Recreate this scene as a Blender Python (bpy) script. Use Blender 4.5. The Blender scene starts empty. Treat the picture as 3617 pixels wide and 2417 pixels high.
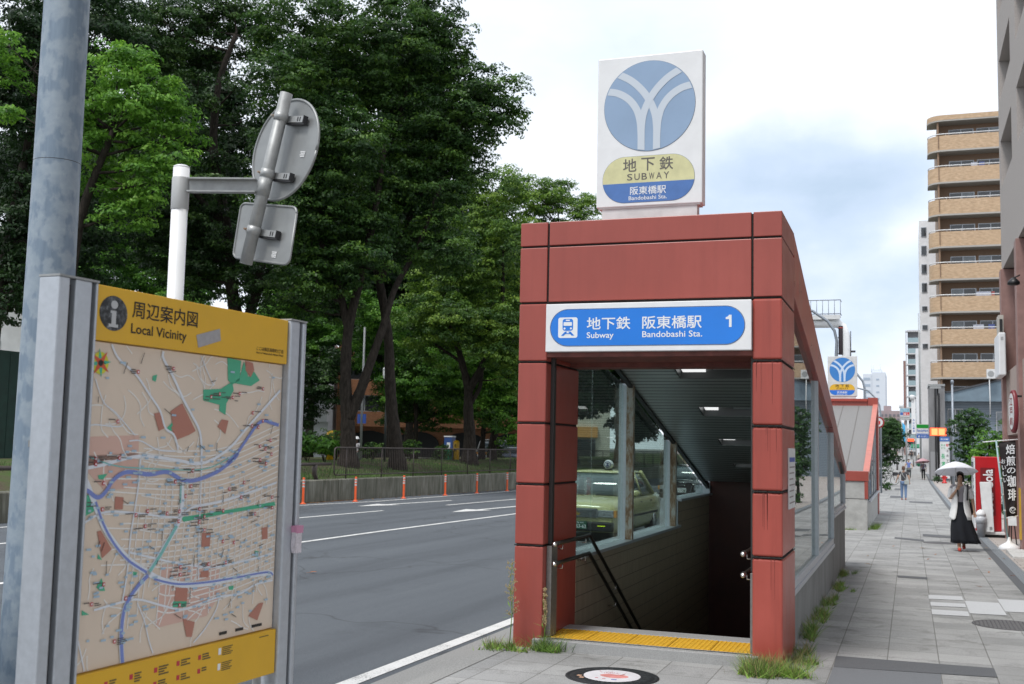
import bpy, bmesh, math, random
import numpy as np
from mathutils import Vector, Matrix

random.seed(7); np.random.seed(7)
scene = bpy.context.scene
COL = scene.collection

# ------------------------------------------------------------------ camera
cam_data = bpy.data.cameras.new('camera')
cam = bpy.data.objects.new('camera', cam_data); COL.objects.link(cam)
LENS_F, ROLL, PITCH, YAW = 3900.0, 0.0212, math.radians(5.3706), math.radians(19.830)
def _ray(x, y):
    c, s = math.cos(ROLL), math.sin(ROLL)
    x, y = c*x - s*y, s*x + c*y
    d = math.cos(PITCH) - y*math.sin(PITCH); z = math.sin(PITCH) + y*math.cos(PITCH)
    c, s = math.cos(YAW), math.sin(YAW)
    return Vector((c*x - s*d, s*x + c*d, z))
_f = _ray(0, 0); _r = _ray(1, 0) - _f; _u = _ray(0, 1) - _f
EYE = Vector((0, 0, 1.75))
cam.matrix_world = Matrix(((_r.x, _u.x, -_f.x, EYE.x), (_r.y, _u.y, -_f.y, EYE.y), (_r.z, _u.z, -_f.z, EYE.z), (0, 0, 0, 1)))
cam_data.sensor_width = 36; cam_data.sensor_fit = 'HORIZONTAL'
cam_data.lens = LENS_F/3617*36
cam_data.clip_start = 0.1; cam_data.clip_end = 4000
cam_data.dof.use_dof = True; cam_data.dof.focus_distance = 10.5; cam_data.dof.aperture_fstop = 5.0
scene.camera = cam

# ------------------------------------------------------------------ world, sun, exposure
SUN_EL, SUN_AZ = math.radians(62), math.radians(203)   # azimuth clockwise from +Y (the street direction)
world = bpy.data.worlds.new('World'); scene.world = world; world.use_nodes = True
wn = world.node_tree; wn.nodes.clear()
def wnode(t, **k):
    n = wn.nodes.new(t)
    for a, b in k.items(): setattr(n, a, b)
    return n
w_out = wnode('ShaderNodeOutputWorld'); w_bg = wnode('ShaderNodeBackground'); w_bg.inputs[1].default_value = 0.10
sky = wnode('ShaderNodeTexSky', sky_type='NISHITA', sun_disc=False); sky.sun_elevation = SUN_EL; sky.sun_rotation = SUN_AZ
sky.air_density = 1.0; sky.dust_density = 2.0
tc = wnode('ShaderNodeTexCoord')
def w_noise(scale, detail, sc=(1, 1, 1), rough=.55):
    mp = wnode('ShaderNodeMapping'); mp.inputs['Scale'].default_value = sc
    wn.links.new(tc.outputs['Generated'], mp.inputs['Vector'])
    n = wnode('ShaderNodeTexNoise'); n.inputs['Scale'].default_value = scale; n.inputs['Detail'].default_value = detail
    n.inputs['Roughness'].default_value = rough
    wn.links.new(mp.outputs['Vector'], n.inputs['Vector']); return n.outputs['Fac']
def w_math(op, a, b=None, clamp=False):
    m = wnode('ShaderNodeMath', operation=op, use_clamp=clamp)
    for i, v in enumerate((a, b)):
        if v is None: continue
        if isinstance(v, (int, float)): m.inputs[i].default_value = v
        else: wn.links.new(v, m.inputs[i])
    return m.outputs[0]
_wn = wnode('ShaderNodeTexNoise'); _wn.inputs['Scale'].default_value = 5; _wn.inputs['Detail'].default_value = 6; wn.links.new(tc.outputs['Generated'], _wn.inputs['Vector'])
_ws = wnode('ShaderNodeVectorMath', operation='MULTIPLY_ADD'); wn.links.new(_wn.outputs['Color'], _ws.inputs[0]); _ws.inputs[1].default_value = (.3, .3, .16); _ws.inputs[2].default_value = (-.15, -.15, -.08)
_wa = wnode('ShaderNodeVectorMath', operation='ADD'); wn.links.new(tc.outputs['Generated'], _wa.inputs[0]); wn.links.new(_ws.outputs[0], _wa.inputs[1]); warp = _wa.outputs[0]
def w_blob(d, k, sz=2.2):
    """a soft grey-blue cloud base around the sky direction d"""
    d = Vector(d).normalized()
    sub = wnode('ShaderNodeVectorMath', operation='SUBTRACT'); wn.links.new(warp, sub.inputs[0]); sub.inputs[1].default_value = d
    mul = wnode('ShaderNodeVectorMath', operation='MULTIPLY'); wn.links.new(sub.outputs[0], mul.inputs[0]); mul.inputs[1].default_value = (1, 1, sz)
    ln = wnode('ShaderNodeVectorMath', operation='LENGTH'); wn.links.new(mul.outputs[0], ln.inputs[0])
    return w_math('SUBTRACT', 1.0, w_math('MULTIPLY', ln.outputs['Value'], k), clamp=True)
big = w_noise(3.2, 7, (1, 1, 2.6)); fine = w_noise(9, 6, (1, 1, 2.0))
def skydir(u, v): return _ray((u-1808.5)/LENS_F, -(v-1208.5)/LENS_F)
b1 = w_blob(skydir(2900, 640), 6.5, 2.4); b4 = w_blob(skydir(1950, 130), 5.5, 2.0); b5 = w_blob(skydir(2600, 880), 7.5, 3.2); b2 = w_blob(skydir(2650, 1010), 5.0, 3.0); b3 = w_blob(skydir(3120, 1120), 5.5, 2.6)
blob = w_math('ADD', w_math('MULTIPLY', b1, .85), w_math('MULTIPLY', w_math('MAXIMUM', w_math('MAXIMUM', b2, b5), w_math('MAXIMUM', b3, w_math('MULTIPLY', b4, .45))), .6))
nz = w_math('MULTIPLY', w_math('SUBTRACT', w_math('ADD', w_math('MULTIPLY', big, .7), w_math('MULTIPLY', fine, .3)), .5), 2.4)
cl = w_math('ADD', w_math('MULTIPLY', blob, w_math('ADD', .85, nz)), w_math('MULTIPLY', nz, .16), clamp=True)
w_ramp = wnode('ShaderNodeValToRGB'); wn.links.new(cl, w_ramp.inputs['Fac'])
e = w_ramp.color_ramp.elements
e[0].position = 0.02; e[0].color = (9.7, 10.3, 11.2, 1)
e[1].position = 0.85; e[1].color = (4.9, 6.25, 7.9, 1)
m_ = w_ramp.color_ramp.elements.new(0.40); m_.color = (6.6, 7.8, 9.6, 1)
w_mix = wnode('ShaderNodeMixRGB'); w_mix.inputs['Fac'].default_value = 0.93
wn.links.new(sky.outputs[0], w_mix.inputs[1]); wn.links.new(w_ramp.outputs[0], w_mix.inputs[2])
wn.links.new(w_mix.outputs[0], w_bg.inputs[0]); wn.links.new(w_bg.outputs[0], w_out.inputs[0])

sun_data = bpy.data.lights.new('sun', 'SUN'); sun = bpy.data.objects.new('sun', sun_data); COL.objects.link(sun)
sun_data.energy = 2.3; sun_data.angle = math.radians(14); sun_data.color = (1, .97, .93)
_sd = Vector((math.sin(SUN_AZ)*math.cos(SUN_EL), math.cos(SUN_AZ)*math.cos(SUN_EL), math.sin(SUN_EL)))
sun.rotation_euler = _sd.to_track_quat('Z', 'Y').to_euler()
scene.view_settings.view_transform = 'Standard'; scene.view_settings.look = 'None'
scene.view_settings.exposure = 0.2; scene.view_settings.gamma = 1.0
scene.render.engine = 'CYCLES'
scene.cycles.max_bounces = 8; scene.cycles.transparent_max_bounces = 16
scene.cycles.use_denoising = True

# ------------------------------------------------------------------ helpers
def tag(o, label=None, cat=None, group=None, kind=None):
    if label: o['label'] = label
    if cat: o['category'] = cat
    if group: o['group'] = group
    if kind: o['kind'] = kind
    return o
def thing(name, label, cat, loc=(0, 0, 0), group=None):
    o = bpy.data.objects.new(name, None); COL.objects.link(o); o.location = loc; o.empty_display_size = .1
    return tag(o, label, cat, group)
def origin(p):
    v = Vector((0, 0, 0))
    while p is not None:
        v = v + Vector(p.location); p = p.parent
    return v
def link_mesh(name, verts, faces, mats, parent=None, mi=None, smooth=False, org=None):
    me = bpy.data.meshes.new(name)
    o_ = origin(parent) if org is None else Vector(org)
    me.from_pydata([(v[0]-o_.x, v[1]-o_.y, v[2]-o_.z) for v in verts], [], faces)
    if not isinstance(mats, (list, tuple)): mats = [mats]
    for m in mats: me.materials.append(m)
    if mi is not None: me.polygons.foreach_set('material_index', mi)
    if smooth is True: me.polygons.foreach_set('use_smooth', [True]*len(faces))
    elif smooth: me.polygons.foreach_set('use_smooth', smooth)
    me.update()
    ob = bpy.data.objects.new(name, me); COL.objects.link(ob)
    if parent is not None: ob.parent = parent
    elif org is not None: ob.location = org
    return ob
class MB:
    """collects shapes (world coordinates) and links them as ONE mesh object"""
    def __init__(s): s.v = []; s.f = []; s.mi = []; s.sm = []
    def add(s, vs, fs, mi=0, sm=False):
        n = len(s.v); s.v += [tuple(v) for v in vs]; s.f += [tuple(i+n for i in f) for f in fs]
        s.mi += [mi]*len(fs); s.sm += [sm]*len(fs); return s
    def box(s, x0, x1, y0, y1, z0, z1, mi=0):
        vs = [(x, y, z) for x in (x0, x1) for y in (y0, y1) for z in (z0, z1)]
        return s.add(vs, [(0, 1, 3, 2), (4, 6, 7, 5), (0, 4, 5, 1), (2, 3, 7, 6), (0, 2, 6, 4), (1, 5, 7, 3)], mi)
    def obox(s, c, ax, ay, az, hx, hy, hz, mi=0):
        c = Vector(c); ax, ay, az = Vector(ax)*hx, Vector(ay)*hy, Vector(az)*hz
        vs = [c + ax*i + ay*j + az*k for i in (-1, 1) for j in (-1, 1) for k in (-1, 1)]
        return s.add(vs, [(0, 1, 3, 2), (4, 6, 7, 5), (0, 4, 5, 1), (2, 3, 7, 6), (0, 2, 6, 4), (1, 5, 7, 3)], mi)
    def prism(s, pts, d, mi=0, sm=False):
        """polygon pts swept by the vector d"""
        n = len(pts); d = Vector(d); vs = [Vector(p) for p in pts] + [Vector(p) + d for p in pts]
        s.add(vs, [tuple(range(n))[::-1], tuple(range(n, 2*n))], mi)
        base = len(s.v) - 2*n
        for i in range(n):
            j = (i+1) % n; s.f.append((base+i, base+j, base+n+j, base+n+i)); s.mi.append(mi); s.sm.append(sm)
        return s
    def poly(s, pts, mi=0): return s.add(pts, [tuple(range(len(pts)))], mi)
    def tube(s, pts, r, n=10, mi=0, caps=True, sm=True):
        pts = [Vector(p) for p in pts]; m = len(pts)
        rs = r if isinstance(r, (list, tuple)) else [r]*m
        vs = []; prev = None
        for i, p in enumerate(pts):
            t = (pts[min(i+1, m-1)] - pts[max(i-1, 0)]).normalized()
            if prev is None:
                a = Vector((0, 0, 1)) if abs(t.z) < .9 else Vector((1, 0, 0))
                u = t.cross(a).normalized()
            else:
                u = (prev - t*prev.dot(t)).normalized()
            prev = u; w = t.cross(u)
            for k in range(n):
                an = 2*math.pi*k/n; vs.append(p + (u*math.cos(an) + w*math.sin(an))*rs[i])
        fs = [(i*n+k, i*n+(k+1) % n, (i+1)*n+(k+1) % n, (i+1)*n+k) for i in range(m-1) for k in range(n)]
        s.add(vs, fs, mi, sm)
        if caps:
            b = len(s.v) - m*n
            s.f += [tuple(b+k for k in range(n))[::-1], tuple(b+(m-1)*n+k for k in range(n))]; s.mi += [mi]*2; s.sm += [False]*2
        return s
    def lathe(s, prof, c, n=24, mi=0, ax=(0, 0, 1), sm=True, sx=1, sy=1, closed=True):
        """profile [(radius, height)] turned about the axis ax through c"""
        ax = Vector(ax).normalized(); a = Vector((0, 0, 1)) if abs(ax.z) < .9 else Vector((0, 1, 0))
        u = a.cross(ax).normalized(); w = ax.cross(u); c = Vector(c); m = len(prof); vs = []
        for (r, h) in prof:
            for k in range(n):
                an = 2*math.pi*k/n; vs.append(c + ax*h + u*(r*sx*math.cos(an)) + w*(r*sy*math.sin(an)))
        fs = [(i*n+k, i*n+(k+1) % n, (i+1)*n+(k+1) % n, (i+1)*n+k) for i in range(m-1) for k in range(n)]
        s.add(vs, fs, mi, sm)
        if closed:
            b = len(s.v) - m*n
            s.f += [tuple(b+k for k in range(n))[::-1], tuple(b+(m-1)*n+k for k in range(n))]; s.mi += [mi]*2; s.sm += [False]*2
        return s
    def loft(s, rings, mi=0, sm=True, caps=True):
        n = len(rings[0]); m = len(rings); vs = [p for r in rings for p in r]
        fs = [(i*n+k, i*n+(k+1) % n, (i+1)*n+(k+1) % n, (i+1)*n+k) for i in range(m-1) for k in range(n)]
        s.add(vs, fs, mi, sm)
        if caps:
            b = len(s.v) - m*n
            s.f += [tuple(b+k for k in range(n))[::-1], tuple(b+(m-1)*n+k for k in range(n))]; s.mi += [mi]*2; s.sm += [False]*2
        return s
    def grid(s, P, mi=0, sm=True):
        """P: 2D list of points"""
        m, n = len(P), len(P[0])
        s.add([p for r in P for p in r], [(i*n+j, i*n+j+1, (i+1)*n+j+1, (i+1)*n+j) for i in range(m-1) for j in range(n-1)], mi, sm); return s
    def build(s, name, mats, parent=None, org=None, bevel=0, seg=2):
        if org is None and parent is None and s.v:
            xs = np.array(s.v); org = (float(xs[:, 0].mean()), float(xs[:, 1].mean()), float(xs[:, 2].min()))
        ob = link_mesh(name, s.v, s.f, mats, parent, s.mi, s.sm, org)
        bm = bmesh.new(); bm.from_mesh(ob.data); bmesh.ops.recalc_face_normals(bm, faces=bm.faces); bm.to_mesh(ob.data); bm.free()
        if bevel:
            b = ob.modifiers.new('edge', 'BEVEL'); b.width = bevel; b.segments = seg; b.limit_method = 'ANGLE'; b.angle_limit = math.radians(40)
        return ob
def pieces(mb, name, mats, parent=None, **k):
    """every separate solid of mb becomes an object of its own"""
    p = list(range(len(mb.v)))
    def find(i):
        while p[i] != i: p[i] = p[p[i]]; i = p[i]
        return i
    for f in mb.f:
        r = find(f[0])
        for i in f[1:]: p[find(i)] = r
    groups = {}
    for i, f in enumerate(mb.f): groups.setdefault(find(f[0]), []).append(i)
    out = []
    for fs in groups.values():
        q = MB(); m = {}
        for i in fs:
            for v in mb.f[i]:
                if v not in m: m[v] = len(q.v); q.v.append(mb.v[v])
            q.f.append(tuple(m[v] for v in mb.f[i])); q.mi.append(mb.mi[i]); q.sm.append(mb.sm[i])
        out.append(q.build(name, mats, parent, **k))
    return out
def copy_tree(o, parent=None):
    c = o.copy(); COL.objects.link(c)
    if parent is not None: c.parent = parent
    for ch in list(o.children): copy_tree(ch, c)
    return c

# ------------------------------------------------------------------ materials
MATS = {}
def mat(name, col, rough=.6, metal=0.0, nscale=0, namt=.25, bump=0, bscale=None, spec=.5, emit=None, estr=0, stretch=None, trans=0, coat=0, world_tex=True):
    """principled material whose colour is broken up by procedural noise"""
    if name in MATS: return MATS[name]
    m = bpy.data.materials.new(name); m.use_nodes = True; nt = m.node_tree; b = nt.nodes['Principled BSDF']
    b.inputs['Base Color'].default_value = (*col, 1); b.inputs['Roughness'].default_value = rough; b.inputs['Metallic'].default_value = metal
    b.inputs['Specular IOR Level'].default_value = spec
    if coat: b.inputs['Coat Weight'].default_value = coat; b.inputs['Coat Roughness'].default_value = .08
    if trans: b.inputs['Transmission Weight'].default_value = trans
    if emit: b.inputs['Emission Color'].default_value = (*emit, 1); b.inputs['Emission Strength'].default_value = estr
    if nscale or bump:
        t = nt.nodes.new('ShaderNodeTexCoord'); mp = nt.nodes.new('ShaderNodeMapping')
        nt.links.new(t.outputs['Object'], mp.inputs['Vector'])
        if stretch: mp.inputs['Scale'].default_value = stretch
    if nscale:
        n = nt.nodes.new('ShaderNodeTexNoise'); n.inputs['Scale'].default_value = nscale; n.inputs['Detail'].default_value = 6; n.inputs['Roughness'].default_value = .6
        nt.links.new(mp.outputs['Vector'], n.inputs['Vector'])
        r = nt.nodes.new('ShaderNodeValToRGB'); nt.links.new(n.outputs['Fac'], r.inputs['Fac'])
        r.color_ramp.elements[0].position = .3; r.color_ramp.elements[1].position = .7
        r.color_ramp.elements[0].color = (*[c*(1-namt) for c in col], 1); r.color_ramp.elements[1].color = (*[min(1, c*(1+namt)) for c in col], 1)
        nt.links.new(r.outputs[0], b.inputs['Base Color'])
        rr = nt.nodes.new('ShaderNodeMapRange'); nt.links.new(n.outputs['Fac'], rr.inputs[0]); rr.inputs[3].default_value = max(0, rough-.08); rr.inputs[4].default_value = min(1, rough+.08)
        nt.links.new(rr.outputs[0], b.inputs['Roughness'])
    if bump:
        n2 = nt.nodes.new('ShaderNodeTexNoise'); n2.inputs['Scale'].default_value = bscale or nscale*3; n2.inputs['Detail'].default_value = 5
        nt.links.new(mp.outputs['Vector'], n2.inputs['Vector'])
        bp = nt.nodes.new('ShaderNodeBump'); bp.inputs['Strength'].default_value = bump; bp.inputs['Distance'].default_value = .02
        nt.links.new(n2.outputs['Fac'], bp.inputs['Height']); nt.links.new(bp.outputs[0], b.inputs['Normal'])
    MATS[name] = m; return m
class NT:
    """small node-building helper"""
    def __init__(s, name):
        s.m = bpy.data.materials.new(name); s.m.use_nodes = True; s.t = s.m.node_tree; s.b = s.t.nodes['Principled BSDF']; MATS[name] = s.m
        s.tc = s.n('ShaderNodeTexCoord')
    def n(s, t, **k):
        x = s.t.nodes.new(t)
        for a, b in k.items(): setattr(x, a, b)
        return x
    def put(s, sock, v):
        if isinstance(v, bpy.types.NodeSocket): s.t.links.new(v, sock)
        else: sock.default_value = v
    def math(s, op, a, b=0, clamp=False):
        x = s.n('ShaderNodeMath', operation=op, use_clamp=clamp); s.put(x.inputs[0], a); s.put(x.inputs[1], b); return x.outputs[0]
    def map(s, scale=(1, 1, 1), loc=(0, 0, 0), src='Object', rot=(0, 0, 0)):
        x = s.n('ShaderNodeMapping'); s.t.links.new(s.tc.outputs[src], x.inputs[0]); x.inputs['Scale'].default_value = scale; x.inputs['Location'].default_value = loc; x.inputs['Rotation'].default_value = rot; return x.outputs[0]
    def noise(s, vec, scale, detail=5, rough=.6):
        x = s.n('ShaderNodeTexNoise'); s.put(x.inputs['Vector'], vec); x.inputs['Scale'].default_value = scale; x.inputs['Detail'].default_value = detail; x.inputs['Roughness'].default_value = rough; return x.outputs['Fac']
    def ramp(s, f, stops):
        x = s.n('ShaderNodeValToRGB'); s.put(x.inputs[0], f); el = x.color_ramp.elements
        el[0].position, el[0].color = stops[0][0], (*stops[0][1], 1); el[1].position, el[1].color = stops[-1][0], (*stops[-1][1], 1)
        for p, c in stops[1:-1]: q = el.new(p); q.color = (*c, 1)
        return x.outputs[0]
    def mix(s, f, a, b, mode='MIX'):
        x = s.n('ShaderNodeMixRGB', blend_type=mode)
        for i, v in zip((0, 1, 2), (f, a, b)):
            if isinstance(v, tuple) and len(v) == 3: v = (*v, 1)
            s.put(x.inputs[i], v)
        return x.outputs[0]
    def bump(s, h, st=.3, d=.01):
        x = s.n('ShaderNodeBump'); x.inputs['Strength'].default_value = st; x.inputs['Distance'].default_value = d; s.put(x.inputs['Height'], h); s.t.links.new(x.outputs[0], s.b.inputs['Normal'])
    def set(s, **k):
        for a, v in k.items():
            if isinstance(v, tuple) and len(v) == 3: v = (*v, 1)
            s.put(s.b.inputs[a.replace('_', ' ')], v)
        return s.m
def glass_mat(name, tint=(.75, .85, .82), rough=.0, haze=.04):
    """window pane: clear with Fresnel reflections and a film of dust"""
    m = bpy.data.materials.new(name); m.use_nodes = True; nt = m.node_tree; nt.nodes.clear(); MATS[name] = m
    out = nt.nodes.new('ShaderNodeOutputMaterial'); tr = nt.nodes.new('ShaderNodeBsdfTransparent'); gl = nt.nodes.new('ShaderNodeBsdfGlossy'); fr = nt.nodes.new('ShaderNodeFresnel'); mx = nt.nodes.new('ShaderNodeMixShader')
    df = nt.nodes.new('ShaderNodeBsdfDiffuse'); mx2 = nt.nodes.new('ShaderNodeMixShader'); mx2.inputs[0].default_value = haze
    df.inputs[0].default_value = (.55, .58, .57, 1)
    tr.inputs[0].default_value = (*tint, 1); gl.inputs['Roughness'].default_value = rough; fr.inputs[0].default_value = 1.5
    nt.links.new(tr.outputs[0], mx2.inputs[1]); nt.links.new(df.outputs[0], mx2.inputs[2])
    ge = nt.nodes.new('ShaderNodeNewGeometry'); mr = nt.nodes.new('ShaderNodeMapRange'); mr.inputs[3].default_value = 1.5; mr.inputs[4].default_value = 1/1.5
    nt.links.new(ge.outputs['Backfacing'], mr.inputs[0]); nt.links.new(mr.outputs[0], fr.inputs[0])
    nt.links.new(fr.outputs[0], mx.inputs[0]); nt.links.new(mx2.outputs[0], mx.inputs[1]); nt.links.new(gl.outputs[0], mx.inputs[2]); nt.links.new(mx.outputs[0], out.inputs[0]); return m

# ------------------------------------------------------------------ lettering
def txt(name, s, m, parent, O, ex, ez, box, off=.002, bold=0.0, thick=.0015, rot=0):
    """lettering s stretched into box=(u0,u1,v0,v1) of the plane O + ex*u + ez*v, standing off along ex x ez"""
    cu = bpy.data.curves.new('lettering', 'FONT'); cu.body = s; cu.size = 1; cu.resolution_u = 3
    ob = bpy.data.objects.new('lettering_curve', cu); COL.objects.link(ob)
    me = bpy.data.meshes.new_from_object(ob.evaluated_get(bpy.context.evaluated_depsgraph_get()))
    bpy.data.objects.remove(ob); 
    n = len(me.vertices); co = np.empty(n*3, 'f'); me.vertices.foreach_get('co', co); co = co.reshape(-1, 3)[:, :2]
    if rot: co = np.stack([-co[:, 1], co[:, 0]], 1) if rot == 1 else np.stack([co[:, 1], -co[:, 0]], 1)
    lo, hi = co.min(0), co.max(0); u0, u1, v0, v1 = box
    uv = (co-lo)/np.maximum(hi-lo, 1e-6)*np.array([u1-u0, v1-v0]) + np.array([u0, v0])
    O, ex, ez = Vector(O), Vector(ex), Vector(ez); nn = ex.cross(ez).normalized()
    org = origin(parent)
    B = np.array(O + nn*off - org); P = B + np.outer(uv[:, 0], np.array(ex)) + np.outer(uv[:, 1], np.array(ez))
    fs = [tuple(p.vertices) for p in me.polygons]; bpy.data.meshes.remove(me); V, Fc = [], []
    k_ = bold*.8*(v1-v0)*np.array(ez); h_ = bold*.8*(v1-v0)*np.array(ex); nv = np.array(nn)
    for q, sh in enumerate(((0*h_,) if not bold else (0*h_, h_, -h_, k_, -k_, (h_+k_)*.7, (h_-k_)*.7, (k_-h_)*.7, (-h_-k_)*.7))):   # heavier strokes: shifted layers
        Fc += [tuple(i+len(V)*1 for i in f) for f in fs]; V += (P+sh+nv*.00006*q).tolist()
    me = bpy.data.meshes.new(name); me.from_pydata(V, [], Fc); me.materials.append(m); me.update()
    o = bpy.data.objects.new(name, me); COL.objects.link(o); o.parent = parent
    return o
def pill(O, ex, ez, u0, u1, v0, v1, r, off, n=12):
    """rounded rectangle outline in a plane"""
    O, ex, ez = Vector(O), Vector(ex), Vector(ez); nn = ex.cross(ez).normalized(); pts = []
    for (cx, cy, a0) in ((u1-r, v1-r, 0), (u0+r, v1-r, 90), (u0+r, v0+r, 180), (u1-r, v0+r, 270)):
        for k in range(n+1):
            a = math.radians(a0 + 90*k/n); pts.append(O + ex*(cx + r*math.cos(a)) + ez*(cy + r*math.sin(a)) + nn*off)
    return pts
def P_(y): return float(np.interp(y, [-20, 6, 50, 90, 160, 240, 600], [0, 0, -.40, -.45, .3, 1.9, 2.4]))
def G(x, y):
    """street level"""
    t = min(1, max(0, (x+10)/6)); return P_(y)*(.3 + .7*t)
# ------------------------------------------------------------------ shared materials
STEEL = mat('stainless_steel', (.55, .55, .54), .28, 1.0, 40, .12)
ALU = mat('anodised_aluminium', (.46, .49, .53), .38, .45, 30, .08)
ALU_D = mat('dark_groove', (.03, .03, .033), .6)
GALV = mat('galvanised_grey', (.33, .34, .34), .5, .35, 14, .18)
WHITE = mat('white_paint', (.78, .79, .80), .4, 0, 5, .05)
WHITE_D = mat('weathered_white', (.62, .63, .63), .55, 0, 6, .12)
BLACK = mat('black_paint', (.012, .012, .013), .45)
INK = mat('black_ink', (.02, .018, .015), .6)
RUBBER = mat('black_rubber', (.018, .018, .018), .8)
RED = mat('red_plastic', (.55, .02, .02), .35)
CONC = mat('concrete', (.34, .33, .31), .85, 0, 3, .22, .35, 40)
_t = NT('rusty_steel'); RUST = _t.set(Base_Color=_t.ramp(_t.noise(_t.map((1, 1, .35)), 13, 6, .7), [(.36, (.14, .07, .035)), (.47, (.26, .18, .12)), (.56, (.36, .34, .31)), (.8, (.42, .41, .39))]), Roughness=.8)
BLUE_S = mat('sign_blue', (.012, .20, .72), .3, 0, 2, .06)
LETTER_W = mat('white_lettering', (.80, .82, .84), .5)
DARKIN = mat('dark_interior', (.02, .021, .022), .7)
GLASS = glass_mat('window_glass')
DGLASS = mat('dark_window_glass', (.03, .035, .04), .06, 0, 0, spec=.8)
PGLASS = mat('pale_window_glass', (.16, .19, .21), .08, 0, 3, .3, spec=.8)

# washed-stone paving, in 0.425 m slabs
t = NT('paving_slabs'); v = t.map()
br = t.n('ShaderNodeTexBrick', offset=0.0, squash=1.0); t.put(br.inputs['Vector'], t.map(loc=(.63, .08, 0)))
br.inputs['Scale'].default_value = 1; br.inputs['Mortar Size'].default_value = .0055; br.inputs['Mortar Smooth'].default_value = .3
br.inputs['Brick Width'].default_value = .425; br.inputs['Row Height'].default_value = .425; br.inputs['Bias'].default_value = 0
br.inputs['Color1'].default_value = (.285, .287, .285, 1); br.inputs['Color2'].default_value = (.37, .371, .367, 1); br.inputs['Mortar'].default_value = (.19, .187, .18, 1)
sp = t.ramp(t.noise(v, 160, 2), [(.3, (.62, .62, .62)), (.5, (1, 1, 1)), (.72, (1.3, 1.29, 1.26))])
lg = t.ramp(t.noise(v, .9, 6), [(.3, (.78, .78, .77)), (.7, (1.12, 1.12, 1.12))])
st_ = t.ramp(t.noise(v, 2.6, 7, .7), [(.32, (.62, .62, .60)), (.46, (1, 1, 1)), (.9, (1, 1, 1))]); gum = t.ramp(t.noise(v, 16, 1), [(.17, (.6, .6, .6)), (.22, (1, 1, 1))])
c = t.mix(1, t.mix(1, t.mix(1, t.mix(1, br.outputs['Color'], sp, 'MULTIPLY'), lg, 'MULTIPLY'), st_, 'MULTIPLY'), gum, 'MULTIPLY')
t.set(Base_Color=c, Roughness=.85, Specular_IOR_Level=.3); t.bump(t.math('ADD', t.math('MULTIPLY', br.outputs['Fac'], -1.2), t.math('MULTIPLY', t.noise(v, 140, 2), .6)), .5, .004)
PAVE = t.m
t = NT('asphalt'); v = t.map()
c = t.mix(1, t.ramp(t.noise(v, 220, 2), [(.3, (.056, .065, .076)), (.5, (.088, .099, .112)), (.7, (.16, .172, .186))]), t.ramp(t.noise(t.map((1.1, .05, 1)), 1.3, 6), [(.3, (.74, .74, .75)), (.5, (1, 1, 1)), (.7, (1.14, 1.14, 1.13))]), 'MULTIPLY')
ck = t.n('ShaderNodeTexVoronoi', feature='DISTANCE_TO_EDGE'); wv = t.n('ShaderNodeVectorMath', operation='ADD'); nz_ = t.n('ShaderNodeTexNoise'); nz_.inputs['Scale'].default_value = 1.2; t.put(nz_.inputs['Vector'], v); t.t.links.new(v, wv.inputs[0]); t.t.links.new(nz_.outputs['Color'], wv.inputs[1]); t.put(ck.inputs['Vector'], wv.outputs[0]); ck.inputs['Scale'].default_value = .22
c = t.mix(t.math('MULTIPLY', t.ramp(ck.outputs['Distance'], [(.0, (1, 1, 1)), (.006, (0, 0, 0))]), .55), c, (.03, .03, .032)); c = t.mix(t.ramp(t.noise(v, .8, 4), [(.62, (0, 0, 0)), (.74, (.45, .45, .45))]), c, (.06, .066, .074))
t.set(Base_Color=c, Roughness=.85, Specular_IOR_Level=.3); t.bump(t.noise(v, 180, 3), .4, .006); ASPH = t.m
t = NT('worn_road_paint'); v = t.map()
c = t.ramp(t.math('ADD', t.math('MULTIPLY', t.noise(v, 60, 3), .6), t.math('MULTIPLY', t.noise(v, 3, 5), .4)), [(.36, (.16, .16, .165)), (.45, (.62, .62, .6)), (.7, (.74, .74, .73))])
t.set(Base_Color=c, Roughness=.7); PAINT = t.m
GUTTER = mat('gutter_concrete', (.27, .27, .26), .9, 0, 90, .3, .3, 120)
t = NT('patched_asphalt'); v = t.map()
c = t.ramp(t.noise(v, 200, 2), [(.3, (.07, .074, .08)), (.7, (.135, .14, .148))]); t.set(Base_Color=c, Roughness=.9); PATCH = t.m
SLAB_W = mat('pale_new_slab', (.50, .51, .52), .85, 0, 120, .18, .2, 150)
t = NT('park_ground'); v = t.map()
c = t.mix(t.ramp(t.noise(v, .55, 6), [(.40, (0, 0, 0)), (.6, (1, 1, 1))]), t.ramp(t.noise(v, 40, 3), [(.3, (.05, .042, .03)), (.7, (.13, .105, .075))]), t.ramp(t.noise(v, 30, 4), [(.3, (.035, .07, .018)), (.7, (.085, .15, .035))]))
t.set(Base_Color=c, Roughness=.95, Specular_IOR_Level=.1); t.bump(t.noise(v, 12, 5), .8, .08); LAWN = t.m
SOIL = mat('far_ground', (.16, .155, .14), .95, 0, .5, .25)

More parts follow.
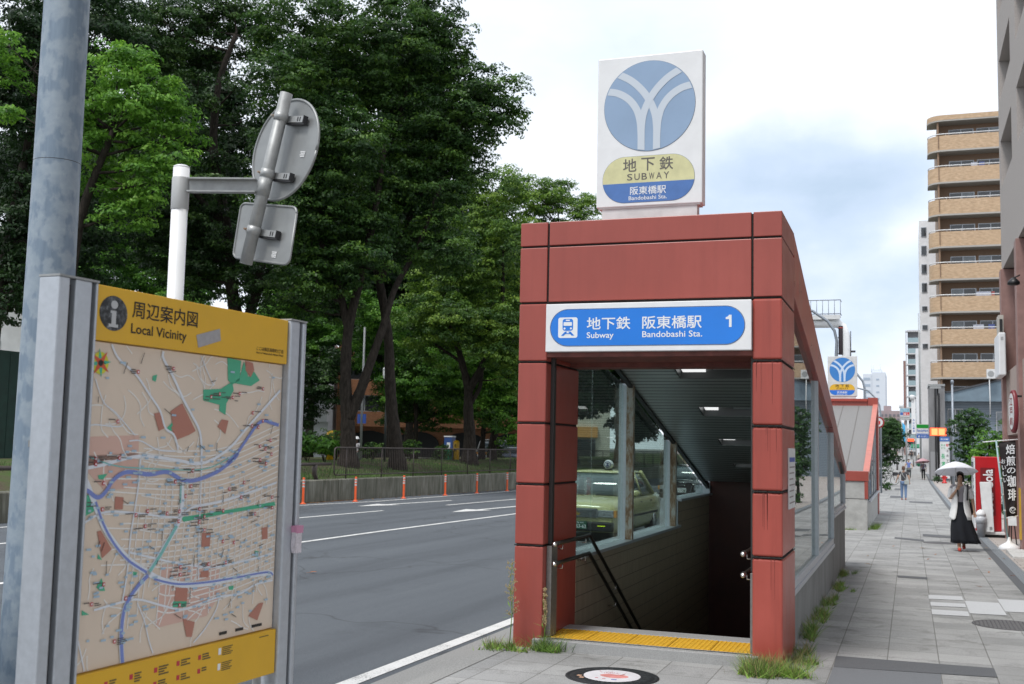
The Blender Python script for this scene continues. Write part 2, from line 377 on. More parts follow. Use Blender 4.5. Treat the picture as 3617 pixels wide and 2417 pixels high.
# ------------------------------------------------------------------ ground, road, pavement
def sheet(name, xs, ys, dz, m, fz=G, parent=None):
    P = [[(x, y, fz(x, y)+dz) for x in xs] for y in ys]
    mb = MB(); mb.grid(P, 0, False); o = mb.build(name, m, parent, org=(0, 0, 0) if parent is None else None)
    return o
fx = [-900, -300, -120, -60, -30, -18, -14] + [-10+i for i in range(0, 15)] + [6, 10, 20, 60, 200, 900]
fy = [-60, -20, -5, 0] + list(range(6, 100, 4)) + [100, 130, 160, 200, 240, 300, 420, 600, 1000, 2500]
fx = sorted([x for x in fx if x not in (-3, -1, -2)] + [-3.40, -1.0, -2.2]); fy = sorted(fy + [9.56, 19.6])
_mb = MB()
_mb.grid([[(x, y, G(x, y)-.35) for x in fx] for y in fy], 0, False)
_k = [i for i, f_ in enumerate(_mb.f) if not (-3.41 < sum(_mb.v[j][0] for j in f_)/4 < -.99 and 9.5 < sum(_mb.v[j][1] for j in f_)/4 < 19.7)]
_mb.f = [_mb.f[i] for i in _k]; _mb.mi = [0]*len(_k); _mb.sm = [False]*len(_k)
tag(_mb.build('ground', SOIL, org=(0, 0, 0)), kind='structure')   # open over the stair well
ry = [-12, -6, -2] + [0.0+i for i in range(0, 92, 1)] + [95, 100, 110, 120, 130, 145, 160, 180, 200, 220, 240]
rx = [-19] + [-18.5+i*.5 for i in range(0, 31)]
tag(sheet('road', rx, ry, -.12, ASPH), kind='structure')
CURB_X = -3.5
px_ = [CURB_X+.15, -3, -2.5, -2, -1.5, -1, -.5, 0, .5, 1.0, 1.42]
# the pavement leaves the stair well of the entrance open
def pave():
    mb = MB(); 
    def part(xs, ys): mb.grid([[(x, y, G(x, y)) for x in xs] for y in ys], 0, False)
    part([CURB_X+.15, -3.3, -2.5, -1.5, -1.03], [-12, -6, 0, 3, 6, 8, 9.56])
    part([-1.03, -.5, 0, .5, 1.0, 1.42], [-12, -6, 0, 3, 6, 8, 9.56, 12, 15, 18, 19.6, 22, 26, 29.9])
    part([CURB_X+.15, -3.3, -2.5, -1.5, -1.03], [19.6, 22, 26, 29.9])
    part([CURB_X+.15, -3.3, -2.5, -1.5, -1, -.5, 0, .5, 1.0, 1.42], [29.9, 34, 40, 46, 50, 60, 70, 80, 90, 105, 120, 140, 160, 180, 200, 220, 240, 300])
    return mb.build('sidewalk', PAVE, org=(0, 0, 0))
tag(pave(), kind='structure')
# kerb: a real step down to the road
def ribbon_box(name, x0, x1, ys, zlo, zhi, m, fz=G):
    mb = MB(); rings = []
    for y in ys:
        z = fz((x0+x1)/2, y); rings.append([(x0, y, z+zlo), (x1, y, z+zlo), (x1, y, z+zhi), (x0, y, z+zhi)])
    mb.loft(rings, sm=False); return mb.build(name, m, org=((x0+x1)/2, ys[0], 0))
tag(ribbon_box('kerb', CURB_X-.02, CURB_X+.15, [-12, 0, 3, 6, 7, 8, 9, 10, 14, 20, 30, 50, 90, 120], -.3, .006, GUTTER), kind='structure')
tag(ribbon_box('gutter', CURB_X-.5, CURB_X-.02, [-12, 0, 3, 6, 7, 8, 9, 10, 14, 20, 30, 50, 90, 120], -.3, -.112, GUTTER), kind='structure')
def strip(mb, pts, w, dz, step=1.0):
    """painted strip along pts on the road"""
    out = []
    for (a, b) in zip(pts[:-1], pts[1:]):
        n = max(1, int(math.dist(a, b)/step))
        for i in range(n): out.append((a[0]+(b[0]-a[0])*i/n, a[1]+(b[1]-a[1])*i/n))
    out.append(pts[-1]); P = []
    for i, p in enumerate(out):
        q0, q1 = out[max(0, i-1)], out[min(len(out)-1, i+1)]; d = Vector((q1[0]-q0[0], q1[1]-q0[1])).normalized(); nx, ny = -d.y*w/2, d.x*w/2
        P.append([(p[0]+nx, p[1]+ny, G(p[0]+nx, p[1]+ny)+dz), (p[0]-nx, p[1]-ny, G(p[0]-nx, p[1]-ny)+dz)])
    mb.grid(P, 0, False)
mb = MB(); strip(mb, [(-4.3, -5), (-4.17, 8), (-4.12, 14), (-4.1, 90)], .15, -.115); tag(mb.build('edge_line', PAINT), kind='structure')
mb = MB(); strip(mb, [(-10.95, 5), (-10.85, 22), (-10.63, 30), (-10.3, 45), (-9.9, 90)], .13, -.115); tag(mb.build('lane_line', PAINT), kind='structure')
mb = MB()
for k in range(8):
    y = 12+k*10.5; strip(mb, [(-14.9+.055*(y-17), y), (-14.9+.055*(y+6.4-17), y+6.4)], .13, -.115)
tag(mb.build('dashed_lane_line', PAINT), kind='structure')
mb = MB(); strip(mb, [(-17.75, 15), (-17.45, 29.4), (-16.78, 33.5), (-16.4, 46), (-16.1, 62)], .13, -.115); tag(mb.build('median_edge_line', PAINT), kind='structure')
def arrow(x, y, L, a=.04):
    """straight-ahead arrow painted for traffic coming towards the camera"""
    mb = MB()
    def W(u, v): return (x + u + a*v, y + v, G(x+u, y+v)-.115)
    for (v0, v1, w0, w1) in ((1.7, L, .09, .09), (0, 1.7, .005, .42)):
        n = 6; mb.grid([[W(-(w0+(w1-w0)*i/n), v0+(v1-v0)*i/n), W(w0+(w1-w0)*i/n, v0+(v1-v0)*i/n)] for i in range(n+1)], 0, False)
    return tag(mb.build('road_arrow', PAINT), kind='structure')
arrow(-15.85, 30.4, 5.6, .13); arrow(-12.4, 29.6, 5.0, .1); arrow(-7.6, 33.5, 5.0, .03)
# repairs in the pavement: dark asphalt bands, pale new slabs
def patch(name, quad, m, dz):
    mb = MB(); n = 5
    a, b, c, d = [Vector(q) for q in quad]
    mb.grid([[(lambda p: (p.x, p.y, G(p.x, p.y)+dz))((a+(b-a)*i/n) + ((d+(c-d)*i/n)-(a+(b-a)*i/n))*j/n) for i in range(n+1)] for j in range(n+1)], 0, False)
    return tag(mb.build(name, m), kind='structure')
patch('asphalt_patch', [(-.63, 10.36, 0), (.65, 10.38, 0), (.65, 9.95, 0), (-.62, 9.80, 0)], PATCH, .005)
PATCH2 = mat('lighter_asphalt_patch', (.15, .158, .168), .9, 0, 160, .2)
patch('asphalt_patch', [(-.62, 9.79, 0), (.22, 9.88, 0), (.2, 8.9, 0), (-.62, 8.9, 0)], PATCH2, .005)
patch('asphalt_patch', [(-.205, 18.24, 0), (.23, 18.21, 0), (.23, 17.88, 0), (-.19, 17.92, 0)], PATCH, .005)
for q in ([(.21, 15.76), (.62, 15.82), (.62, 15.36), (.21, 15.3)], [(.22, 14.96), (.62, 15.0), (.62, 14.62), (.22, 14.56)], [(.22, 14.2), (.62, 14.22), (.62, 13.78), (.22, 13.74)],
          [(.635, 15.32), (1.03, 15.32), (1.03, 14.1), (.635, 14.06)], [(1.04, 15.76), (1.40, 15.8), (1.40, 14.5), (1.04, 14.46)]):
    patch('new_slab', [(x, y, 0) for x, y in q], SLAB_W, .005)
for q in ([(-.05, 54.5), (.95, 54.5), (.95, 52.6), (-.05, 53)], [(.28, 29.6), (1.0, 29.2), (1.0, 28.2), (.28, 28.6)], [(-.35, 27.8), (.28, 27.3), (.28, 26.6), (-.35, 27.2)], [(-.95, 61), (-.4, 61), (-.4, 58), (-.95, 58)], [(-.9, 75), (-.5, 75), (-.5, 71), (-.9, 71)]):
    patch('asphalt_patch', [(x, y, 0) for x, y in q], PATCH, .005)
# drain along the right edge, the kerb stones and the forecourt beyond
GRATE = mat('grey_grating', (.2, .225, .24), .6, .3, 20, .3)
t = NT('drain_slats'); v = t.map(); w = t.n('ShaderNodeTexWave', wave_type='BANDS', bands_direction='Y'); t.put(w.inputs['Vector'], v); w.inputs['Scale'].default_value = 8; w.inputs['Distortion'].default_value = 0
t.set(Base_Color=t.mix(w.outputs['Fac'], (.12, .135, .15), (.3, .33, .35)), Roughness=.6, Metallic=.2); t.bump(w.outputs['Fac'], .6, .02); SLATS = t.m
yy = [-12, 0, 6, 8, 10, 12, 14, 16, 18, 20, 22, 24, 26, 28, 30, 34, 40, 50, 60, 70, 80, 90, 100, 120, 160, 200, 240, 300]
tag(sheet('drain_border', [1.42, 1.55], yy, .004, PATCH), kind='structure')
tag(sheet('drain_channel', [1.55, 1.74], yy, .006, SLATS), kind='structure')
t = NT('granite_setts'); v = t.map(); br = t.n('ShaderNodeTexBrick', offset=.5); t.put(br.inputs['Vector'], v); br.inputs['Scale'].default_value = 1; br.inputs['Brick Width'].default_value = .6; br.inputs['Row Height'].default_value = .3; br.inputs['Mortar Size'].default_value = .008
br.inputs['Color1'].default_value = (.36, .32, .29, 1); br.inputs['Color2'].default_value = (.42, .38, .35, 1); br.inputs['Mortar'].default_value = (.15, .14, .13, 1)
t.set(Base_Color=t.mix(1, br.outputs[0], t.ramp(t.noise(v, 60, 3), [(.3, (.75, .75, .75)), (.7, (1.2, 1.2, 1.2))]), 'MULTIPLY'), Roughness=.8); SETTS = t.m
tag(sheet('forecourt', [1.74, 2.2, 3, 4, 6, 9, 14], yy, .002, SETTS), kind='structure')

# ------------------------------------------------------------------ retaining wall, park ground
WX = lambda y: float(np.interp(y, [10, 26, 33, 43.5, 62, 90], [-18.9, -18.25, -17.95, -17.35, -16.7, -16.0]))
t = NT('mossy_concrete'); v = t.map()
base = t.ramp(t.noise(t.map((1, 1, .35)), 2.2, 7), [(.3, (.10, .10, .075)), (.55, (.19, .185, .15)), (.75, (.30, .29, .25))])
stk = t.ramp(t.noise(t.map((7, 7, .5)), 2.0, 4), [(.35, (.55, .56, .5)), (.6, (1, 1, 1)), (.75, (1.25, 1.25, 1.2))])
t.set(Base_Color=t.mix(1, base, stk, 'MULTIPLY'), Roughness=.9); t.bump(t.noise(v, 30, 5), .3, .02); MOSSY = t.m
ZT = .52
def wall_seg(y0, y1):
    mb = MB(); rings = []
    n = max(2, int((y1-y0)/3))
    for i in range(n+1):
        y = y0+(y1-y0)*i/n; x = WX(y); zb = G(-15, y)-.5
        rings.append([(x, y, zb), (x, y, ZT-.03), (x-.03, y, ZT), (x-.32, y, ZT), (x-.35, y, ZT-.03), (x-.35, y, zb)])
    mb.loft(rings, sm=False); return mb
w_root = thing('retaining_wall', 'long mossy concrete retaining wall between the road and the park lawn', 'wall', (WX(33), 33, -.2))
edges = [10, 24, 33.0, 43.4, 54, 66, 90]
for a, b in zip(edges[:-1], edges[1:]): wall_seg(a+.015, b-.015).build('wall_section', MOSSY, w_root)
def parkz(x, y):
    d = WX(min(90, max(10, y))) - x
    return float(np.interp(d, [0, .6, 4, 11, 20, 200], [.44, .46, .93, .95, .33, .33]))
lx = [.36, 1, 2, 3, 4, 5.5, 7.5, 9.5, 11, 14, 17, 20, 26, 40, 80, 160]
P = []
for y in [-30, 0, 8, 12] + list(range(15, 95, 3)) + [100, 130, 200, 330]:
    P.append([(WX(min(90, max(10, y)))-d, y, parkz(WX(min(90, max(10, y)))-d, y) + (.05*math.sin(x_*2.1+y*.7) if d > .4 else 0)) for x_, d in enumerate(lx)])
mb = MB(); mb.grid(P, 0, True); tag(mb.build('lawn', LAWN, org=(0, 0, 0)), kind='structure')
# grass blades on the bank
def blades(n, fn, hmin, hmax, wd, m, name, label=None, cat=None, kind=None, seed=1, lean=.5, parent=None, group=None):
    rg = np.random.RandomState(seed); V = np.zeros((n, 3, 3)); 
    for i in range(n):
        x, y, z = fn(rg); h = rg.uniform(hmin, hmax); a = rg.uniform(0, 6.283); l = rg.uniform(.1, lean)*h; b = rg.uniform(0, 6.283)
        V[i, 0] = (x-math.cos(a)*wd, y-math.sin(a)*wd, z); V[i, 1] = (x+math.cos(a)*wd, y+math.sin(a)*wd, z); V[i, 2] = (x+math.cos(b)*l, y+math.sin(b)*l, z+h)
    o = link_mesh(name, V.reshape(-1, 3).tolist(), [(3*i, 3*i+1, 3*i+2) for i in range(n)], m, parent, org=None if parent else tuple(V[0, 0]))
    return tag(o, label, cat, group, kind)
def leaf_mat(name, cols, trans=.35, sc=3.0):
    """leaf: colour varies from leaf to leaf (per-face attribute), some light passes through"""
    m = bpy.data.materials.new(name); m.use_nodes = True; nt = m.node_tree; nt.nodes.clear(); MATS[name] = m
    out = nt.nodes.new('ShaderNodeOutputMaterial'); at = nt.nodes.new('ShaderNodeAttribute'); at.attribute_name = 'tone'
    rp = nt.nodes.new('ShaderNodeValToRGB'); nt.links.new(at.outputs['Fac'], rp.inputs[0]); el = rp.color_ramp.elements
    el[0].position = 0; el[0].color = (*cols[0], 1); el[1].position = 1; el[1].color = (*cols[-1], 1)
    for i, c in enumerate(cols[1:-1]): q = el.new((i+1)/(len(cols)-1)); q.color = (*c, 1)
    df = nt.nodes.new('ShaderNodeBsdfPrincipled'); df.inputs['Roughness'].default_value = .5; df.inputs['Specular IOR Level'].default_value = .35
    tl = nt.nodes.new('ShaderNodeBsdfTranslucent'); mx = nt.nodes.new('ShaderNodeMixShader'); mx.inputs[0].default_value = trans
    nt.links.new(rp.outputs[0], df.inputs['Base Color']); nt.links.new(rp.outputs[0], tl.inputs[0])
    nt.links.new(df.outputs[0], mx.inputs[1]); nt.links.new(tl.outputs[0], mx.inputs[2]); nt.links.new(mx.outputs[0], out.inputs[0]); return m
GRASS = mat('grass_blade', (.07, .13, .03), .7, 0, 1.5, .5)
def _bank(rg):
    y = rg.uniform(22, 64); x = WX(y)-.36-rg.beta(1, 2.2)*5.5; return x, y, parkz(x, y)
blades(16000, _bank, .05, .16, .012, GRASS, 'grass', 'short rough grass growing on the bank behind the retaining wall', 'grass', 'stuff', 3)
# ------------------------------------------------------------------ subway entrance in front
def red_panel_mat(name, base, streak=.5):
    t = NT(name); v = t.map()
    big = t.ramp(t.noise(t.map((1, 1, .5)), 1.6, 6), [(.3, tuple(c*.86 for c in base)), (.55, base), (.75, tuple(min(1, c*1.12+.006) for c in base))])
    drip = t.ramp(t.noise(t.map((9, 9, .45)), 1.4, 5), [(.34, (1-streak,)*3), (.48, (1, 1, 1)), (.8, (1.05, 1.06, 1.06))])
    spots = t.ramp(t.noise(v, 55, 2), [(.74, (0, 0, 0)), (.78, (1, 1, 1))])
    c = t.mix(1, big, drip, 'MULTIPLY'); c = t.mix(t.math('MULTIPLY', spots, .25), c, (.5, .4, .36))
    t.set(Base_Color=c, Roughness=t.math('ADD', .3, t.math('MULTIPLY', t.noise(v, 4, 5), .16)), Specular_IOR_Level=.5, Coat_Weight=.12, Coat_Roughness=.2)
    t.bump(t.noise(v, 900, 1), .05, .001); return t.m
REDP = red_panel_mat('red_enamel_panel', (.335, .067, .049), .05)
REDP2 = red_panel_mat('red_enamel_panel_weathered', (.37, .066, .046), .14)
REDF = mat('red_painted_fascia', (.36, .055, .036), .3, 0, 3, .2)
SEAM = mat('sooty_sealant', (.012, .010, .009), .8, 0, 30, .5, .5, 60)
X0, X1, YF, YB, ZTOP = -3.36, -1.00, 9.50, 10.55, 3.80
XL, XR = -3.09, -1.25        # clear opening
ent = thing('subway_entrance', 'red panelled subway entrance with dark stairs going down, nearest the camera beside the road', 'subway entrance', (-2.18, 9.5, 0))
JZ = [0.0, .865, 1.41, 1.96, 2.515, 3.055, 3.575, ZTOP]
core = MB(); core.box(X0+.014, XL-.014, YF+.014, YB-.014, -.4, 3.05); core.box(XR+.014, X1-.014, YF+.014, YB-.014, -.4, 3.05)
core.box(X0+.014, X1-.014, YF+.014, YB-.014, 3.05, ZTOP-.014); pieces(core, 'backing', SEAM, ent)
g = .009
def column(xa, xb, m, zl):
    mb = MB()
    for a, b in zip(zl[:-1], zl[1:]): mb.box(xa, xb, YF, YB, a + (g if a > 0 else -.3), b-g)
    return mb
column(X0, XL, REDP, JZ[:6]).build('column', REDP, ent, bevel=.012, seg=3)
column(XR, X1, REDP2, JZ[:6]).build('column', REDP2, ent, bevel=.02, seg=3)
lint = MB(); XJL, XJR = -3.09, -1.25
for (a, b) in ((JZ[5], JZ[6]), (JZ[6], JZ[7])):
    for (xa, xb) in ((X0, XJL-g), (XJL+g, XJR-g), (XJR+g, X1)):
        lint.box(xa, xb, YF, YB, a+g, b-(g if b < ZTOP else 0))
lint.build('lintel', REDP, ent, bevel=.006)
# soot and sealant squeezed out of the joints of the columns
rg = np.random.RandomState(4); sl = MB()
def joint_line(xa, xb, ya, yb, z, th):
    n = 26; pts = [(xa+(xb-xa)*i/n, ya, z) for i in range(n+1)] 
    rs = [th*rg.uniform(.35, 1.25) for _ in pts]; sl.tube(pts, rs, 6)
for z in JZ[1:5]:
    joint_line(X0-.002, XL+.002, YF+.003, YF, z, .0055); joint_line(XR-.002, X1+.002, YF+.003, YF, z, .009 if z < 2.6 else .004)
    n = 30; pts = [(X1-.002, YF+(YB-YF)*i/n, z) for i in range(n+1)]; sl.tube(pts, [.006*rg.uniform(.3, 1.2) for _ in pts], 6)
pieces(sl, 'joint_sealant', SEAM, ent)
# stains running down from the joints
STAIN = mat('dark_drip_stain', (.17, .03, .022), .75, 0, 20, .4)
st = MB()
for z in (2.515, 1.96, 1.41, .865):
    for _ in range(4 if z > 1 else 2):
        x = rg.uniform(XR+.02, X1-.02); L = rg.uniform(.05, .38); w = rg.uniform(.0015, .004); yy_ = YF-.0012
        st.poly([(x-w, yy_, z-.008), (x+w, yy_, z-.008), (x+w*.4, yy_, z-L), (x-w*.3, yy_, z-L)])
st.build('drip_stain', STAIN, ent)
# floor plate, tactile blocks, granite edge, steps
FL = .06
GRAN = mat('grey_granite', (.33, .33, .325), .6, 0, 120, .22)
sil = MB(); sil.box(X0+.2, X1-.2, YF-.06, YF+.09, -.3, FL-.002); sil.box(XL, XR, YF+.62, YF+.86, -.3, FL); pieces(sil, 'threshold', GRAN, ent, bevel=.006)
mb = MB(); mb.box(XL, XR, YF-.005, YF+.03, FL-.002, FL+.004); mb.build('nosing', STEEL, ent)
YEL = mat('yellow_tactile', (.62, .36, .02), .7, 0, 30, .18)
tact = MB(); nT = 5; wT = (XR-XL)/nT
for i in range(nT):
    xa = XL+wT*i; tact.box(xa+.004, xa+wT-.004, YF+.095, YF+.615, -.2, FL-.006)
    for a in range(9):
        for b in range(13):
            tact.lathe([(.0125, 0), (.011, .004), (.007, .0055)], (xa+.022+(wT-.044)*a/8, YF+.115+.48*b/12, FL-.006), 6)
tact.build('tactile_paving', YEL, ent)
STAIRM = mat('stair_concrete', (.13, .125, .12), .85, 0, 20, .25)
stp = MB(); y, z = YF+.86, FL
for i in range(22):
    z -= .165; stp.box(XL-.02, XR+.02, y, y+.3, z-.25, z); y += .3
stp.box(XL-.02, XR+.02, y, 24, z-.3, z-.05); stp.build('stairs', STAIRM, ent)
# side walls of the stair well: brown glazed tile in long courses
t = NT('brown_wall_tile'); v = t.map()
br = t.n('ShaderNodeTexBrick', offset=0.0); t.put(br.inputs['Vector'], t.map(rot=(math.radians(90), 0, math.radians(90)), loc=(0, 0, 0)))
cx_ = t.n('ShaderNodeSeparateXYZ'); t.t.links.new(t.tc.outputs['Object'], cx_.inputs[0]); cb_ = t.n('ShaderNodeCombineXYZ'); t.t.links.new(cx_.outputs[1], cb_.inputs[0]); t.t.links.new(cx_.outputs[2], cb_.inputs[1]); t.put(br.inputs['Vector'], cb_.outputs[0])
br.inputs['Scale'].default_value = 1; br.inputs['Brick Width'].default_value = .045; br.inputs['Row Height'].default_value = .145; br.inputs['Mortar Size'].default_value = .004
br.inputs['Color1'].default_value = (.33, .26, .19, 1); br.inputs['Color2'].default_value = (.38, .30, .225, 1); br.inputs['Mortar'].default_value = (.07, .055, .045, 1)
t.set(Base_Color=br.outputs[0], Roughness=.38); t.bump(br.outputs['Fac'], -.3, .004); TILE = t.m
wl = MB()
SL1, SL2 = .66, 1.02        # inner sill heights before and after the step
wl.box(-3.30, XL, YB, 15.56, -4.6, SL1); wl.box(-3.30, XL, 15.57, 19.4, -4.6, SL2)
pieces(wl, 'stair_wall', TILE, ent)
wr = MB(); wr.box(XR+.002, X1-.06, YB, 16.4, -4.6, .42); wr.box(XR+.002, X1-.06, 16.41, 19.4, -4.6, .82); pieces(wr, 'stair_wall', TILE, ent)
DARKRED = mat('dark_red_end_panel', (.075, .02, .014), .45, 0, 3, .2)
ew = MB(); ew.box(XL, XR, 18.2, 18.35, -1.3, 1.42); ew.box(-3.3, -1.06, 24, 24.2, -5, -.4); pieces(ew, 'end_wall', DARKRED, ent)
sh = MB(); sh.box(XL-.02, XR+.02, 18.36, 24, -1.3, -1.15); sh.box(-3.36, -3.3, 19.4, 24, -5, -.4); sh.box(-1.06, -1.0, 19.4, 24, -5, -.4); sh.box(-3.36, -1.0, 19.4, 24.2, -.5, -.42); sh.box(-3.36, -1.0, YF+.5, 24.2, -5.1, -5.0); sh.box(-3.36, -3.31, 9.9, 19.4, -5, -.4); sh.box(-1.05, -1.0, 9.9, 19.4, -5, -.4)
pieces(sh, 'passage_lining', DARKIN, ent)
# sills, mullions and panes of the left (road) side: two tall windows and a small one under the sloping ceiling
ceil_z = lambda y: 2.72-.249*(y-11.75) if y > 11.75 else 2.72
sill = MB(); sill.box(-3.33, -3.03, YB, 15.58, SL1, SL1+.035); sill.box(-3.33, -3.03, 15.60, 18.2, SL2, SL2+.035); sill.box(-3.33, XL+.01, 15.555, 15.60, SL1+.035, SL2); pieces(sill, 'window_sill', ALU, ent, bevel=.004)
mul = MB(); rst = MB()
def vbar(mb, xa, xb, ya, yb, z0):
    mb.prism([(xa, ya, z0), (xb, ya, z0), (xb, yb, z0), (xa, yb, z0)], (0, 0, 1e-5)); 
    b = len(mb.v)-4
    for k, yv in zip(range(4), (ya, ya, yb, yb)):
        p = mb.v[b+k]; mb.v[b+k] = (p[0], p[1], ceil_z(yv)+.02)
for a in (12.68, 15.22):
    vbar(mul, -3.215, -3.125, a, a+.08, SL1+.035); vbar(rst, -3.122, -3.042, a-.01, a+.07, SL1+.036)
vbar(mul, -3.28, -3.17, 18.0, 18.08, SL2+.035); mul.box(-3.168, -3.045, 18.0, 18.08, SL2+.035, 1.28)
pieces(mul, 'mullion', ALU, ent); pieces(rst, 'rusty_post', RUST, ent)
gl = MB()
def pane(xa, xb, y0, y1, z0, zf):
    vs = [(x, yv, zz) for x in (xa, xb) for (yv, zz) in ((y0, z0), (y1, z0), (y1, zf(y1)), (y0, zf(y0)))]
    gl.add(vs, [(0, 1, 2, 3), (7, 6, 5, 4), (0, 4, 5, 1), (1, 5, 6, 2), (2, 6, 7, 3), (3, 7, 4, 0)])
for (a, b, z0) in ((YB, 11.3, SL1+.035), (11.312, 12.70, SL1+.035), (12.74, 15.24, SL1+.035), (15.28, 15.55, SL1+.035), (15.6, 18.02, SL2+.035)):
    pane(-3.165, -3.155, a, b, z0, ceil_z)
pieces(gl, 'window_pane', GLASS, ent)
# right (pavement) side: low concrete wall, aluminium sills, two mullions, panes under the sloping edge
LOWC = mat('grey_low_wall', (.235, .24, .235), .8, 0, 2.5, .22, .2, 50, stretch=(1, 1, .4))
rw = MB(); rw.box(X1-.055, X1-.03, YB, 16.4, -.5, .43); rw.box(X1-.055, X1-.03, 16.4, 19.42, -.6, .83); rw.box(X1-.06, X1-.028, 16.38, 16.42, -.5, .83); pieces(rw, 'low_wall', LOWC, ent)
rs_ = MB(); rs_.box(X1-.13, X1-.005, YB, 16.37, .43, .475); rs_.box(X1-.11, X1-.02, YB, 16.37, .475, .55)
rs_.box(X1-.13, X1-.005, 16.40, 19.4, .83, .865); rs_.box(X1-.11, X1-.02, 16.40, 19.4, .865, .92); pieces(rs_, 'window_sill', ALU, ent, bevel=.004)
edge_lo = lambda y: 3.40-.247*(y-11.2)
mul2 = MB()
for (ya, z0) in ((13.55, .55), (16.34, .55), (19.30, .92)):
    mul2.add([(x, yv, zz) for x in (X1-.10, X1-.015) for (yv, zz) in ((ya, z0), (ya+.07, z0), (ya+.07, edge_lo(ya+.07)), (ya, edge_lo(ya)))], [(0, 1, 2, 3), (7, 6, 5, 4), (0, 4, 5, 1), (1, 5, 6, 2), (2, 6, 7, 3), (3, 7, 4, 0)])
pieces(mul2, 'mullion', ALU, ent)
gl = MB()
for (a, b, z0) in ((YB, 13.55, .55), (13.62, 16.34, .55), (16.42, 19.30, .92)): pane(X1-.065, X1-.055, a, b, z0, lambda y: min(3.55, edge_lo(y)))
pieces(gl, 'window_pane', GLASS, ent)
# sloping roof with its red edge boards; slatted metal ceiling with recessed lamps below
top_z = lambda y: 3.70-.2585*(y-10.9)
ROOFM = mat('grey_roofing', (.21, .205, .20), .85, 0, 60, .25)
rf = MB()
def slopebox(mb, xa, xb, y0, y1, fa, fb, mi=0):
    mb.add([(x, yv, zz) for x in (xa, xb) for (yv, zz) in ((y0, fa(y0)), (y1, fa(y1)), (y1, fb(y1)), (y0, fb(y0)))], [(0, 1, 2, 3), (7, 6, 5, 4), (0, 4, 5, 1), (1, 5, 6, 2), (2, 6, 7, 3), (3, 7, 4, 0)], mi)
slopebox(rf, X0+.08, X1-.08, YB+.01, 19.4, lambda y: top_z(y)-.16, lambda y: top_z(y)-.05); rf.build('roof', ROOFM, ent)
fe = MB(); slopebox(fe, X1-.075, X1, YB+.004, 19.45, lambda y: edge_lo(y)+.045 if y > 11 else 3.2, top_z); slopebox(fe, X0, X0+.075, YB+.004, 19.45, lambda y: edge_lo(y)+.045 if y > 11 else 3.2, top_z)
fe.box(X0+.08, X1-.08, 19.4, 19.46, 1.2, 1.5); pieces(fe, 'roof_edge_board', REDF, ent, bevel=.006)
gk = MB(); slopebox(gk, X1-.11, X1-.03, YB+.004, 19.4, edge_lo, lambda y: edge_lo(y)+.043); gk.build('window_head', mat('dark_bronze_frame', (.035, .028, .024), .4, .3), ent)
t = NT('metal_ceiling_slats'); v = t.map(); w = t.n('ShaderNodeTexWave', wave_type='BANDS', bands_direction='Y', wave_profile='SAW'); t.put(w.inputs['Vector'], v); w.inputs['Scale'].default_value = 2.6; w.inputs['Distortion'].default_value = 0
fac = t.ramp(w.outputs['Fac'], [(.0, (0, 0, 0)), (.16, (0, 0, 0)), (.22, (1, 1, 1)), (1.0, (1, 1, 1))])
t.set(Base_Color=t.mix(fac, (.03, .033, .033), t.ramp(t.noise(v, 1.5, 5), [(.3, (.34, .36, .36)), (.7, (.44, .46, .46))])), Roughness=.32, Metallic=.35); t.bump(fac, .5, .01); SLAT = t.m
ce = MB()
lamps = [(11.95, 12.45), (13.55, 13.95), (15.05, 15.38), (16.4, 16.65)]
xe = -2.45   # lamps run from here to the right wall
ys_ = [YB+.002, 11.75] + [q for l in lamps for q in l] + [17.6]
for a, b in zip(ys_[:-1], ys_[1:]):
    isl = (a, b) in lamps
    slopebox(ce, -3.05, xe if isl else XR+.02, a, b, ceil_z, lambda y: ceil_z(y)+.03)
slopebox(ce, -3.05, XR+.02, 17.6, 18.2, lambda y: 1.26, lambda y: 1.29)
ce.build('ceiling', SLAT, ent)
ct = MB(); slopebox(ct, -3.10, -3.05, 11.75, 18.2, lambda y: ceil_z(y)-.035, lambda y: ceil_z(y)+.05); ct.build('ceiling_trim', mat('black_trim', (.02, .02, .02), .5), ent)
LAMPB = mat('lamp_housing', (.10, .105, .105), .35, .5)
SKY_GLOW = mat('sky_reflection_glow', (.7, .72, .74), .4, 0, 0, emit=(1, 1, 1), estr=.75)  # glow paints the sky's reflection in the lamp housings
for (a, b) in lamps:
    h = MB(); slopebox(h, xe+.004, XR+.02, a+.004, b-.004, lambda y: ceil_z(y)+.13, lambda y: ceil_z(y)+.15)
    slopebox(h, xe+.003, xe+.02, a+.004, b-.004, lambda y: ceil_z(y)+.002, lambda y: ceil_z(y)+.13); slopebox(h, xe+.021, XR+.02, b-.02, b-.004, lambda y: ceil_z(y)+.002, lambda y: ceil_z(y)+.13)
    lo = h.build('ceiling_lamp', LAMPB, ent)
    e_ = MB(); slopebox(e_, xe+.04, xe+.30 if a < 12 else xe+.20, a+.03, b-.03, lambda y: ceil_z(y)+.07, lambda y: ceil_z(y)+.11); e_.build('lens', SKY_GLOW, lo)  # lens: added glowing block that stands in for reflected sky
    tb = MB()
    for k in range(3):
        yv = a+(b-a)*(.25+.25*k); tb.tube([(xe+.4, yv, ceil_z(yv)+.08), (XR, yv, ceil_z(yv)+.08)], .014, 8)
    pieces(tb, 'tube', mat('lamp_tube', (.3, .31, .32), .3), lo)
sf = MB(); sf.box(XL, XR, YF+.02, YB, 2.56, 2.60); sf.box(XL+.0, XR, YB-.3, YB, 2.52, 2.56); pieces(sf, 'soffit', mat('dark_red_soffit', (.16, .05, .04), .7, 0, 8, .4), ent)  # soffit red is darker than the panels, mottled
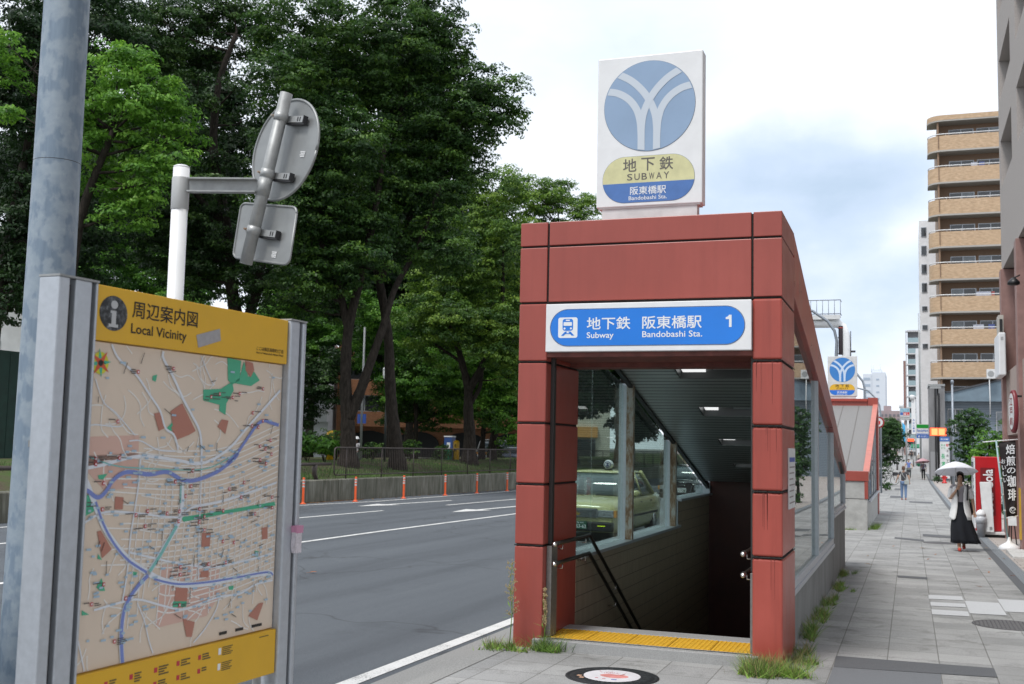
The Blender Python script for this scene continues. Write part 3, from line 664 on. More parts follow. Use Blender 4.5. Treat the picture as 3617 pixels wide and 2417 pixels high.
# steel jambs and the shutter guides
jb = MB(); jb.box(XL+.001, XL+.05, YF+.10, YF+.28, FL, .86); jb.box(XR-.03, XR-.001, YF+.10, YF+.28, FL, .72); pieces(jb, 'steel_guard', mat('brushed_grey', (.24, .235, .22), .45, .6, 30, .15), ent, bevel=.004)
sg = MB(); sg.box(XL+.001, XL+.035, YF+.14, YF+.20, .87, 2.56); sg.box(XR-.03, XR-.001, YF+.14, YF+.20, .73, 2.56); pieces(sg, 'shutter_guide', mat('dark_steel', (.06, .058, .055), .4, .6), ent)
# pairs of handrails: level beside the jamb, then down with the steps
def rail(x, side):
    for h in (.84, .665):
        mb = MB(); cap = MB(); bk = MB()
        pts = [(x, YF+.12, h+FL-.02), (x, YF+1.22, h+FL-.02)]
        for k in range(1, 13): pts.append((x, YF+1.30+k*.5, h+FL-.06-k*.5*.55))
        mb.tube(pts, .019, 12); cap.lathe([(.0, -.02), (.016, -.016), (.024, 0), (.026, .05), (.02, .055)], (x, YF+.07, h+FL-.02), 14, ax=(0, 1, 0))
        for yv, zz in ((YF+.32, h+FL-.02), (YF+1.1, h+FL-.02), (YF+2.3, h+FL-.06-.55), (YF+4.3, h+FL-.06-1.65)):
            bk.tube([(x, yv, zz-.018), (x, yv, zz-.06), (x+side*.085, yv, zz-.06)], .006, 8)
        r_ = mb.build('handrail', mat('dark_bronze_rail', (.05, .045, .04), .3, .6), ent); cap.build('end_cap', STEEL, r_); pieces(bk, 'bracket', STEEL, r_)
rail(XL+.085, -1); rail(XR-.085, 1)

# ------------------------------------------------------------------ signs of the front entrance
EX, EZ = Vector((1, 0, 0)), Vector((0, 0, 1))
def flat(pts, name, m, parent, n=(0, -1, 0), d=.002):
    mb = MB(); mb.prism(pts, Vector(n)*d); return mb.build(name, m, parent)
sg1 = thing('station_sign', 'long white lightbox sign with blue rounded panel over the front entrance stairs', 'sign', (-2.17, 9.47, 2.6))
mb = MB(); mb.box(-3.088, -1.252, 9.455, 9.56, 2.602, 3.035); mb.build('sign_box', WHITE, sg1, bevel=.006)
SO = Vector((0, 9.455, 0))
flat(pill(SO, EX, EZ, -3.04, -1.31, 2.655, 2.98, .1625, 0.0), 'blue_panel', BLUE_S, sg1, d=.003)
rim = MB(); o_ = pill(SO, EX, EZ, -3.044, -1.306, 2.651, 2.984, .1665, .001); rim.tube(o_+[o_[0]], .0025, 6); rim.build('panel_rim', mat('sign_rim', (.03, .08, .2), .5), sg1)
SO2 = Vector((0, 9.452, 0))
ic = flat(pill(SO2, EX, EZ, -2.968, -2.788, 2.725, 2.91, .02, 0), 'train_symbol', LETTER_W, sg1, d=.001)
SO3 = Vector((0, 9.451, 0)); tm = MB()
tm.prism(pill(SO3, EX, EZ, -2.927, -2.829, 2.79, 2.897, .022, .0005), (0, -.0008, 0))
tm.prism([(-2.905, 9.4505, 2.782), (-2.882, 9.4505, 2.782), (-2.915, 9.4505, 2.745), (-2.94, 9.4505, 2.745)], (0, -.0008, 0)); tm.prism([(-2.874, 9.4505, 2.782), (-2.851, 9.4505, 2.782), (-2.816, 9.4505, 2.745), (-2.841, 9.4505, 2.745)], (0, -.0008, 0))
tm.prism([(-2.90, 9.4505, 2.768), (-2.856, 9.4505, 2.768), (-2.850, 9.4505, 2.760), (-2.906, 9.4505, 2.760)], (0, -.0008, 0)); tm.build('train_outline', BLUE_S, ic)
SO4 = Vector((0, 9.4495, 0)); wm = MB(); wm.prism(pill(SO4, EX, EZ, -2.917, -2.839, 2.834, 2.868, .006, .0005), (0, -.0008, 0)); wm.prism(pill(SO4, EX, EZ, -2.897, -2.859, 2.878, 2.889, .004, .0005), (0, -.0008, 0))
for x in (-2.908, -2.848): wm.prism(pill(SO4, EX, EZ, x-.009, x+.009, 2.801, 2.819, .0088, .0005), (0, -.0008, 0))
wm.build('train_window', LETTER_W, ic)
def sl_(s, box, bold=.012): txt('lettering', s, LETTER_W, sg1, SO2, EX, EZ, box, .001, bold)
sl_('地下鉄', (-2.70, -2.305, 2.797, 2.907), .018); sl_('阪東橋駅', (-2.195, -1.675, 2.797, 2.907), .018)
sl_('Subway', (-2.70, -2.455, 2.705, 2.772), .02); sl_('Bandobashi Sta.', (-2.195, -1.67, 2.722, 2.775), .02); one = MB(); one.prism([(x, 9.4515, z) for x, z in ((-1.418, 2.80), (-1.418, 2.905), (-1.440, 2.905), (-1.447, 2.893), (-1.468, 2.884), (-1.468, 2.868), (-1.440, 2.868), (-1.440, 2.80))], (0, -.0015, 0)); one.build('lettering', LETTER_W, sg1)

EMB_B = mat('faded_sign_blue', (.27, .38, .54), .4, 0, 1.5, .08); EMB_W = mat('emblem_white', (.56, .62, .69), .45)
EMB_B2 = mat('clear_sign_blue', (.045, .22, .58), .4, 0, 1.5, .08); EMB_W2 = mat('emblem_bright', (.58, .70, .86), .45)
def ribbon(pts, w, R=.985):
    pts = [Vector(p) for p in pts]
    # resample with Catmull-Rom
    q = []
    for i in range(len(pts)-1):
        p0, p1, p2, p3 = pts[max(0, i-1)], pts[i], pts[i+1], pts[min(len(pts)-1, i+2)]
        for k in range(8):
            t = k/8; q.append(.5*((2*p1)+(p2-p0)*t+(2*p0-5*p1+4*p2-p3)*t*t+(3*p1-p0-3*p2+p3)*t**3))
    q.append(pts[-1]); L, Rr = [], []
    for i, p in enumerate(q):
        d = (q[min(i+1, len(q)-1)]-q[max(0, i-1)]).normalized(); n = Vector((-d.y, d.x))
        for lst, s in ((L, 1), (Rr, -1)):
            a = p+n*s*w/2
            if a.length > R: a = a*(R/a.length)
            lst.append(a)
    return L, Rr
LLOW = [(-.97, .39), (-.70, .33), (-.45, .17), (-.28, -.06), (-.20, -.32), (-.175, -.6), (-.17, -.8), (-.17, -1.02)]
LUP = [(-.70, .76), (-.42, .60), (-.20, .40), (-.04, .19), (.07, -.02), (.14, -.24), (.168, -.5), (.17, -.75), (.17, -1.02)]
def pylon(name, label, O, W, H, D, cz, R, plate, tint, parent_loc, sheet_y, blue, white, yel, txtcol, back):
    """white sign box: emblem disc above a yellow and blue name plate, on a pale foot"""
    p = thing(name, label, 'sign', parent_loc)
    x0, x1, z0, z1 = O; y = sheet_y
    mb = MB(); mb.box(x0, x1, y, y+D, z0, z1); mb.build('sign_box', tint, p, bevel=.008)
    ft = MB(); ft.box(x0+.05, x1-.05, y+.02, y+D-.02, z0-back, z0-.012); ft.box(x0+.02, x1-.02, y+.01, y+D-.01, z0-.012, z0); ft.build('foot', [WHITE_D, RUST][0], p)
    cx = (x0+x1)/2
    disc = [Vector((cx+R*math.cos(a), y, cz+R*math.sin(a))) for a in np.linspace(0, 2*math.pi, 64, endpoint=False)]
    em = flat(disc, 'emblem', blue, p, d=.004)
    rm = MB(); rm.tube(disc+[disc[0]], R*.008, 6); rm.build('emblem_rim', mat('emblem_rim_grey', (.10, .13, .18), .5), p)
    bands = MB()
    for lst in (LLOW, LUP, [(-a, b) for a, b in LLOW], [(-a, b) for a, b in LUP]):
        L, Rr = ribbon(lst, .155)
        bands.grid([[(cx+a.x*R, y-.0055, cz+a.y*R), (cx+b.x*R, y-.0055, cz+b.y*R)] for a, b in zip(L, Rr)], 0, False)
        y -= .0004
    bands.build('emblem_bands', white, em); y = sheet_y
    ln = MB()
    for lst in (LLOW, LUP, [(-a, b) for a, b in LLOW], [(-a, b) for a, b in LUP]):
        for side in ribbon(lst, .155)[:1] if lst[0][0] > 0 else ribbon(lst, .155)[1:]:
            pass
    u0, u1, v0, v1, vm = plate
    PO = Vector((0, y, 0)); full = pill(PO, EX, EZ, u0, u1, v0, v1, (v1-v0)/2*.98, 0, 16)
    def clip(poly, keep):
        out = []
        for i in range(len(poly)):
            a, b = poly[i-1], poly[i]; ka, kb = keep(a.z), keep(b.z)
            if ka != kb: t = (vm-a.z)/(b.z-a.z); out.append(a.lerp(b, t))
            if kb: out.append(b)
        return out
    flat(clip(full, lambda z: z >= vm), 'yellow_plate', yel, p, d=.003); flat(clip(full, lambda z: z < vm), 'blue_plate', mat('plate_blue', (.075, .18, .46), .35, 0, 6, .12) if tint is WHITE else mat('plate_blue_bright', (.02, .17, .65), .35), p, d=.003)
    rm = MB(); rm.tube(full+[full[0]], .003, 6); rm.build('plate_rim', mat('emblem_rim_grey', (.10, .13, .18), .5), p)
    T = Vector((0, y-.003, 0)); w = u1-u0; h = v1-v0
    for k, ch in enumerate('地下鉄'): txt('lettering', ch, txtcol, p, T, EX, EZ, (cx-.28*w+w*.2*k+.0, cx-.28*w+w*.2*k+w*.145, vm+h*.25, vm+h*.53), .001, .015)
    for k, ch in enumerate('SUBWAY'): txt('lettering', ch, txtcol, p, T, EX, EZ, (cx-.235*w+w*.08*k, cx-.235*w+w*.08*k+w*.058, vm+h*.06, vm+h*.20), .001, .012)
    txt('lettering', '阪東橋駅', LETTER_W, p, T, EX, EZ, (cx-.2*w, cx+.19*w, v0+h*.165, v0+h*.34), .001, .012)
    txt('lettering', 'Bandobashi Sta.', LETTER_W, p, T, EX, EZ, (cx-.215*w, cx+.2*w, v0+h*.05, v0+h*.135), .001, .012)
    return p
YEL_F = mat('faded_yellow', (.63, .61, .34), .45, 0, 7, .12); YEL_N = mat('clear_yellow', (.75, .44, .03), .45)
BROWN_T = mat('faded_lettering', (.12, .11, .10), .5)
pylon('subway_pylon_sign', 'faded white subway sign with pale blue emblem on top of the front entrance', (-2.685, -1.71, 3.94, 5.345), 0, 0, .16, 4.865, .421, (-2.625, -1.78, 3.975, 4.40, 4.155), WHITE, (-2.2, 9.65, 3.8), 9.65, EMB_B, EMB_W, YEL_F, BROWN_T, .14)
# notice plate and the little tag on the pavement side
nt_ = thing('notice_plate', 'white notice plate with small lines of print on the side of the right column', 'notice', (X1, 10.2, 1.2))
mb = MB(); mb.box(X1+.002, X1+.012, 9.90, 10.46, 1.25, 1.78); mb.build('plate', WHITE_D, nt_)
EY = Vector((0, 1, 0)); NO = Vector((X1+.012, 0, 0))
ntm = MB(); ntm.box(X1+.0125, X1+.0135, 9.95, 10.41, 1.66, 1.70); ntm.build('notice_band', mat('notice_blue', (.06, .10, .35), .6), nt_)
ntm = MB()
for k in range(7): ntm.box(X1+.0125, X1+.0135, 9.95, 10.41-.07*(k % 3), 1.62-.052*k-.012, 1.62-.052*k)
ntm.build('notice_print', mat('notice_grey', (.25, .22, .22), .6), nt_)
tg = thing('glass_tag', 'small white tag stuck on the side glazing beside the right column', 'tag', (X1-.05, 10.8, 1.4))
mb = MB(); mb.box(X1-.054, X1-.05, 10.72, 10.9, 1.40, 1.55); mb.build('tag_plate', WHITE, tg); mb = MB()
for k in range(3): mb.box(X1-.0495, X1-.049, 10.76, 10.86, 1.42+.045*k, 1.435+.045*k)
mb.build('tag_print', INK, tg)
MAP = {'major': [([(0.111, 2.11), (0.153, 2.057), (0.252, 2.002), (0.33, 1.931), (0.402, 1.863), (0.44, 1.793), (0.495, 1.764), (0.525, 1.704)], 0.014), ([(0.405, 2.108), (0.407, 2.078), (0.473, 2.005), (0.541, 1.917), (0.6, 1.852), (0.655, 1.786), (0.673, 1.717), (0.677, 1.649)], 0.018), ([(0.003, 1.631), (0.099, 1.644), (0.294, 1.677), (0.51, 1.662), (0.677, 1.646), (0.852, 1.706), (0.993, 1.812), (1.231, 1.991)], 0.018), ([(-0.005, 1.618), (0.039, 1.55), (0.081, 1.476), (0.124, 1.407), (0.191, 1.335), (0.276, 1.265), (0.38, 1.209)], 0.034), ([(0.002, 1.419), (0.083, 1.454), (0.16, 1.464), (0.324, 1.448), (0.455, 1.43), (0.555, 1.422)], 0.012), ([(0.555, 1.422), (0.629, 1.459), (0.715, 1.468), (0.887, 1.487), (1.231, 1.552)], 0.014), ([(0.38, 1.209), (0.47, 1.17), (0.609, 1.138), (0.754, 1.129), (0.918, 1.132), (1.183, 1.133), (1.231, 1.114)], 0.034), ([(0.266, 1.3), (0.376, 1.274), (0.51, 1.242), (0.652, 1.214), (0.8, 1.194), (0.956, 1.2), (1.225, 1.219)], 0.012), ([(0.095, 1.097), (0.26, 1.111), (0.343, 1.107), (0.475, 1.068), (0.586, 1.039), (0.681, 1.043), (0.838, 1.062), (0.986, 1.059), (1.094, 1.087), (1.232, 1.094)], 0.012), ([(0.303, 1.667), (0.3, 1.572), (0.285, 1.462), (0.27, 1.364), (0.262, 1.226), (0.244, 1.113)], 0.011), ([(0.68, 1.653), (0.682, 1.533), (0.683, 1.425), (0.686, 1.286), (0.694, 1.148)], 0.009), ([(0.557, 1.567), (0.56, 1.425), (0.462, 1.297), (0.388, 1.214), (0.284, 1.12), (0.254, 1.066), (0.248, 0.97), (0.261, 0.871)], 0.034), ([(0.327, 1.097), (0.373, 1.021), (0.404, 0.941), (0.433, 0.883)], 0.008), ([(0.01, 1.032), (0.036, 0.957), (0.063, 0.877)], 0.008), ([(0.839, 1.056), (0.821, 1.007), (0.755, 0.939), (0.68, 0.888)], 0.009), ([(0.036, 1.971), (0.085, 1.885), (0.149, 1.848), (0.206, 1.805), (0.265, 1.76)], 0.007), ([(0.003, 1.761), (0.031, 1.795), (0.168, 1.792), (0.198, 1.804)], 0.007), ([(0.642, 2.109), (0.684, 2.05), (0.736, 1.984)], 0.007), ([(0.234, 1.737), (0.299, 1.738), (0.402, 1.703), (0.508, 1.698)], 0.008)], 'river': [([(-0.002, 1.557), (0.032, 1.545), (0.079, 1.521), (0.116, 1.537), (0.161, 1.587), (0.231, 1.615), (0.358, 1.604), (0.463, 1.612), (0.556, 1.579), (0.641, 1.575), (0.778, 1.607), (0.889, 1.659), (0.929, 1.692)], 0.02), ([(0.855, 1.648), (0.915, 1.687), (0.985, 1.753), (1.058, 1.821), (1.112, 1.842), (1.17, 1.834), (1.228, 1.825)], 0.018), ([(0.38, 1.2), (0.323, 1.162), (0.276, 1.115), (0.251, 1.06), (0.247, 0.975), (0.261, 0.874)], 0.02), ([(0.416, 1.181), (0.562, 1.146), (0.754, 1.134), (0.96, 1.134), (1.183, 1.136), (1.231, 1.118)], 0.01), ([(0.072, 1.505), (0.115, 1.424), (0.174, 1.347), (0.259, 1.272), (0.371, 1.212)], 0.012)], 'teal': [([(0.539, 1.389), (0.496, 1.337), (0.446, 1.274), (0.388, 1.214)], 0.016), ([(0.552, 1.561), (0.554, 1.481)], 0.008), ([(0.008, 1.68), (0.161, 1.641), (0.339, 1.628), (0.603, 1.619), (0.746, 1.63), (0.894, 1.68)], 0.005)], 'green': [[(0.824, 2.115), (0.923, 2.11), (0.917, 2.02), (0.866, 1.998), (0.835, 2.015)], [(0.944, 2.108), (0.98, 2.038), (1.022, 2.067), (1.068, 2.03), (1.004, 1.999), (0.876, 2.005), (0.917, 2.033)], [(0.669, 1.964), (0.786, 1.974), (0.866, 2.011), (0.878, 1.972), (0.83, 1.911), (0.828, 1.86), (0.782, 1.877), (0.785, 1.903), (0.672, 1.917)], [(0.351, 2.003), (0.376, 2.01), (0.369, 1.98), (0.348, 1.985)], [(0.449, 1.793), (0.483, 1.818), (0.497, 1.809), (0.476, 1.779)], [(-0.001, 1.543), (0.041, 1.528), (0.074, 1.471), (0.001, 1.444)], [(0.078, 1.605), (0.128, 1.61), (0.106, 1.588), (0.083, 1.59)], [(0.56, 1.422), (0.838, 1.437), (1.224, 1.462), (1.231, 1.444), (0.839, 1.421), (0.584, 1.402)], [(0.127, 1.213), (0.149, 1.163), (0.122, 1.166), (0.102, 1.182)], [(0.542, 1.078), (0.627, 1.068), (0.623, 1.044), (0.539, 1.054)], [(0.035, 1.104), (0.073, 1.083), (0.036, 1.085)], [(0.102, 1.307), (0.123, 1.283), (0.1, 1.288)], [(1.086, 1.243), (1.114, 1.238), (1.11, 1.214), (1.087, 1.219)], [(0.904, 1.1), (0.941, 1.1), (0.936, 1.081), (0.908, 1.084)], [(0.295, 1.223), (0.32, 1.217), (0.312, 1.203), (0.296, 1.208)]], 'brown': [[(0.537, 1.899), (0.631, 1.785), (0.586, 1.766), (0.514, 1.746), (0.476, 1.794), (0.484, 1.806), (0.467, 1.863)], [(0.368, 1.85), (0.411, 1.858), (0.436, 1.793), (0.402, 1.78)], [(0.955, 2.112), (1.009, 2.106), (1.022, 2.074), (0.997, 2.039), (0.957, 2.069)], [(0.804, 1.84), (0.85, 1.835), (0.832, 1.776), (0.775, 1.807)], [(0.176, 1.521), (0.221, 1.516), (0.219, 1.47), (0.175, 1.472)], [(0.09, 1.392), (0.109, 1.394), (0.172, 1.319), (0.123, 1.289)], [(0.702, 1.348), (0.762, 1.345), (0.76, 1.287), (0.704, 1.288)], [(1.131, 1.345), (1.177, 1.346), (1.18, 1.291), (1.138, 1.29)], [(0.553, 1.131), (0.628, 1.123), (0.627, 1.068), (0.547, 1.077)], [(0.607, 0.997), (0.684, 0.974), (0.669, 0.914), (0.635, 0.919)], [(1.133, 0.998), (1.168, 0.998), (1.126, 0.922), (1.057, 0.951)], [(0.707, 1.184), (0.761, 1.185), (0.763, 1.153), (0.708, 1.159)]], 'pink': [[(0.004, 1.75), (0.29, 1.761), (0.294, 1.68), (0.003, 1.636)], [(-0.001, 1.678), (0.293, 1.69), (0.293, 1.549), (0.116, 1.548), (0.005, 1.634)], [(0.466, 1.231), (0.83, 1.211), (0.848, 1.068), (0.762, 0.989), (0.445, 0.982), (0.451, 1.178)]], 'icons': [(0.262, 2.013), (0.469, 2.041), (0.164, 1.812), (0.06, 1.666), (0.184, 1.671), (0.06, 1.647), (0.919, 1.96), (0.87, 1.94), (1.022, 1.876), (1.093, 1.991), (0.622, 1.615), (1.094, 1.66), (1.18, 1.687), (1.02, 1.816), (1.069, 1.811), (1.101, 1.842), (1.168, 1.752), (1.089, 1.723), (1.131, 1.711), (1.14, 1.643), (0.777, 1.951), (0.719, 1.935), (0.059, 1.667), (0.107, 1.574), (0.515, 1.571), (0.614, 1.55), (0.62, 1.616), (0.875, 1.531), (0.98, 1.558), (0.962, 1.492), (0.108, 1.475), (0.357, 1.457), (0.474, 1.442), (0.549, 1.447), (0.583, 1.51), (0.291, 1.444), (0.547, 1.406), (0.711, 1.417), (0.677, 1.451), (0.68, 1.397), (0.838, 1.437), (1.071, 1.413), (1.199, 1.484), (1.202, 1.435), (0.348, 1.397), (0.716, 1.36), (0.846, 1.302), (0.925, 1.292), (0.754, 1.211), (0.872, 1.208), (0.572, 1.215), (0.573, 1.184), (0.136, 1.189), (0.259, 1.122), (0.079, 1.121), (0.578, 1.058), (0.21, 0.964), (0.013, 1.496)], 'icons2': []}
# ------------------------------------------------------------------ map board on the left
BO = Vector((-2.937, 3.384, 0)); BX = Vector((.064, .998, 0)).normalized(); BN = BX.cross(EZ).normalized()   # BN faces the pavement
def bp(u, z, off=0): return BO + BX*u + EZ*z + BN*off
bd_ = thing('map_board', 'yellow and beige local map board between two grey metal posts at the left', 'map board', tuple(BO))
MAPBG = mat('map_beige', (.69, .575, .465), .35, 0, 2, .04); MYEL = mat('map_board_yellow', (.72, .41, .014), .4, 0, 3, .06, bump=.05, bscale=200)
def post(u0, u1, top, name='post'):
    mb = MB(); w = u1-u0; d = .05
    # extruded aluminium: three round-edged ribs with dark grooves between them
    r = bd_
    for a, b in ((0, .27), (.41, .83), (.94, 1.0)) if w > .17 else ((0, .58), (.76, 1.0)):
        mb.obox(bp(u0+w*(a+b)/2, top/2, 0), BX, EZ, BN, w*(b-a)/2, top/2, d, 0)
    o = mb.build(name, ALU, r, bevel=.009, seg=3)
    gm = MB(); gm.obox(bp((u0+u1)/2, top/2-.01, -.004), BX, EZ, BN, w/2-.004, top/2-.012, d-.022); gm.build('groove', ALU_D, o)
    cp = MB(); cp.obox(bp((u0+u1)/2, top+.004, 0), BX, EZ, BN, w/2+.001, .004, d+.001); cp.build('cap', GALV, o)
post(-.199, -.004, 2.332); post(1.254, 1.39, 2.332)
def panel(name, u0, u1, z0, z1, off0, off1, m, bev=.003):
    mb = MB(); mb.obox(bp((u0+u1)/2, (z0+z1)/2, (off0+off1)/2), BX, EZ, BN, (u1-u0)/2, (z1-z0)/2, (off1-off0)/2); return mb.build(name, m, bd_, bevel=bev)
hdr = panel('header_panel', 0, 1.25, 2.118, 2.33, -.03, .036, MYEL)
leg = panel('legend_panel', 0, 1.25, .665, .868, -.03, .036, MYEL)
mp = panel('map_panel', .001, 1.249, .872, 2.115, -.02, .014, MAPBG)
mb = MB(); mb.obox(bp(1.19, .55, -.02), BX, EZ, BN, .02, .12, .01); mb.obox(bp(.06, .55, -.02), BX, EZ, BN, .02, .12, .01); mb.build('bracket', GALV, bd_)
def mflat(pts, off, mb): mb.prism([bp(u, z, off) for u, z in pts], BN*.0006)
def mline(pts, w, off, mb):
    q = [Vector(p) for p in pts]; s = []
    for i in range(len(q)-1):
        p0, p1, p2, p3 = q[max(0, i-1)], q[i], q[i+1], q[min(len(q)-1, i+2)]
        for k in range(6):
            t = k/6; s.append(.5*((2*p1)+(p2-p0)*t+(2*p0-5*p1+4*p2-p3)*t*t+(3*p1-p0-3*p2+p3)*t**3))
    s.append(q[-1]); P = []
    for i, p in enumerate(s):
        d = (s[min(i+1, len(s)-1)]-s[max(i-1, 0)]).normalized(); n = Vector((-d.y, d.x))*w/2
        P.append([bp(min(1.247, max(.002, p.x+a*n.x)), min(2.113, max(.874, p.y+a*n.y)), off) for a in (1, -1)])
    mb.grid(P, 0, False)
M_ROAD = mat('map_road', (.70, .74, .80), .5); M_RIV = mat('map_river', (.18, .24, .56), .5); M_TEAL = mat('map_teal', (.20, .50, .48), .5); M_GRN = mat('map_green', (.07, .42, .25), .5)
M_BRN = mat('map_brown', (.44, .19, .14), .5); M_PNK = mat('map_pink', (.64, .42, .35), .5); M_ICON = mat('map_red', (.50, .03, .05), .5); M_LBLUE = mat('map_label_blue', (.36, .50, .62), .5)
O1 = .0146
PR, PRM = MB(), []
def ink(mb, m):
    """adds a printed layer to the one sheet of map print"""
    if m not in PRM: PRM.append(m)
    PR.add(mb.v, mb.f, PRM.index(m))
mb = MB(); [mflat(p, O1, mb) for p in MAP['pink']]; ink(mb, M_PNK)
mb = MB(); rg = np.random.RandomState(11)
# street grid of the flat districts and winding hill lanes
for k in range(24):
    u = .28+.040*k; z0 = 1.78-.02*abs(k-8) if k < 16 else 1.9-.01*k; mline([(u+.012*math.sin(k*1.7), 1.0+.012*(k % 4)*7*.6), (u+.02, 1.3), (u+.035+.01*math.sin(k), z0-.14)], .0058, O1+.0012, mb)
for k in range(30):
    z = 1.02+.023*k; a = .12 if z > 1.2 else .45
    mline([(a+.1*(k % 3), z+.03+.012*math.sin(k)), (.55, z+.012), (.85, z+.03), (1.24, z+.085+.002*k)], .0056, O1+.0012, mb)
for k in range(40):
    u, z = rg.uniform(.02, 1.2), rg.uniform(1.66, 2.1)
    if u > .8 and z < 1.78: continue
    pts = [(u, z)]; an = rg.uniform(0, 6.28)
    for j in range(4): an += rg.uniform(-.9, .9); pts.append((pts[-1][0]+.05*math.cos(an), pts[-1][1]+.045*math.sin(an)))
    mline(pts, .0052, O1+.0012, mb)
for k in range(34):
    u, z = rg.uniform(.03, 1.2), rg.uniform(.93, 1.25); pts = [(u, z)]; an = rg.uniform(0, 6.28)
    for j in range(3): an += rg.uniform(-.6, .6); pts.append((pts[-1][0]+.05*math.cos(an), pts[-1][1]+.04*math.sin(an)))
    mline(pts, .0052, O1+.0012, mb)
ink(mb, mat('map_lane', (.80, .78, .75), .5))
mb = MB(); [mflat(p, O1+.0016, mb) for p in MAP['green']]; ink(mb, M_GRN)
mb = MB(); [mflat(p, O1+.0022, mb) for p in MAP['brown']]; ink(mb, M_BRN)
mb = MB(); [mline(p, w*.72, O1+.0034, mb) for p, w in MAP['major']]; ink(mb, M_ROAD)
mb = MB(); [mline(p, w, O1+.0042, mb) for p, w in MAP['teal']]; ink(mb, M_TEAL)
mb = MB(); [mline(p, w*.85, O1+.0048, mb) for p, w in MAP['river']]; ink(mb, M_RIV)
mb = MB(); mb2 = MB(); mb3 = MB()
for (u, z) in MAP['icons']:
    mflat([(u-.0065, z-.0075), (u+.0065, z-.0075), (u+.0065, z+.0075), (u-.0065, z+.0075)], O1+.0056, mb); mflat([(u-.0035, z-.0035), (u+.0035, z-.0035), (u+.0025, z+.004), (u-.0025, z+.004)], O1+.0064, mb2)
    for r_ in range(rg.randint(1, 5)):
        s_ = rg.choice([-1, 1]); l_ = rg.uniform(.02, .055); zz = z+.007-.007*r_; a_ = u+s_*.014
        mflat([(a_, zz-.0017), (a_+s_*l_, zz-.0017), (a_+s_*l_, zz+.0017), (a_, zz+.0017)] if s_ > 0 else [(a_-l_, zz-.0021), (a_, zz-.0021), (a_, zz+.0021), (a_-l_, zz+.0021)], O1+.0056, mb3)
ink(mb, M_ICON); ink(mb2, LETTER_W); ink(mb3, mat('map_caption_grey', (.09, .08, .075), .6))
mb = MB()
for k in range(300):
    u, z = rg.uniform(.03, 1.2), rg.uniform(.95, 1.72 if rg.rand() < .8 else 2.08); l_ = rg.uniform(.014, .032)
    mflat([(u, z-.004), (u+l_, z-.004), (u+l_, z+.004), (u, z+.004)], O1+.0052, mb)
ink(mb, M_LBLUE)
mb = MB()
for k in range(36):
    u, z, an = rg.uniform(.05, 1.18), rg.uniform(.95, 2.05), rg.choice([1.57, 1.2, .2, -.5]); l_ = rg.uniform(.02, .05); c_, s_ = math.cos(an), math.sin(an)
    mflat([(u, z), (u+l_*c_, z+l_*s_), (u+l_*c_-.0026*s_, z+l_*s_+.0026*c_), (u-.0026*s_, z+.0026*c_)], O1+.0056, mb)
ink(mb, INK)
# compass rose
cm = MB(); mflat([(.058+.043*math.cos(a), 2.033+.043*math.sin(a)) for a in np.linspace(0, 6.283, 24, endpoint=False)], O1+.0016, cm); ink(cm, mat('compass_yellow', (.62, .60, .04), .5))
for col_, ph in (((.05, .45, .30), 0), ((.62, .10, .04), math.pi/4)):
    c2 = MB()
    for k in range(4):
        a = ph+k*math.pi/2+.15; mflat([(.058+.056*math.cos(a), 2.033+.056*math.sin(a)), (.058+.014*math.cos(a+.9), 2.033+.014*math.sin(a+.9)), (.058+.014*math.cos(a-.9), 2.033+.014*math.sin(a-.9))], O1+.0024+(.0006 if ph else 0), c2)
    ink(c2, mat('compass_'+('red' if ph else 'green'), col_, .5))
c2 = MB(); mflat([(.058+.012*math.cos(a), 2.033+.012*math.sin(a)) for a in np.linspace(0, 6.283, 16, endpoint=False)], O1+.0040, c2); ink(c2, INK)
mb = MB()
for k, (a, b) in enumerate(((0, .17), (.37, .55), (.75, 1))): mflat([(.853+.31*a, .893), (.853+.31*b, .893), (.853+.31*b, .906), (.853+.31*a, .906)], O1+.0016, mb)
ink(mb, INK)
PR.build('map_print', PRM, mp)
# header lettering, information symbol, stuck-on tape
HO = BO + BN*.036
t = NT('worn_black_disc'); v = t.map(); t.set(Base_Color=t.ramp(t.noise(v, 60, 4), [(.42, (.025, .027, .03)), (.62, (.10, .11, .12)), (.75, (.3, .31, .32))]), Roughness=.6)
mb = MB(); mb.prism([bp(.092+.074*math.cos(a), 2.228+.068*math.sin(a), .0362) for a in np.linspace(0, 6.283, 40, endpoint=False)], BN*.001); inf = mb.build('information_symbol', t.m, hdr)
mb = MB(); mb.prism([bp(.094+.018*math.cos(a), 2.262+.016*math.sin(a), .0375) for a in np.linspace(0, 6.283, 20, endpoint=False)], BN*.0006)
mb.prism([bp(u, z, .0375) for u, z in [(.075, 2.238), (.105, 2.238), (.105, 2.186), (.118, 2.186), (.118, 2.174), (.068, 2.174), (.068, 2.186), (.082, 2.186), (.082, 2.228), (.075, 2.228)]], BN*.0006); mb.build('letter_mark', mat('pale_grey_mark', (.5, .51, .52), .6), inf)
txt('lettering', '周辺案内図', INK, hdr, HO, BX, EZ, (.193, .585, 2.224, 2.292), .0012, .012)
txt('lettering', 'Local Vicinity', INK, hdr, HO, BX, EZ, (.191, .518, 2.150, 2.200), .0012, .02)
txt('lettering', 'ここは南区高根町2丁目', INK, hdr, HO, BX, EZ, (1.005, 1.215, 2.166, 2.184), .0012, .01)
txt('lettering', 'Here is Takane-cho2, Minami Ward', INK, hdr, HO, BX, EZ, (1.005, 1.215, 2.150, 2.160), .0012, .02)
mb = MB(); mb.prism([bp(u, z, .0365) for u, z in [(.581, 2.193), (.735, 2.236), (.745, 2.184), (.597, 2.140)]], BN*.0015); mb.build('grey_tape', mat('grey_tape', (.36, .35, .36), .6, 0, 40, .1), hdr)
li = MB(); lt = MB(); lw = MB()
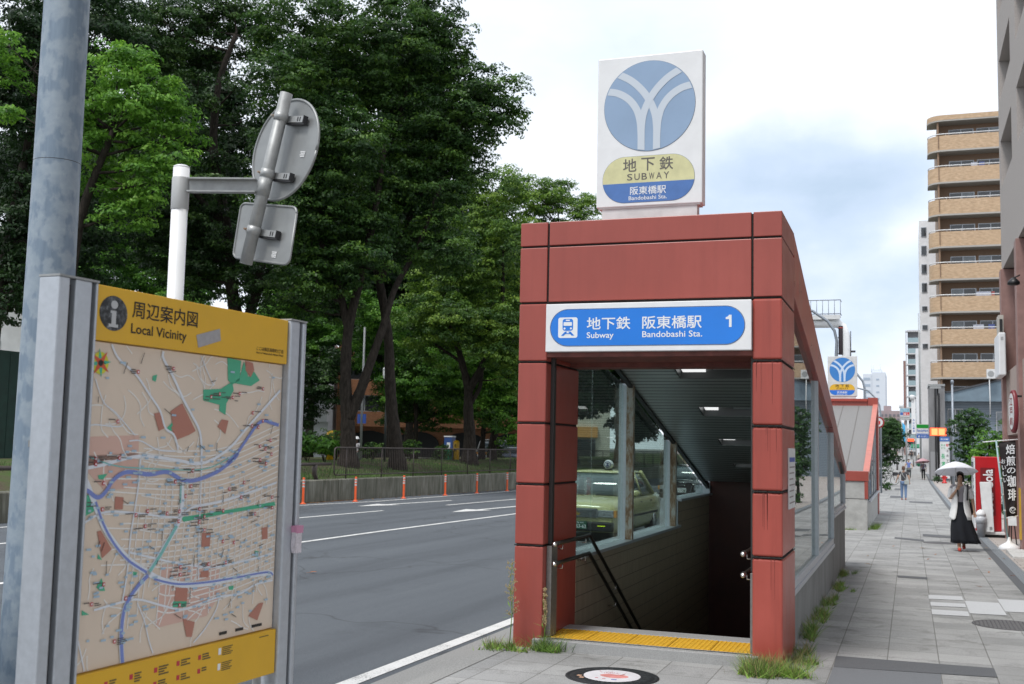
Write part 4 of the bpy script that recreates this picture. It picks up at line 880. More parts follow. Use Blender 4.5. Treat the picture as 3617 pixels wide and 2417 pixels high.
for (u, z) in [(.158, .813), (.293, .817), (.432, .819), (.566, .823), (.702, .825), (.431, .763), (.569, .765), (.701, .768), (.29, .755), (.15, .75)]:
    mflat([(u-.009, z-.010), (u+.009, z-.010), (u+.009, z+.010), (u-.009, z+.010)], .0365, li)
    for k in range(rg.randint(2, 5)):
        l_ = rg.uniform(.025, .06); mflat([(u+.018, z+.006-.010*k), (u+.018+l_, z+.006-.010*k), (u+.018+l_, z+.012-.010*k), (u+.018, z+.012-.010*k)], .0365, lt)
for (u, z) in [(.835, .763), (.836, .829)]:
    mflat([(u-.009, z-.014), (u+.009, z-.014), (u+.009, z+.014), (u-.009, z+.014)], .0365, lw)
    for k in range(5): mflat([(u+.018, z+.012-.008*k), (u+.09-.01*(k % 3), z+.012-.008*k), (u+.09-.01*(k % 3), z+.016-.008*k), (u+.018, z+.016-.008*k)], .0365, lt)
mflat([(1.12, .845), (1.19, .845), (1.19, .849), (1.12, .849)], .0365, lt)
li.build('legend_symbol', M_ICON, leg); lt.build('legend_print', mat('legend_ink', (.12, .09, .03), .6), leg); lw.build('legend_key', LETTER_W, leg)
# crumpled packet pushed onto the right post
pk = thing('paper_packet', 'crumpled pink and white paper packet stuck on the right post of the map board', 'packet', tuple(bp(1.37, 1.22, .05)))
mb = MB(); mb.loft([[bp(1.345+dx*w_+sh, z, o_) for dx, o_ in ((-1, .052), (1, .052), (1, .078), (-1, .078))] for z, w_, sh in ((1.215, .022, .005), (1.25, .026, .0), (1.30, .024, .003), (1.335, .028, .006))], sm=False)
pb = mb.build('wrapper', mat('packet_white', (.6, .56, .6), .6, 0, 60, .2), pk); mb = MB(); mb.loft([[bp(1.345+dx*w_+.006, z, o_) for dx, o_ in ((-1, .05), (1, .05), (1, .08), (-1, .08))] for z, w_ in ((1.31, .027), (1.345, .031))], sm=False); mb.build('wrapper_top', mat('packet_pink', (.55, .25, .38), .6), pk)

# ------------------------------------------------------------------ utility pole
t = NT('patchy_grey_pole'); v = t.map()
blot = t.ramp(t.math('ADD', t.math('MULTIPLY', t.noise(t.map((1, 1, .8)), 8, 5, .5), .7), t.math('MULTIPLY', t.noise(t.map((1, 1, .5)), 19, 4, .5), .3)), [(.45, (0, 0, 0)), (.52, (1, 1, 1))])
c = t.mix(blot, t.ramp(t.noise(t.map((14, 14, 1.2)), 3, 5), [(.3, (.155, .21, .275)), (.7, (.215, .28, .35))]), t.ramp(t.noise(v, 14, 4), [(.3, (.235, .295, .355)), (.7, (.31, .365, .415))]))
c = t.mix(t.ramp(t.noise(v, 70, 2), [(.73, (0, 0, 0)), (.77, (1, 1, 1))]), c, (.42, .43, .42))
t.set(Base_Color=c, Roughness=.55, Metallic=.15); t.bump(t.noise(v, 25, 4), .12, .01); POLEM = t.m
PX, PY = -5.29, 5.72
up = thing('utility_pole', 'thick patchy grey steel utility pole behind the map board at the left edge', 'pole', (PX, PY, -.1))
mb = MB(); mb.tube([(PX, PY, -.3), (PX, PY, .9), (PX, PY, 3.55), (PX, PY, 6), (PX, PY, 10)], [.172, .165, .1475, .140, .125], 32); mb.build('shaft', POLEM, up)
mb = MB(); mb.lathe([(.1478, -.002), (.1486, 0), (.1478, .002)], (PX, PY, 3.55), 32); mb.build('shaft_joint', ALU_D, up)
vd = Vector((-PX, -PY, 0)).normalized(); vs = Vector((-vd.y, vd.x, 0))
mb = MB(); c0 = Vector((PX, PY, 0)) + vd*.15 + vs*.03
mb.obox(c0+EZ*.40, vs, vd, EZ, .085, .05, .62); mb.obox(c0+EZ*1.03, vs, vd, EZ, .092, .056, .012); mb.build('cable_cover', POLEM, up, bevel=.012)
mb = MB(); mb.obox(Vector((PX, PY, 0))+vd*.165-vs*.04+EZ*1.70, vs, vd, EZ, .03, .012, .02); mb.obox(Vector((PX, PY, 0))+vd*.16+vs*.02+EZ*1.36, vs, vd, EZ, .02, .006, .014); mb.build('cable_clip', GALV, up)
t = NT('torn_sticker'); v = t.map(); t.set(Base_Color=t.ramp(t.noise(v, 25, 4), [(.4, (.2, .22, .24)), (.5, (.6, .6, .58))]), Roughness=.8)
mb = MB(); 
for k in range(6): 
    a0, a1 = .62+k*.05, .67+k*.05; R_ = .1675
    mb.poly([Vector((PX, PY, 0))+(vd*math.cos(a)+vs*math.sin(a))*R_+EZ*z for a, z in ((a0, 2.02+.03*math.sin(k)), (a1, 2.02+.03*math.sin(k+1)), (a1, 2.19+.02*math.cos(k*1.3+1.3)), (a0, 2.19+.02*math.cos(k*1.3)))])
mb.build('torn_sticker', t.m, up)
# ------------------------------------------------------------------ white post carrying two road signs seen from behind
sp_ = thing('sign_post', 'white round post with a bent side arm carrying two road signs seen from behind', 'sign post', (-3.785, 5.03, -.12))
BX_, BY_ = -3.785, 5.03
mb = MB(); mb.tube([(BX_, BY_, -.2), (BX_, BY_, 3.245)], .0445, 24); mb.lathe([(.0445, 0), (.044, .008), (.03, .016), (.002, .02)], (BX_, BY_, 3.245), 24); mb.build('post', WHITE, sp_)
mb = MB(); mb.lathe([(.047, -.09), (.048, -.088), (.048, .088), (.047, .09)], (BX_, BY_, 3.10), 24); mb.build('clamp', mat('pale_grey_clamp', (.45, .46, .46), .5, .2), sp_)
J = Vector((-3.335, 5.165, 0)); A0 = Vector((BX_, BY_, 0)); ad = (J-A0).normalized(); an_ = Vector((-ad.y, ad.x, 0))
mb = MB(); L_ = (J-A0).length-.09
mid = A0+ad*(.05+L_/2)+EZ*3.145
mb.obox(mid, ad, an_, EZ, L_/2, .004, .038); mb.obox(mid+EZ*.036-an_*.02, ad, an_, EZ, L_/2, .024, .004); mb.obox(mid-EZ*.036-an_*.02, ad, an_, EZ, L_/2, .024, .004); mb.build('side_arm', GALV, sp_)
LEAN = Vector((.205, .03, 1)).normalized()
pt = lambda h: J + EZ*3.145 + LEAN*h
mb = MB(); mb.tube([pt(-.44), pt(.535)], .0345, 20); mb.build('sign_tube', GALV, sp_)
NF = Vector((.38, .92, 0)).normalized(); NF = (NF - LEAN*NF.dot(LEAN)).normalized(); SXv = LEAN.cross(NF).normalized()*-1
if SXv.x < 0: SXv = -SXv
mb = MB(); mb.tube([pt(-.055), pt(.045)], .0375, 20); mb.build('arm_clamp', GALV, sp_)
BACK = mat('sign_back_grey', (.27, .28, .28), .45, .4, 6, .14)
rs1 = thing('round_road_sign', 'round road sign seen from its grey back, clamped on the leaning tube', 'road sign', tuple(pt(.25)))
cS = pt(.235)+NF*.075
mb = MB(); Rr_ = .29
mb.lathe([(Rr_, 0), (Rr_, .002)], cS, 48, ax=NF); mb.tube([cS+(SXv*math.cos(a)+LEAN*math.sin(a))*Rr_ for a in np.linspace(0, 6.2832, 49)], .008, 8); mb.build('sign_plate', BACK, rs1)
mb = MB(); mb.lathe([(Rr_-.004, 0), (Rr_-.004, .001)], cS+NF*.003, 48, ax=NF); mb.build('sign_face', mat('sign_face_red', (.5, .03, .03), .4), rs1)
def bracket(parent, h, c):
    mb = MB(); ctr = pt(h)
    mb.tube([ctr-LEAN*.022, ctr+LEAN*.022], .0385, 20); q = ctr + NF*(.075-.022)+SXv*.07
    mb.obox(q-SXv*.012, SXv, NF, LEAN, .10, .014, .018); o = mb.build('bracket', mat('bracket_grey', (.38, .39, .39), .45, .4), parent)
    mb = MB()
    for k in (0, 1): mb.obox(q-NF*.0147+SXv*(.035+.02*k), SXv, NF, LEAN, .004, .001, .012)
    mb.obox(q-LEAN*.024+SXv*.01, SXv, NF, LEAN, .085, .01, .005); mb.obox(q+SXv*.09-NF*.004, SXv, NF, LEAN, .003, .015, .020); mb.build('slot', ALU_D, o)
    mb = MB(); b_ = ctr - SXv*.045 - NF*.005; mb.lathe([(.011, -.012), (.011, .012)], b_, 6, ax=NF, sm=False); mb.lathe([(.006, -.03), (.006, .03)], b_, 8, ax=NF); mb.build('bolt', RUST, o)
def rear_label(parent, c):
    mb = MB()
    for k in range(4): mb.obox(c-NF*.003-LEAN*.009*k+SXv*.003*(k % 2), SXv, NF, LEAN, .022-.003*(k % 2), .0006, .003)
    mb.build('rear_label', WHITE_D, parent)
bracket(rs1, .40, cS); bracket(rs1, .075, cS); rear_label(rs1, cS+SXv*.175+LEAN*-.01)
rs2 = thing('square_road_sign', 'rounded square supplementary sign seen from its grey back, at the foot of the leaning tube', 'road sign', tuple(pt(-.3)))
c2_ = pt(-.245)+NF*.07
UPV = Vector((0.04, .0, 1)).normalized(); UPV = (UPV-NF*UPV.dot(NF)).normalized(); S2 = SXv - UPV*SXv.dot(UPV); S2.normalize()
outl = []
for (cx__, cz__, a0) in ((.225, .125, 0), (-.225, .125, 90), (-.225, -.125, 180), (.225, -.125, 270)):
    for k in range(7):
        a = math.radians(a0+15*k); outl.append(c2_ + SXv*(cx__+.045*math.cos(a)) + UPV*(cz__+.035*math.sin(a)))
mb = MB(); mb.prism(outl, NF*.002); mb.tube(outl+[outl[0]], .007, 8); mb.build('sign_plate', BACK, rs2)
mb = MB(); mb.prism([c2_+(p-c2_)*.97+NF*.0025 for p in outl], NF*.001); mb.build('sign_face', WHITE, rs2)
bracket(rs2, -.25, c2_); rear_label(rs2, c2_+SXv*.14-LEAN*.10)
TREES = [('T1', [([(-20.56, 38.58, 0.93), (-20.58, 38.47, 1.98), (-20.59, 38.38, 2.83), (-20.64, 38.24, 4.01), (-20.53, 38.08, 6.04), (-20.06, 38.04, 8.08), (-19.47, 37.99, 10.8), (-19.12, 37.86, 13.35)], 0.35, 0.1), ([(-20.57, 38.4, 2.66), (-20.16, 38.46, 3.6), (-19.77, 38.49, 4.74), (-19.25, 38.52, 6.22), (-19.0, 38.98, 7.84), (-18.3, 39.59, 9.67), (-17.45, 39.65, 12.11)], 0.25, 0.07), ([(-20.49, 38.1, 6.04), (-20.94, 37.73, 8.06), (-21.46, 36.78, 10.31), (-21.48, 35.92, 13.51), (-22.12, 36.48, 16.33)], 0.18, 0.05)], [(-21.78, 36.12, 17.56, 1.86), (-20.95, 37.83, 16.49, 1.91), (-21.71, 34.64, 14.83, 1.13), (-21.59, 36.12, 13.4, 1.59), (-22.59, 35.17, 12.63, 0.82), (-20.01, 35.84, 12.87, 1.64), (-22.16, 35.66, 10.96, 1.4), (-21.08, 36.76, 10.63, 1.42), (-19.61, 37.56, 10.21, 1.26), (-22.29, 37.31, 9.08, 1.45), (-20.46, 37.51, 8.53, 1.18), (-23.65, 37.4, 9.5, 0.95), (-21.15, 36.43, 7.71, 0.91), (-23.18, 38.62, 7.2, 0.88), (-18.94, 36.39, 8.46, 0.98), (-21.45, 38.37, 7.13, 0.78)]), ('T2', [([(-19.64, 41.05, 0.94), (-19.76, 40.88, 2.21), (-19.85, 40.75, 3.15), (-19.9, 40.59, 4.51), (-19.95, 40.42, 6.08), (-20.27, 40.07, 8.39), (-20.56, 39.83, 9.8), (-20.4, 39.66, 12.11), (-19.15, 39.73, 15.85), (-18.61, 39.64, 18.7)], 0.31, 0.08), ([(-20.27, 40.07, 8.39), (-19.38, 40.21, 10.18), (-18.18, 40.36, 13.04), (-16.99, 40.63, 14.66)], 0.2, 0.05)], [(-18.53, 39.42, 19.16, 1.68), (-19.33, 37.97, 17.62, 1.9), (-18.18, 40.07, 17.52, 1.43), (-16.64, 40.39, 16.2, 1.06), (-15.89, 40.68, 15.59, 1.33), (-15.3, 40.7, 14.64, 0.88), (-17.14, 39.65, 14.4, 1.48), (-19.48, 40.06, 15.25, 1.97), (-19.92, 39.15, 12.5, 1.67), (-18.07, 39.74, 12.17, 1.58), (-17.23, 41.11, 12.89, 1.17), (-19.25, 40.35, 10.2, 1.6), (-17.36, 39.82, 9.67, 1.39), (-16.92, 40.75, 14.15, 1.07), (-16.99, 39.26, 18.2, 0.78)]), ('T3', [([(-20.27, 50.41, 1.06), (-20.24, 50.32, 2.17), (-20.29, 50.17, 3.44), (-20.29, 50.06, 4.5), (-20.56, 49.84, 5.77), (-20.91, 49.59, 7.04), (-21.69, 49.14, 8.72)], 0.36, 0.09), ([(-20.29, 50.07, 4.4), (-19.72, 50.18, 5.37), (-19.31, 50.23, 6.44), (-18.68, 50.24, 8.58), (-18.64, 49.95, 11.55)], 0.25, 0.07), ([(-20.26, 50.16, 3.65), (-19.77, 50.25, 4.51), (-19.56, 50.22, 5.58), (-18.89, 50.29, 7.3)], 0.14, 0.05), ([(-20.56, 49.84, 5.77), (-21.32, 49.52, 6.29), (-22.01, 49.21, 6.8)], 0.1, 0.04)], [(-18.69, 49.92, 13.93, 1.39), (-19.94, 50.28, 12.54, 1.63), (-17.76, 49.39, 11.41, 1.37), (-20.48, 49.47, 10.24, 1.82), (-19.21, 51.6, 9.87, 1.65), (-22.32, 50.54, 9.36, 1.65), (-19.14, 48.56, 7.74, 1.35), (-17.69, 49.42, 7.82, 1.15), (-17.89, 48.84, 6.3, 1.14), (-22.41, 48.74, 7.61, 1.28), (-20.36, 47.71, 7.67, 1.24), (-19.24, 50.05, 6.63, 1.06), (-21.96, 49.91, 6.43, 0.97), (-17.82, 49.95, 5.13, 0.94)]), ('T4', [([(-18.43, 61.74, 1.24), (-18.63, 61.3, 4.88), (-18.8, 60.74, 9.91), (-18.99, 60.22, 14.44)], 0.35, 0.1)], [(-21.33, 60.67, 16.48, 1.42), (-19.85, 59.9, 16.09, 1.14), (-19.26, 61.41, 16.66, 0.98), (-17.72, 61.23, 15.75, 0.92), (-18.92, 60.86, 14.56, 1.53), (-17.22, 60.06, 13.31, 1.5), (-20.64, 61.18, 14.18, 1.55), (-20.21, 58.52, 11.16, 1.48), (-18.33, 59.93, 11.82, 1.75), (-20.54, 60.01, 8.84, 1.26)]), ('T5', [([(-26.45, 29.01, 0.68), (-26.28, 28.82, 3.16), (-25.85, 28.69, 6.0), (-25.27, 28.59, 9.13), (-24.31, 28.68, 11.7)], 0.35, 0.1)], [(-23.38, 28.25, 13.37, 0.84), (-25.06, 29.02, 13.49, 0.87), (-22.98, 28.45, 12.53, 0.98), (-25.01, 29.28, 12.07, 1.02), (-22.68, 29.21, 12.01, 0.78), (-22.24, 29.68, 11.53, 0.6), (-23.72, 29.48, 11.44, 0.94), (-25.13, 28.35, 12.4, 0.78), (-23.87, 28.17, 13.97, 0.63), (-24.94, 27.83, 11.22, 0.7), (-21.98, 28.72, 10.68, 0.56), (-27.87, 27.74, 13.34, 0.58), (-27.53, 27.13, 14.27, 0.64), (-26.86, 27.0, 12.0, 0.42), (-24.98, 29.39, 10.32, 0.87), (-23.1, 28.81, 9.92, 0.84), (-23.95, 28.88, 9.12, 0.78), (-22.19, 29.15, 10.23, 0.56)]), ('T6', [([(-26.0, 39.82, 0.91), (-26.05, 39.52, 3.72), (-26.28, 39.19, 6.25), (-26.51, 38.91, 8.23), (-26.66, 38.62, 10.58), (-27.13, 38.14, 13.65), (-26.93, 37.94, 16.37), (-26.22, 37.98, 18.55)], 0.4, 0.1), ([(-26.2, 39.25, 5.89), (-25.58, 39.3, 7.71), (-25.31, 39.27, 8.98), (-24.6, 39.32, 10.99), (-24.41, 40.22, 13.42)], 0.26, 0.08), ([(-26.66, 38.62, 10.58), (-28.17, 37.9, 12.36), (-29.51, 37.11, 15.4)], 0.16, 0.05)], [(-28.7, 38.67, 19.47, 2.07), (-29.2, 36.17, 18.77, 1.97), (-27.12, 38.89, 19.95, 1.31), (-24.95, 36.74, 15.98, 0.7), (-27.0, 36.31, 15.67, 1.05), (-28.58, 38.18, 12.07, 1.56), (-27.42, 38.51, 10.22, 1.37), (-29.69, 37.12, 11.16, 1.63), (-25.34, 38.33, 11.19, 0.81), (-28.35, 38.73, 8.63, 1.38), (-25.18, 39.14, 8.04, 1.18), (-31.02, 37.82, 12.89, 1.76), (-26.72, 38.85, 8.78, 1.09), (-29.26, 38.09, 9.86, 1.46), (-29.69, 37.47, 17.41, 1.66), (-26.45, 39.94, 19.1, 1.14), (-27.7, 39.16, 15.1, 0.79), (-26.17, 38.16, 13.21, 0.76), (-28.15, 38.95, 17.96, 1.03), (-26.65, 39.53, 15.31, 0.64), (-25.93, 36.86, 11.8, 0.87), (-27.99, 38.72, 14.05, 0.89)]), ('T7', [([(-31.62, 31.44, 0.43), (-31.27, 31.12, 4.84), (-30.47, 30.94, 9.58), (-29.68, 30.83, 13.53)], 0.4, 0.1)], [(-28.67, 29.15, 15.89, 1.67), (-29.39, 31.72, 17.61, 1.79), (-30.09, 30.44, 13.29, 1.49), (-29.57, 31.68, 14.94, 1.46), (-31.9, 32.26, 11.6, 1.49), (-28.93, 31.54, 10.75, 1.51), (-30.03, 31.15, 9.12, 1.5), (-26.6, 30.53, 9.3, 1.29), (-27.31, 31.24, 8.07, 1.16), (-29.75, 31.42, 7.39, 1.27), (-29.07, 32.44, 7.2, 1.13), (-31.63, 31.23, 15.49, 1.63), (-26.94, 31.02, 16.4, 1.41), (-29.32, 29.83, 6.23, 0.76)]), ('B1', [([(-31.39, 52.81, 1.07), (-31.25, 52.65, 3.2), (-31.44, 52.34, 5.55), (-31.31, 52.18, 7.68)], 0.16, 0.06)], [(-32.33, 52.09, 8.65, 1.43), (-31.84, 53.5, 9.54, 1.34), (-30.71, 54.1, 7.38, 1.34), (-31.47, 53.46, 7.82, 1.21), (-31.6, 50.2, 6.55, 1.03)]), ('B2', [([(-26.7, 54.49, 1.17), (-26.56, 54.33, 3.3), (-26.76, 54.02, 5.66), (-26.62, 53.86, 7.79)], 0.16, 0.06)], [(-27.28, 51.62, 8.49, 1.38), (-27.09, 52.89, 6.75, 1.17), (-25.39, 55.31, 7.19, 1.56), (-24.9, 52.73, 4.87, 1.38), (-26.27, 52.7, 8.13, 1.4)]), ('B3', [([(-21.89, 56.22, 1.28), (-21.75, 56.05, 3.41), (-21.95, 55.75, 5.77), (-21.81, 55.58, 7.89)], 0.16, 0.06)], [(-23.24, 54.05, 5.65, 1.4), (-21.44, 55.85, 5.77, 1.54), (-20.48, 56.05, 4.6, 1.42), (-23.61, 56.89, 3.66, 1.09), (-19.94, 55.37, 2.71, 0.93), (-21.7, 55.34, 3.86, 1.06)]), ('B5', [([(-25.35, 54.98, 1.2), (-25.21, 54.81, 3.33), (-25.41, 54.51, 5.69), (-25.27, 54.34, 7.82)], 0.16, 0.06)], [(-26.42, 54.34, 4.49, 1.19), (-26.04, 56.37, 3.86, 1.1), (-24.83, 56.1, 3.14, 0.97), (-23.59, 54.35, 4.5, 1.05), (-25.01, 53.44, 5.85, 1.16), (-26.74, 55.08, 3.09, 0.84)]), ('B6', [([(-21.3, 56.43, 1.3), (-21.16, 56.27, 3.42), (-21.35, 55.96, 5.78), (-21.22, 55.8, 7.91)], 0.16, 0.06)], [(-22.36, 57.62, 5.17, 1.1), (-21.1, 57.14, 3.45, 1.2), (-20.81, 58.4, 4.72, 1.1), (-21.1, 55.12, 3.15, 0.81), (-21.92, 55.12, 6.19, 1.06)]), ('B7', [([(-31.3, 52.84, 1.07), (-31.17, 52.68, 3.2), (-31.36, 52.37, 5.55), (-31.23, 52.21, 7.68)], 0.16, 0.06)], [(-32.98, 53.43, 4.9, 1.46), (-31.26, 52.95, 3.68, 1.19), (-29.52, 52.21, 4.37, 1.05), (-31.1, 51.41, 2.69, 1.05), (-29.77, 52.54, 5.8, 1.18), (-31.79, 50.53, 6.12, 1.27)]), ('B4', [([(-39.27, 49.99, 0.89), (-39.13, 49.83, 3.02), (-39.33, 49.52, 5.38), (-39.19, 49.36, 7.5)], 0.16, 0.06)], [(-39.84, 47.84, 12.06, 1.29), (-39.09, 49.14, 10.82, 1.43), (-41.79, 49.27, 10.45, 1.45), (-38.66, 50.5, 10.29, 1.33), (-40.48, 50.29, 9.33, 1.34), (-36.28, 48.92, 9.05, 1.16)]), ('C1', [([(-53.06, 59.98, 0.73), (-52.8, 59.68, 4.67), (-53.17, 58.97, 10.48), (-52.86, 58.35, 17.77)], 0.3, 0.1)], [(-54.41, 57.96, 25.3, 3.55), (-50.32, 58.22, 20.54, 3.48), (-55.13, 58.47, 18.83, 3.56), (-48.94, 57.84, 15.41, 2.85), (-57.67, 60.04, 13.17, 3.04), (-51.65, 58.48, 10.97, 2.31)]), ('C2', [([(-44.79, 62.94, 0.92), (-44.52, 62.65, 4.86), (-44.89, 61.93, 10.67), (-44.58, 61.31, 17.96)], 0.3, 0.1)], [(-42.58, 60.06, 24.0, 1.72), (-43.69, 64.14, 22.24, 1.52), (-43.79, 63.21, 19.24, 1.79), (-47.89, 62.37, 26.73, 3.04), (-45.57, 58.82, 20.65, 3.14), (-46.68, 58.37, 16.55, 3.12), (-45.7, 63.53, 17.9, 2.42), (-43.8, 59.31, 13.16, 2.54), (-40.89, 60.29, 14.35, 1.98)]), ('C3', [([(-37.98, 65.38, 1.07), (-37.71, 65.09, 5.01), (-38.08, 64.37, 10.82), (-37.78, 63.75, 18.11)], 0.3, 0.1)], [(-37.97, 66.77, 10.22, 1.81), (-38.98, 63.42, 8.97, 2.03), (-38.2, 65.03, 7.36, 1.76), (-38.63, 65.49, 26.87, 2.73), (-38.87, 64.49, 21.97, 2.98), (-36.6, 66.07, 19.47, 3.3), (-37.76, 61.4, 16.14, 2.55), (-37.55, 66.88, 15.1, 3.03), (-39.96, 64.15, 13.22, 2.07)]), ('C4', [([(-31.69, 67.64, 1.21), (-31.43, 67.34, 5.15), (-31.8, 66.62, 10.96), (-31.49, 66.01, 18.25)], 0.3, 0.1)], [(-33.19, 64.76, 8.45, 1.72), (-32.39, 66.44, 7.43, 2.04), (-30.66, 66.93, 6.29, 1.74), (-28.91, 66.43, 7.98, 2.01), (-32.42, 67.19, 26.84, 3.01), (-29.38, 64.45, 21.26, 2.85), (-31.4, 63.08, 17.02, 3.09), (-30.18, 69.53, 16.8, 3.03), (-32.93, 67.12, 13.45, 2.97), (-29.68, 67.18, 12.16, 2.34), (-35.98, 67.95, 12.45, 2.13)]), ('C6', [([(-17.67, 72.66, 1.53), (-17.41, 72.36, 5.46), (-17.78, 71.65, 11.28), (-17.47, 71.03, 18.56)], 0.3, 0.1)], [(-21.17, 67.29, 13.07, 2.25), (-20.83, 72.38, 10.84, 2.39), (-17.56, 69.15, 10.96, 2.55), (-16.15, 73.25, 9.66, 2.66), (-12.98, 70.57, 8.2, 2.25), (-19.43, 74.27, 7.07, 2.42), (-15.93, 72.42, 5.47, 2.33), (-20.29, 69.75, 5.32, 1.72), (-12.68, 72.16, 4.62, 1.71), (-17.31, 72.09, 3.13, 1.16)]), ('C5', [([(-26.29, 69.57, 1.33), (-26.03, 69.27, 5.27), (-26.4, 68.56, 11.08), (-26.09, 67.94, 18.37)], 0.3, 0.1)], [(-28.04, 68.23, 5.79, 1.75), (-25.8, 68.08, 5.79, 1.73), (-24.28, 67.99, 7.21, 1.72), (-25.91, 67.04, 13.78, 2.59), (-28.82, 69.88, 9.49, 2.4), (-24.27, 66.98, 9.69, 2.27), (-31.16, 67.77, 9.9, 2.07), (-23.21, 68.0, 13.84, 1.72), (-22.89, 70.91, 11.9, 2.08)]), ('T8', [([(-15.2, 60.75, 1.43), (-15.29, 60.5, 3.63), (-15.03, 60.35, 6.07), (-15.33, 59.87, 9.72)], 0.36, 0.1), ([(-15.16, 60.42, 4.85), (-14.33, 60.52, 6.82), (-13.61, 60.54, 9.27)], 0.2, 0.06)], [(-15.59, 59.39, 9.67, 1.71), (-14.13, 58.57, 8.09, 1.67), (-13.86, 61.67, 9.41, 1.5), (-15.95, 59.0, 7.19, 1.45), (-14.24, 59.96, 10.69, 1.47)]), ('T9', [([(-13.48, 65.65, 1.34), (-13.58, 65.39, 3.55), (-13.18, 65.28, 6.15), (-13.26, 64.93, 9.27)], 0.34, 0.1)], [(-13.31, 63.92, 8.64, 1.8), (-11.97, 63.73, 6.56, 1.52), (-14.18, 65.62, 6.71, 1.32), (-12.41, 63.26, 9.58, 1.27)])]
# ------------------------------------------------------------------ trees
BARK = mat('dark_bark', (.036, .030, .025), .95, 0, 14, .6, 1.0, 30, spec=.15, stretch=(1, 1, .3))
LEAF_A = leaf_mat('camphor_leaf', [(.015, .044, .012), (.038, .096, .019), (.080, .168, .025), (.165, .285, .036), (.29, .41, .06)], .38)
LEAF_B = leaf_mat('bright_young_leaf', [(.024, .078, .014), (.065, .175, .022), (.13, .30, .034), (.21, .42, .05), (.32, .50, .08)], .42)
LEAF_C = leaf_mat('deep_green_leaf', [(.007, .023, .008), (.017, .048, .012), (.040, .095, .018), (.095, .185, .03)], .26)
LEAF_D = leaf_mat('street_tree_leaf', [(.018, .055, .016), (.035, .095, .022), (.065, .15, .03), (.11, .21, .045)], .3)
def crown_mesh(name, lobes, org, m, seed, dens=1.0, size=.135, clump=.5, tone=(.06, .46), flat_=.75, lit_tip=.42):
    """leaves gathered in many small clumps over the surface and through the inside of the lobes"""
    rg = np.random.RandomState(seed); C_, Nn, Tn = [], [], []
    for (x, y, z, R) in lobes:
        R *= 1.12*rg.uniform(.92, 1.08); nc = max(8, int(56*(R/1.5)**2*dens)); cr = clump*min(1.0, .55+.3*R)
        d = rg.normal(size=(nc, 3)); d /= np.linalg.norm(d, axis=1)[:, None]
        rr = R*np.where(rg.rand(nc) < .75, rg.uniform(.72, 1.04, nc), rg.uniform(.1, .72, nc))
        cc = np.array([x, y, z]) + d*rr[:, None]*np.array([1, 1, .85])
        for k in range(nc):
            nl = int(rg.uniform(62, 108)*(cr/.5)**2*(.15/size)**1.5)
            q = rg.normal(size=(nl, 3)); q /= np.linalg.norm(q, axis=1)[:, None]; q[:, 2] = np.abs(q[:, 2])*.9-.25
            r_ = cr*rg.uniform(.75, 1.3)*rg.uniform(.55, 1.08, nl)
            p = cc[k] + q*r_[:, None]*np.array([1, 1, flat_]); C_.append(p)
            nrm = q*.55 + d[k]*.35 + np.array([0, 0, .45]) + rg.normal(size=(nl, 3))*.42; Nn.append(nrm)
            t0 = rg.uniform(*tone); Tn.append(np.clip(t0 + rg.normal(size=nl)*.10 + lit_tip*np.clip(q[:, 2], 0, 1)*rg.rand(nl), 0, 1))  # clump tops paler: young growth, plus top light painted into the tone
    C_ = np.concatenate(C_); Nn = np.concatenate(Nn); Tn = np.concatenate(Tn); Nn /= np.linalg.norm(Nn, axis=1)[:, None]; n = len(C_)
    a = rg.normal(size=(n, 3)); u = np.cross(Nn, a); u /= np.linalg.norm(u, axis=1)[:, None]; w = np.cross(Nn, u)
    s = size*rg.uniform(.65, 1.25, n)[:, None]
    V = np.stack([C_-u*s*.6, C_-w*s*.28+Nn*s*.06, C_+u*s*.6, C_+w*s*.28+Nn*s*.06], 1).reshape(-1, 3) - np.array(org)
    me = bpy.data.meshes.new(name); me.vertices.add(4*n); me.loops.add(4*n); me.polygons.add(n)
    me.vertices.foreach_set('co', V.astype('f').ravel()); me.loops.foreach_set('vertex_index', np.arange(4*n, dtype='i'))
    me.polygons.foreach_set('loop_start', np.arange(0, 4*n, 4, dtype='i')); me.polygons.foreach_set('loop_total', np.full(n, 4, 'i'))
    at = me.attributes.new('tone', 'FLOAT', 'FACE'); at.data.foreach_set('value', Tn.astype('f')); me.materials.append(m); me.update(calc_edges=True)
    return me
NLEAF = 0
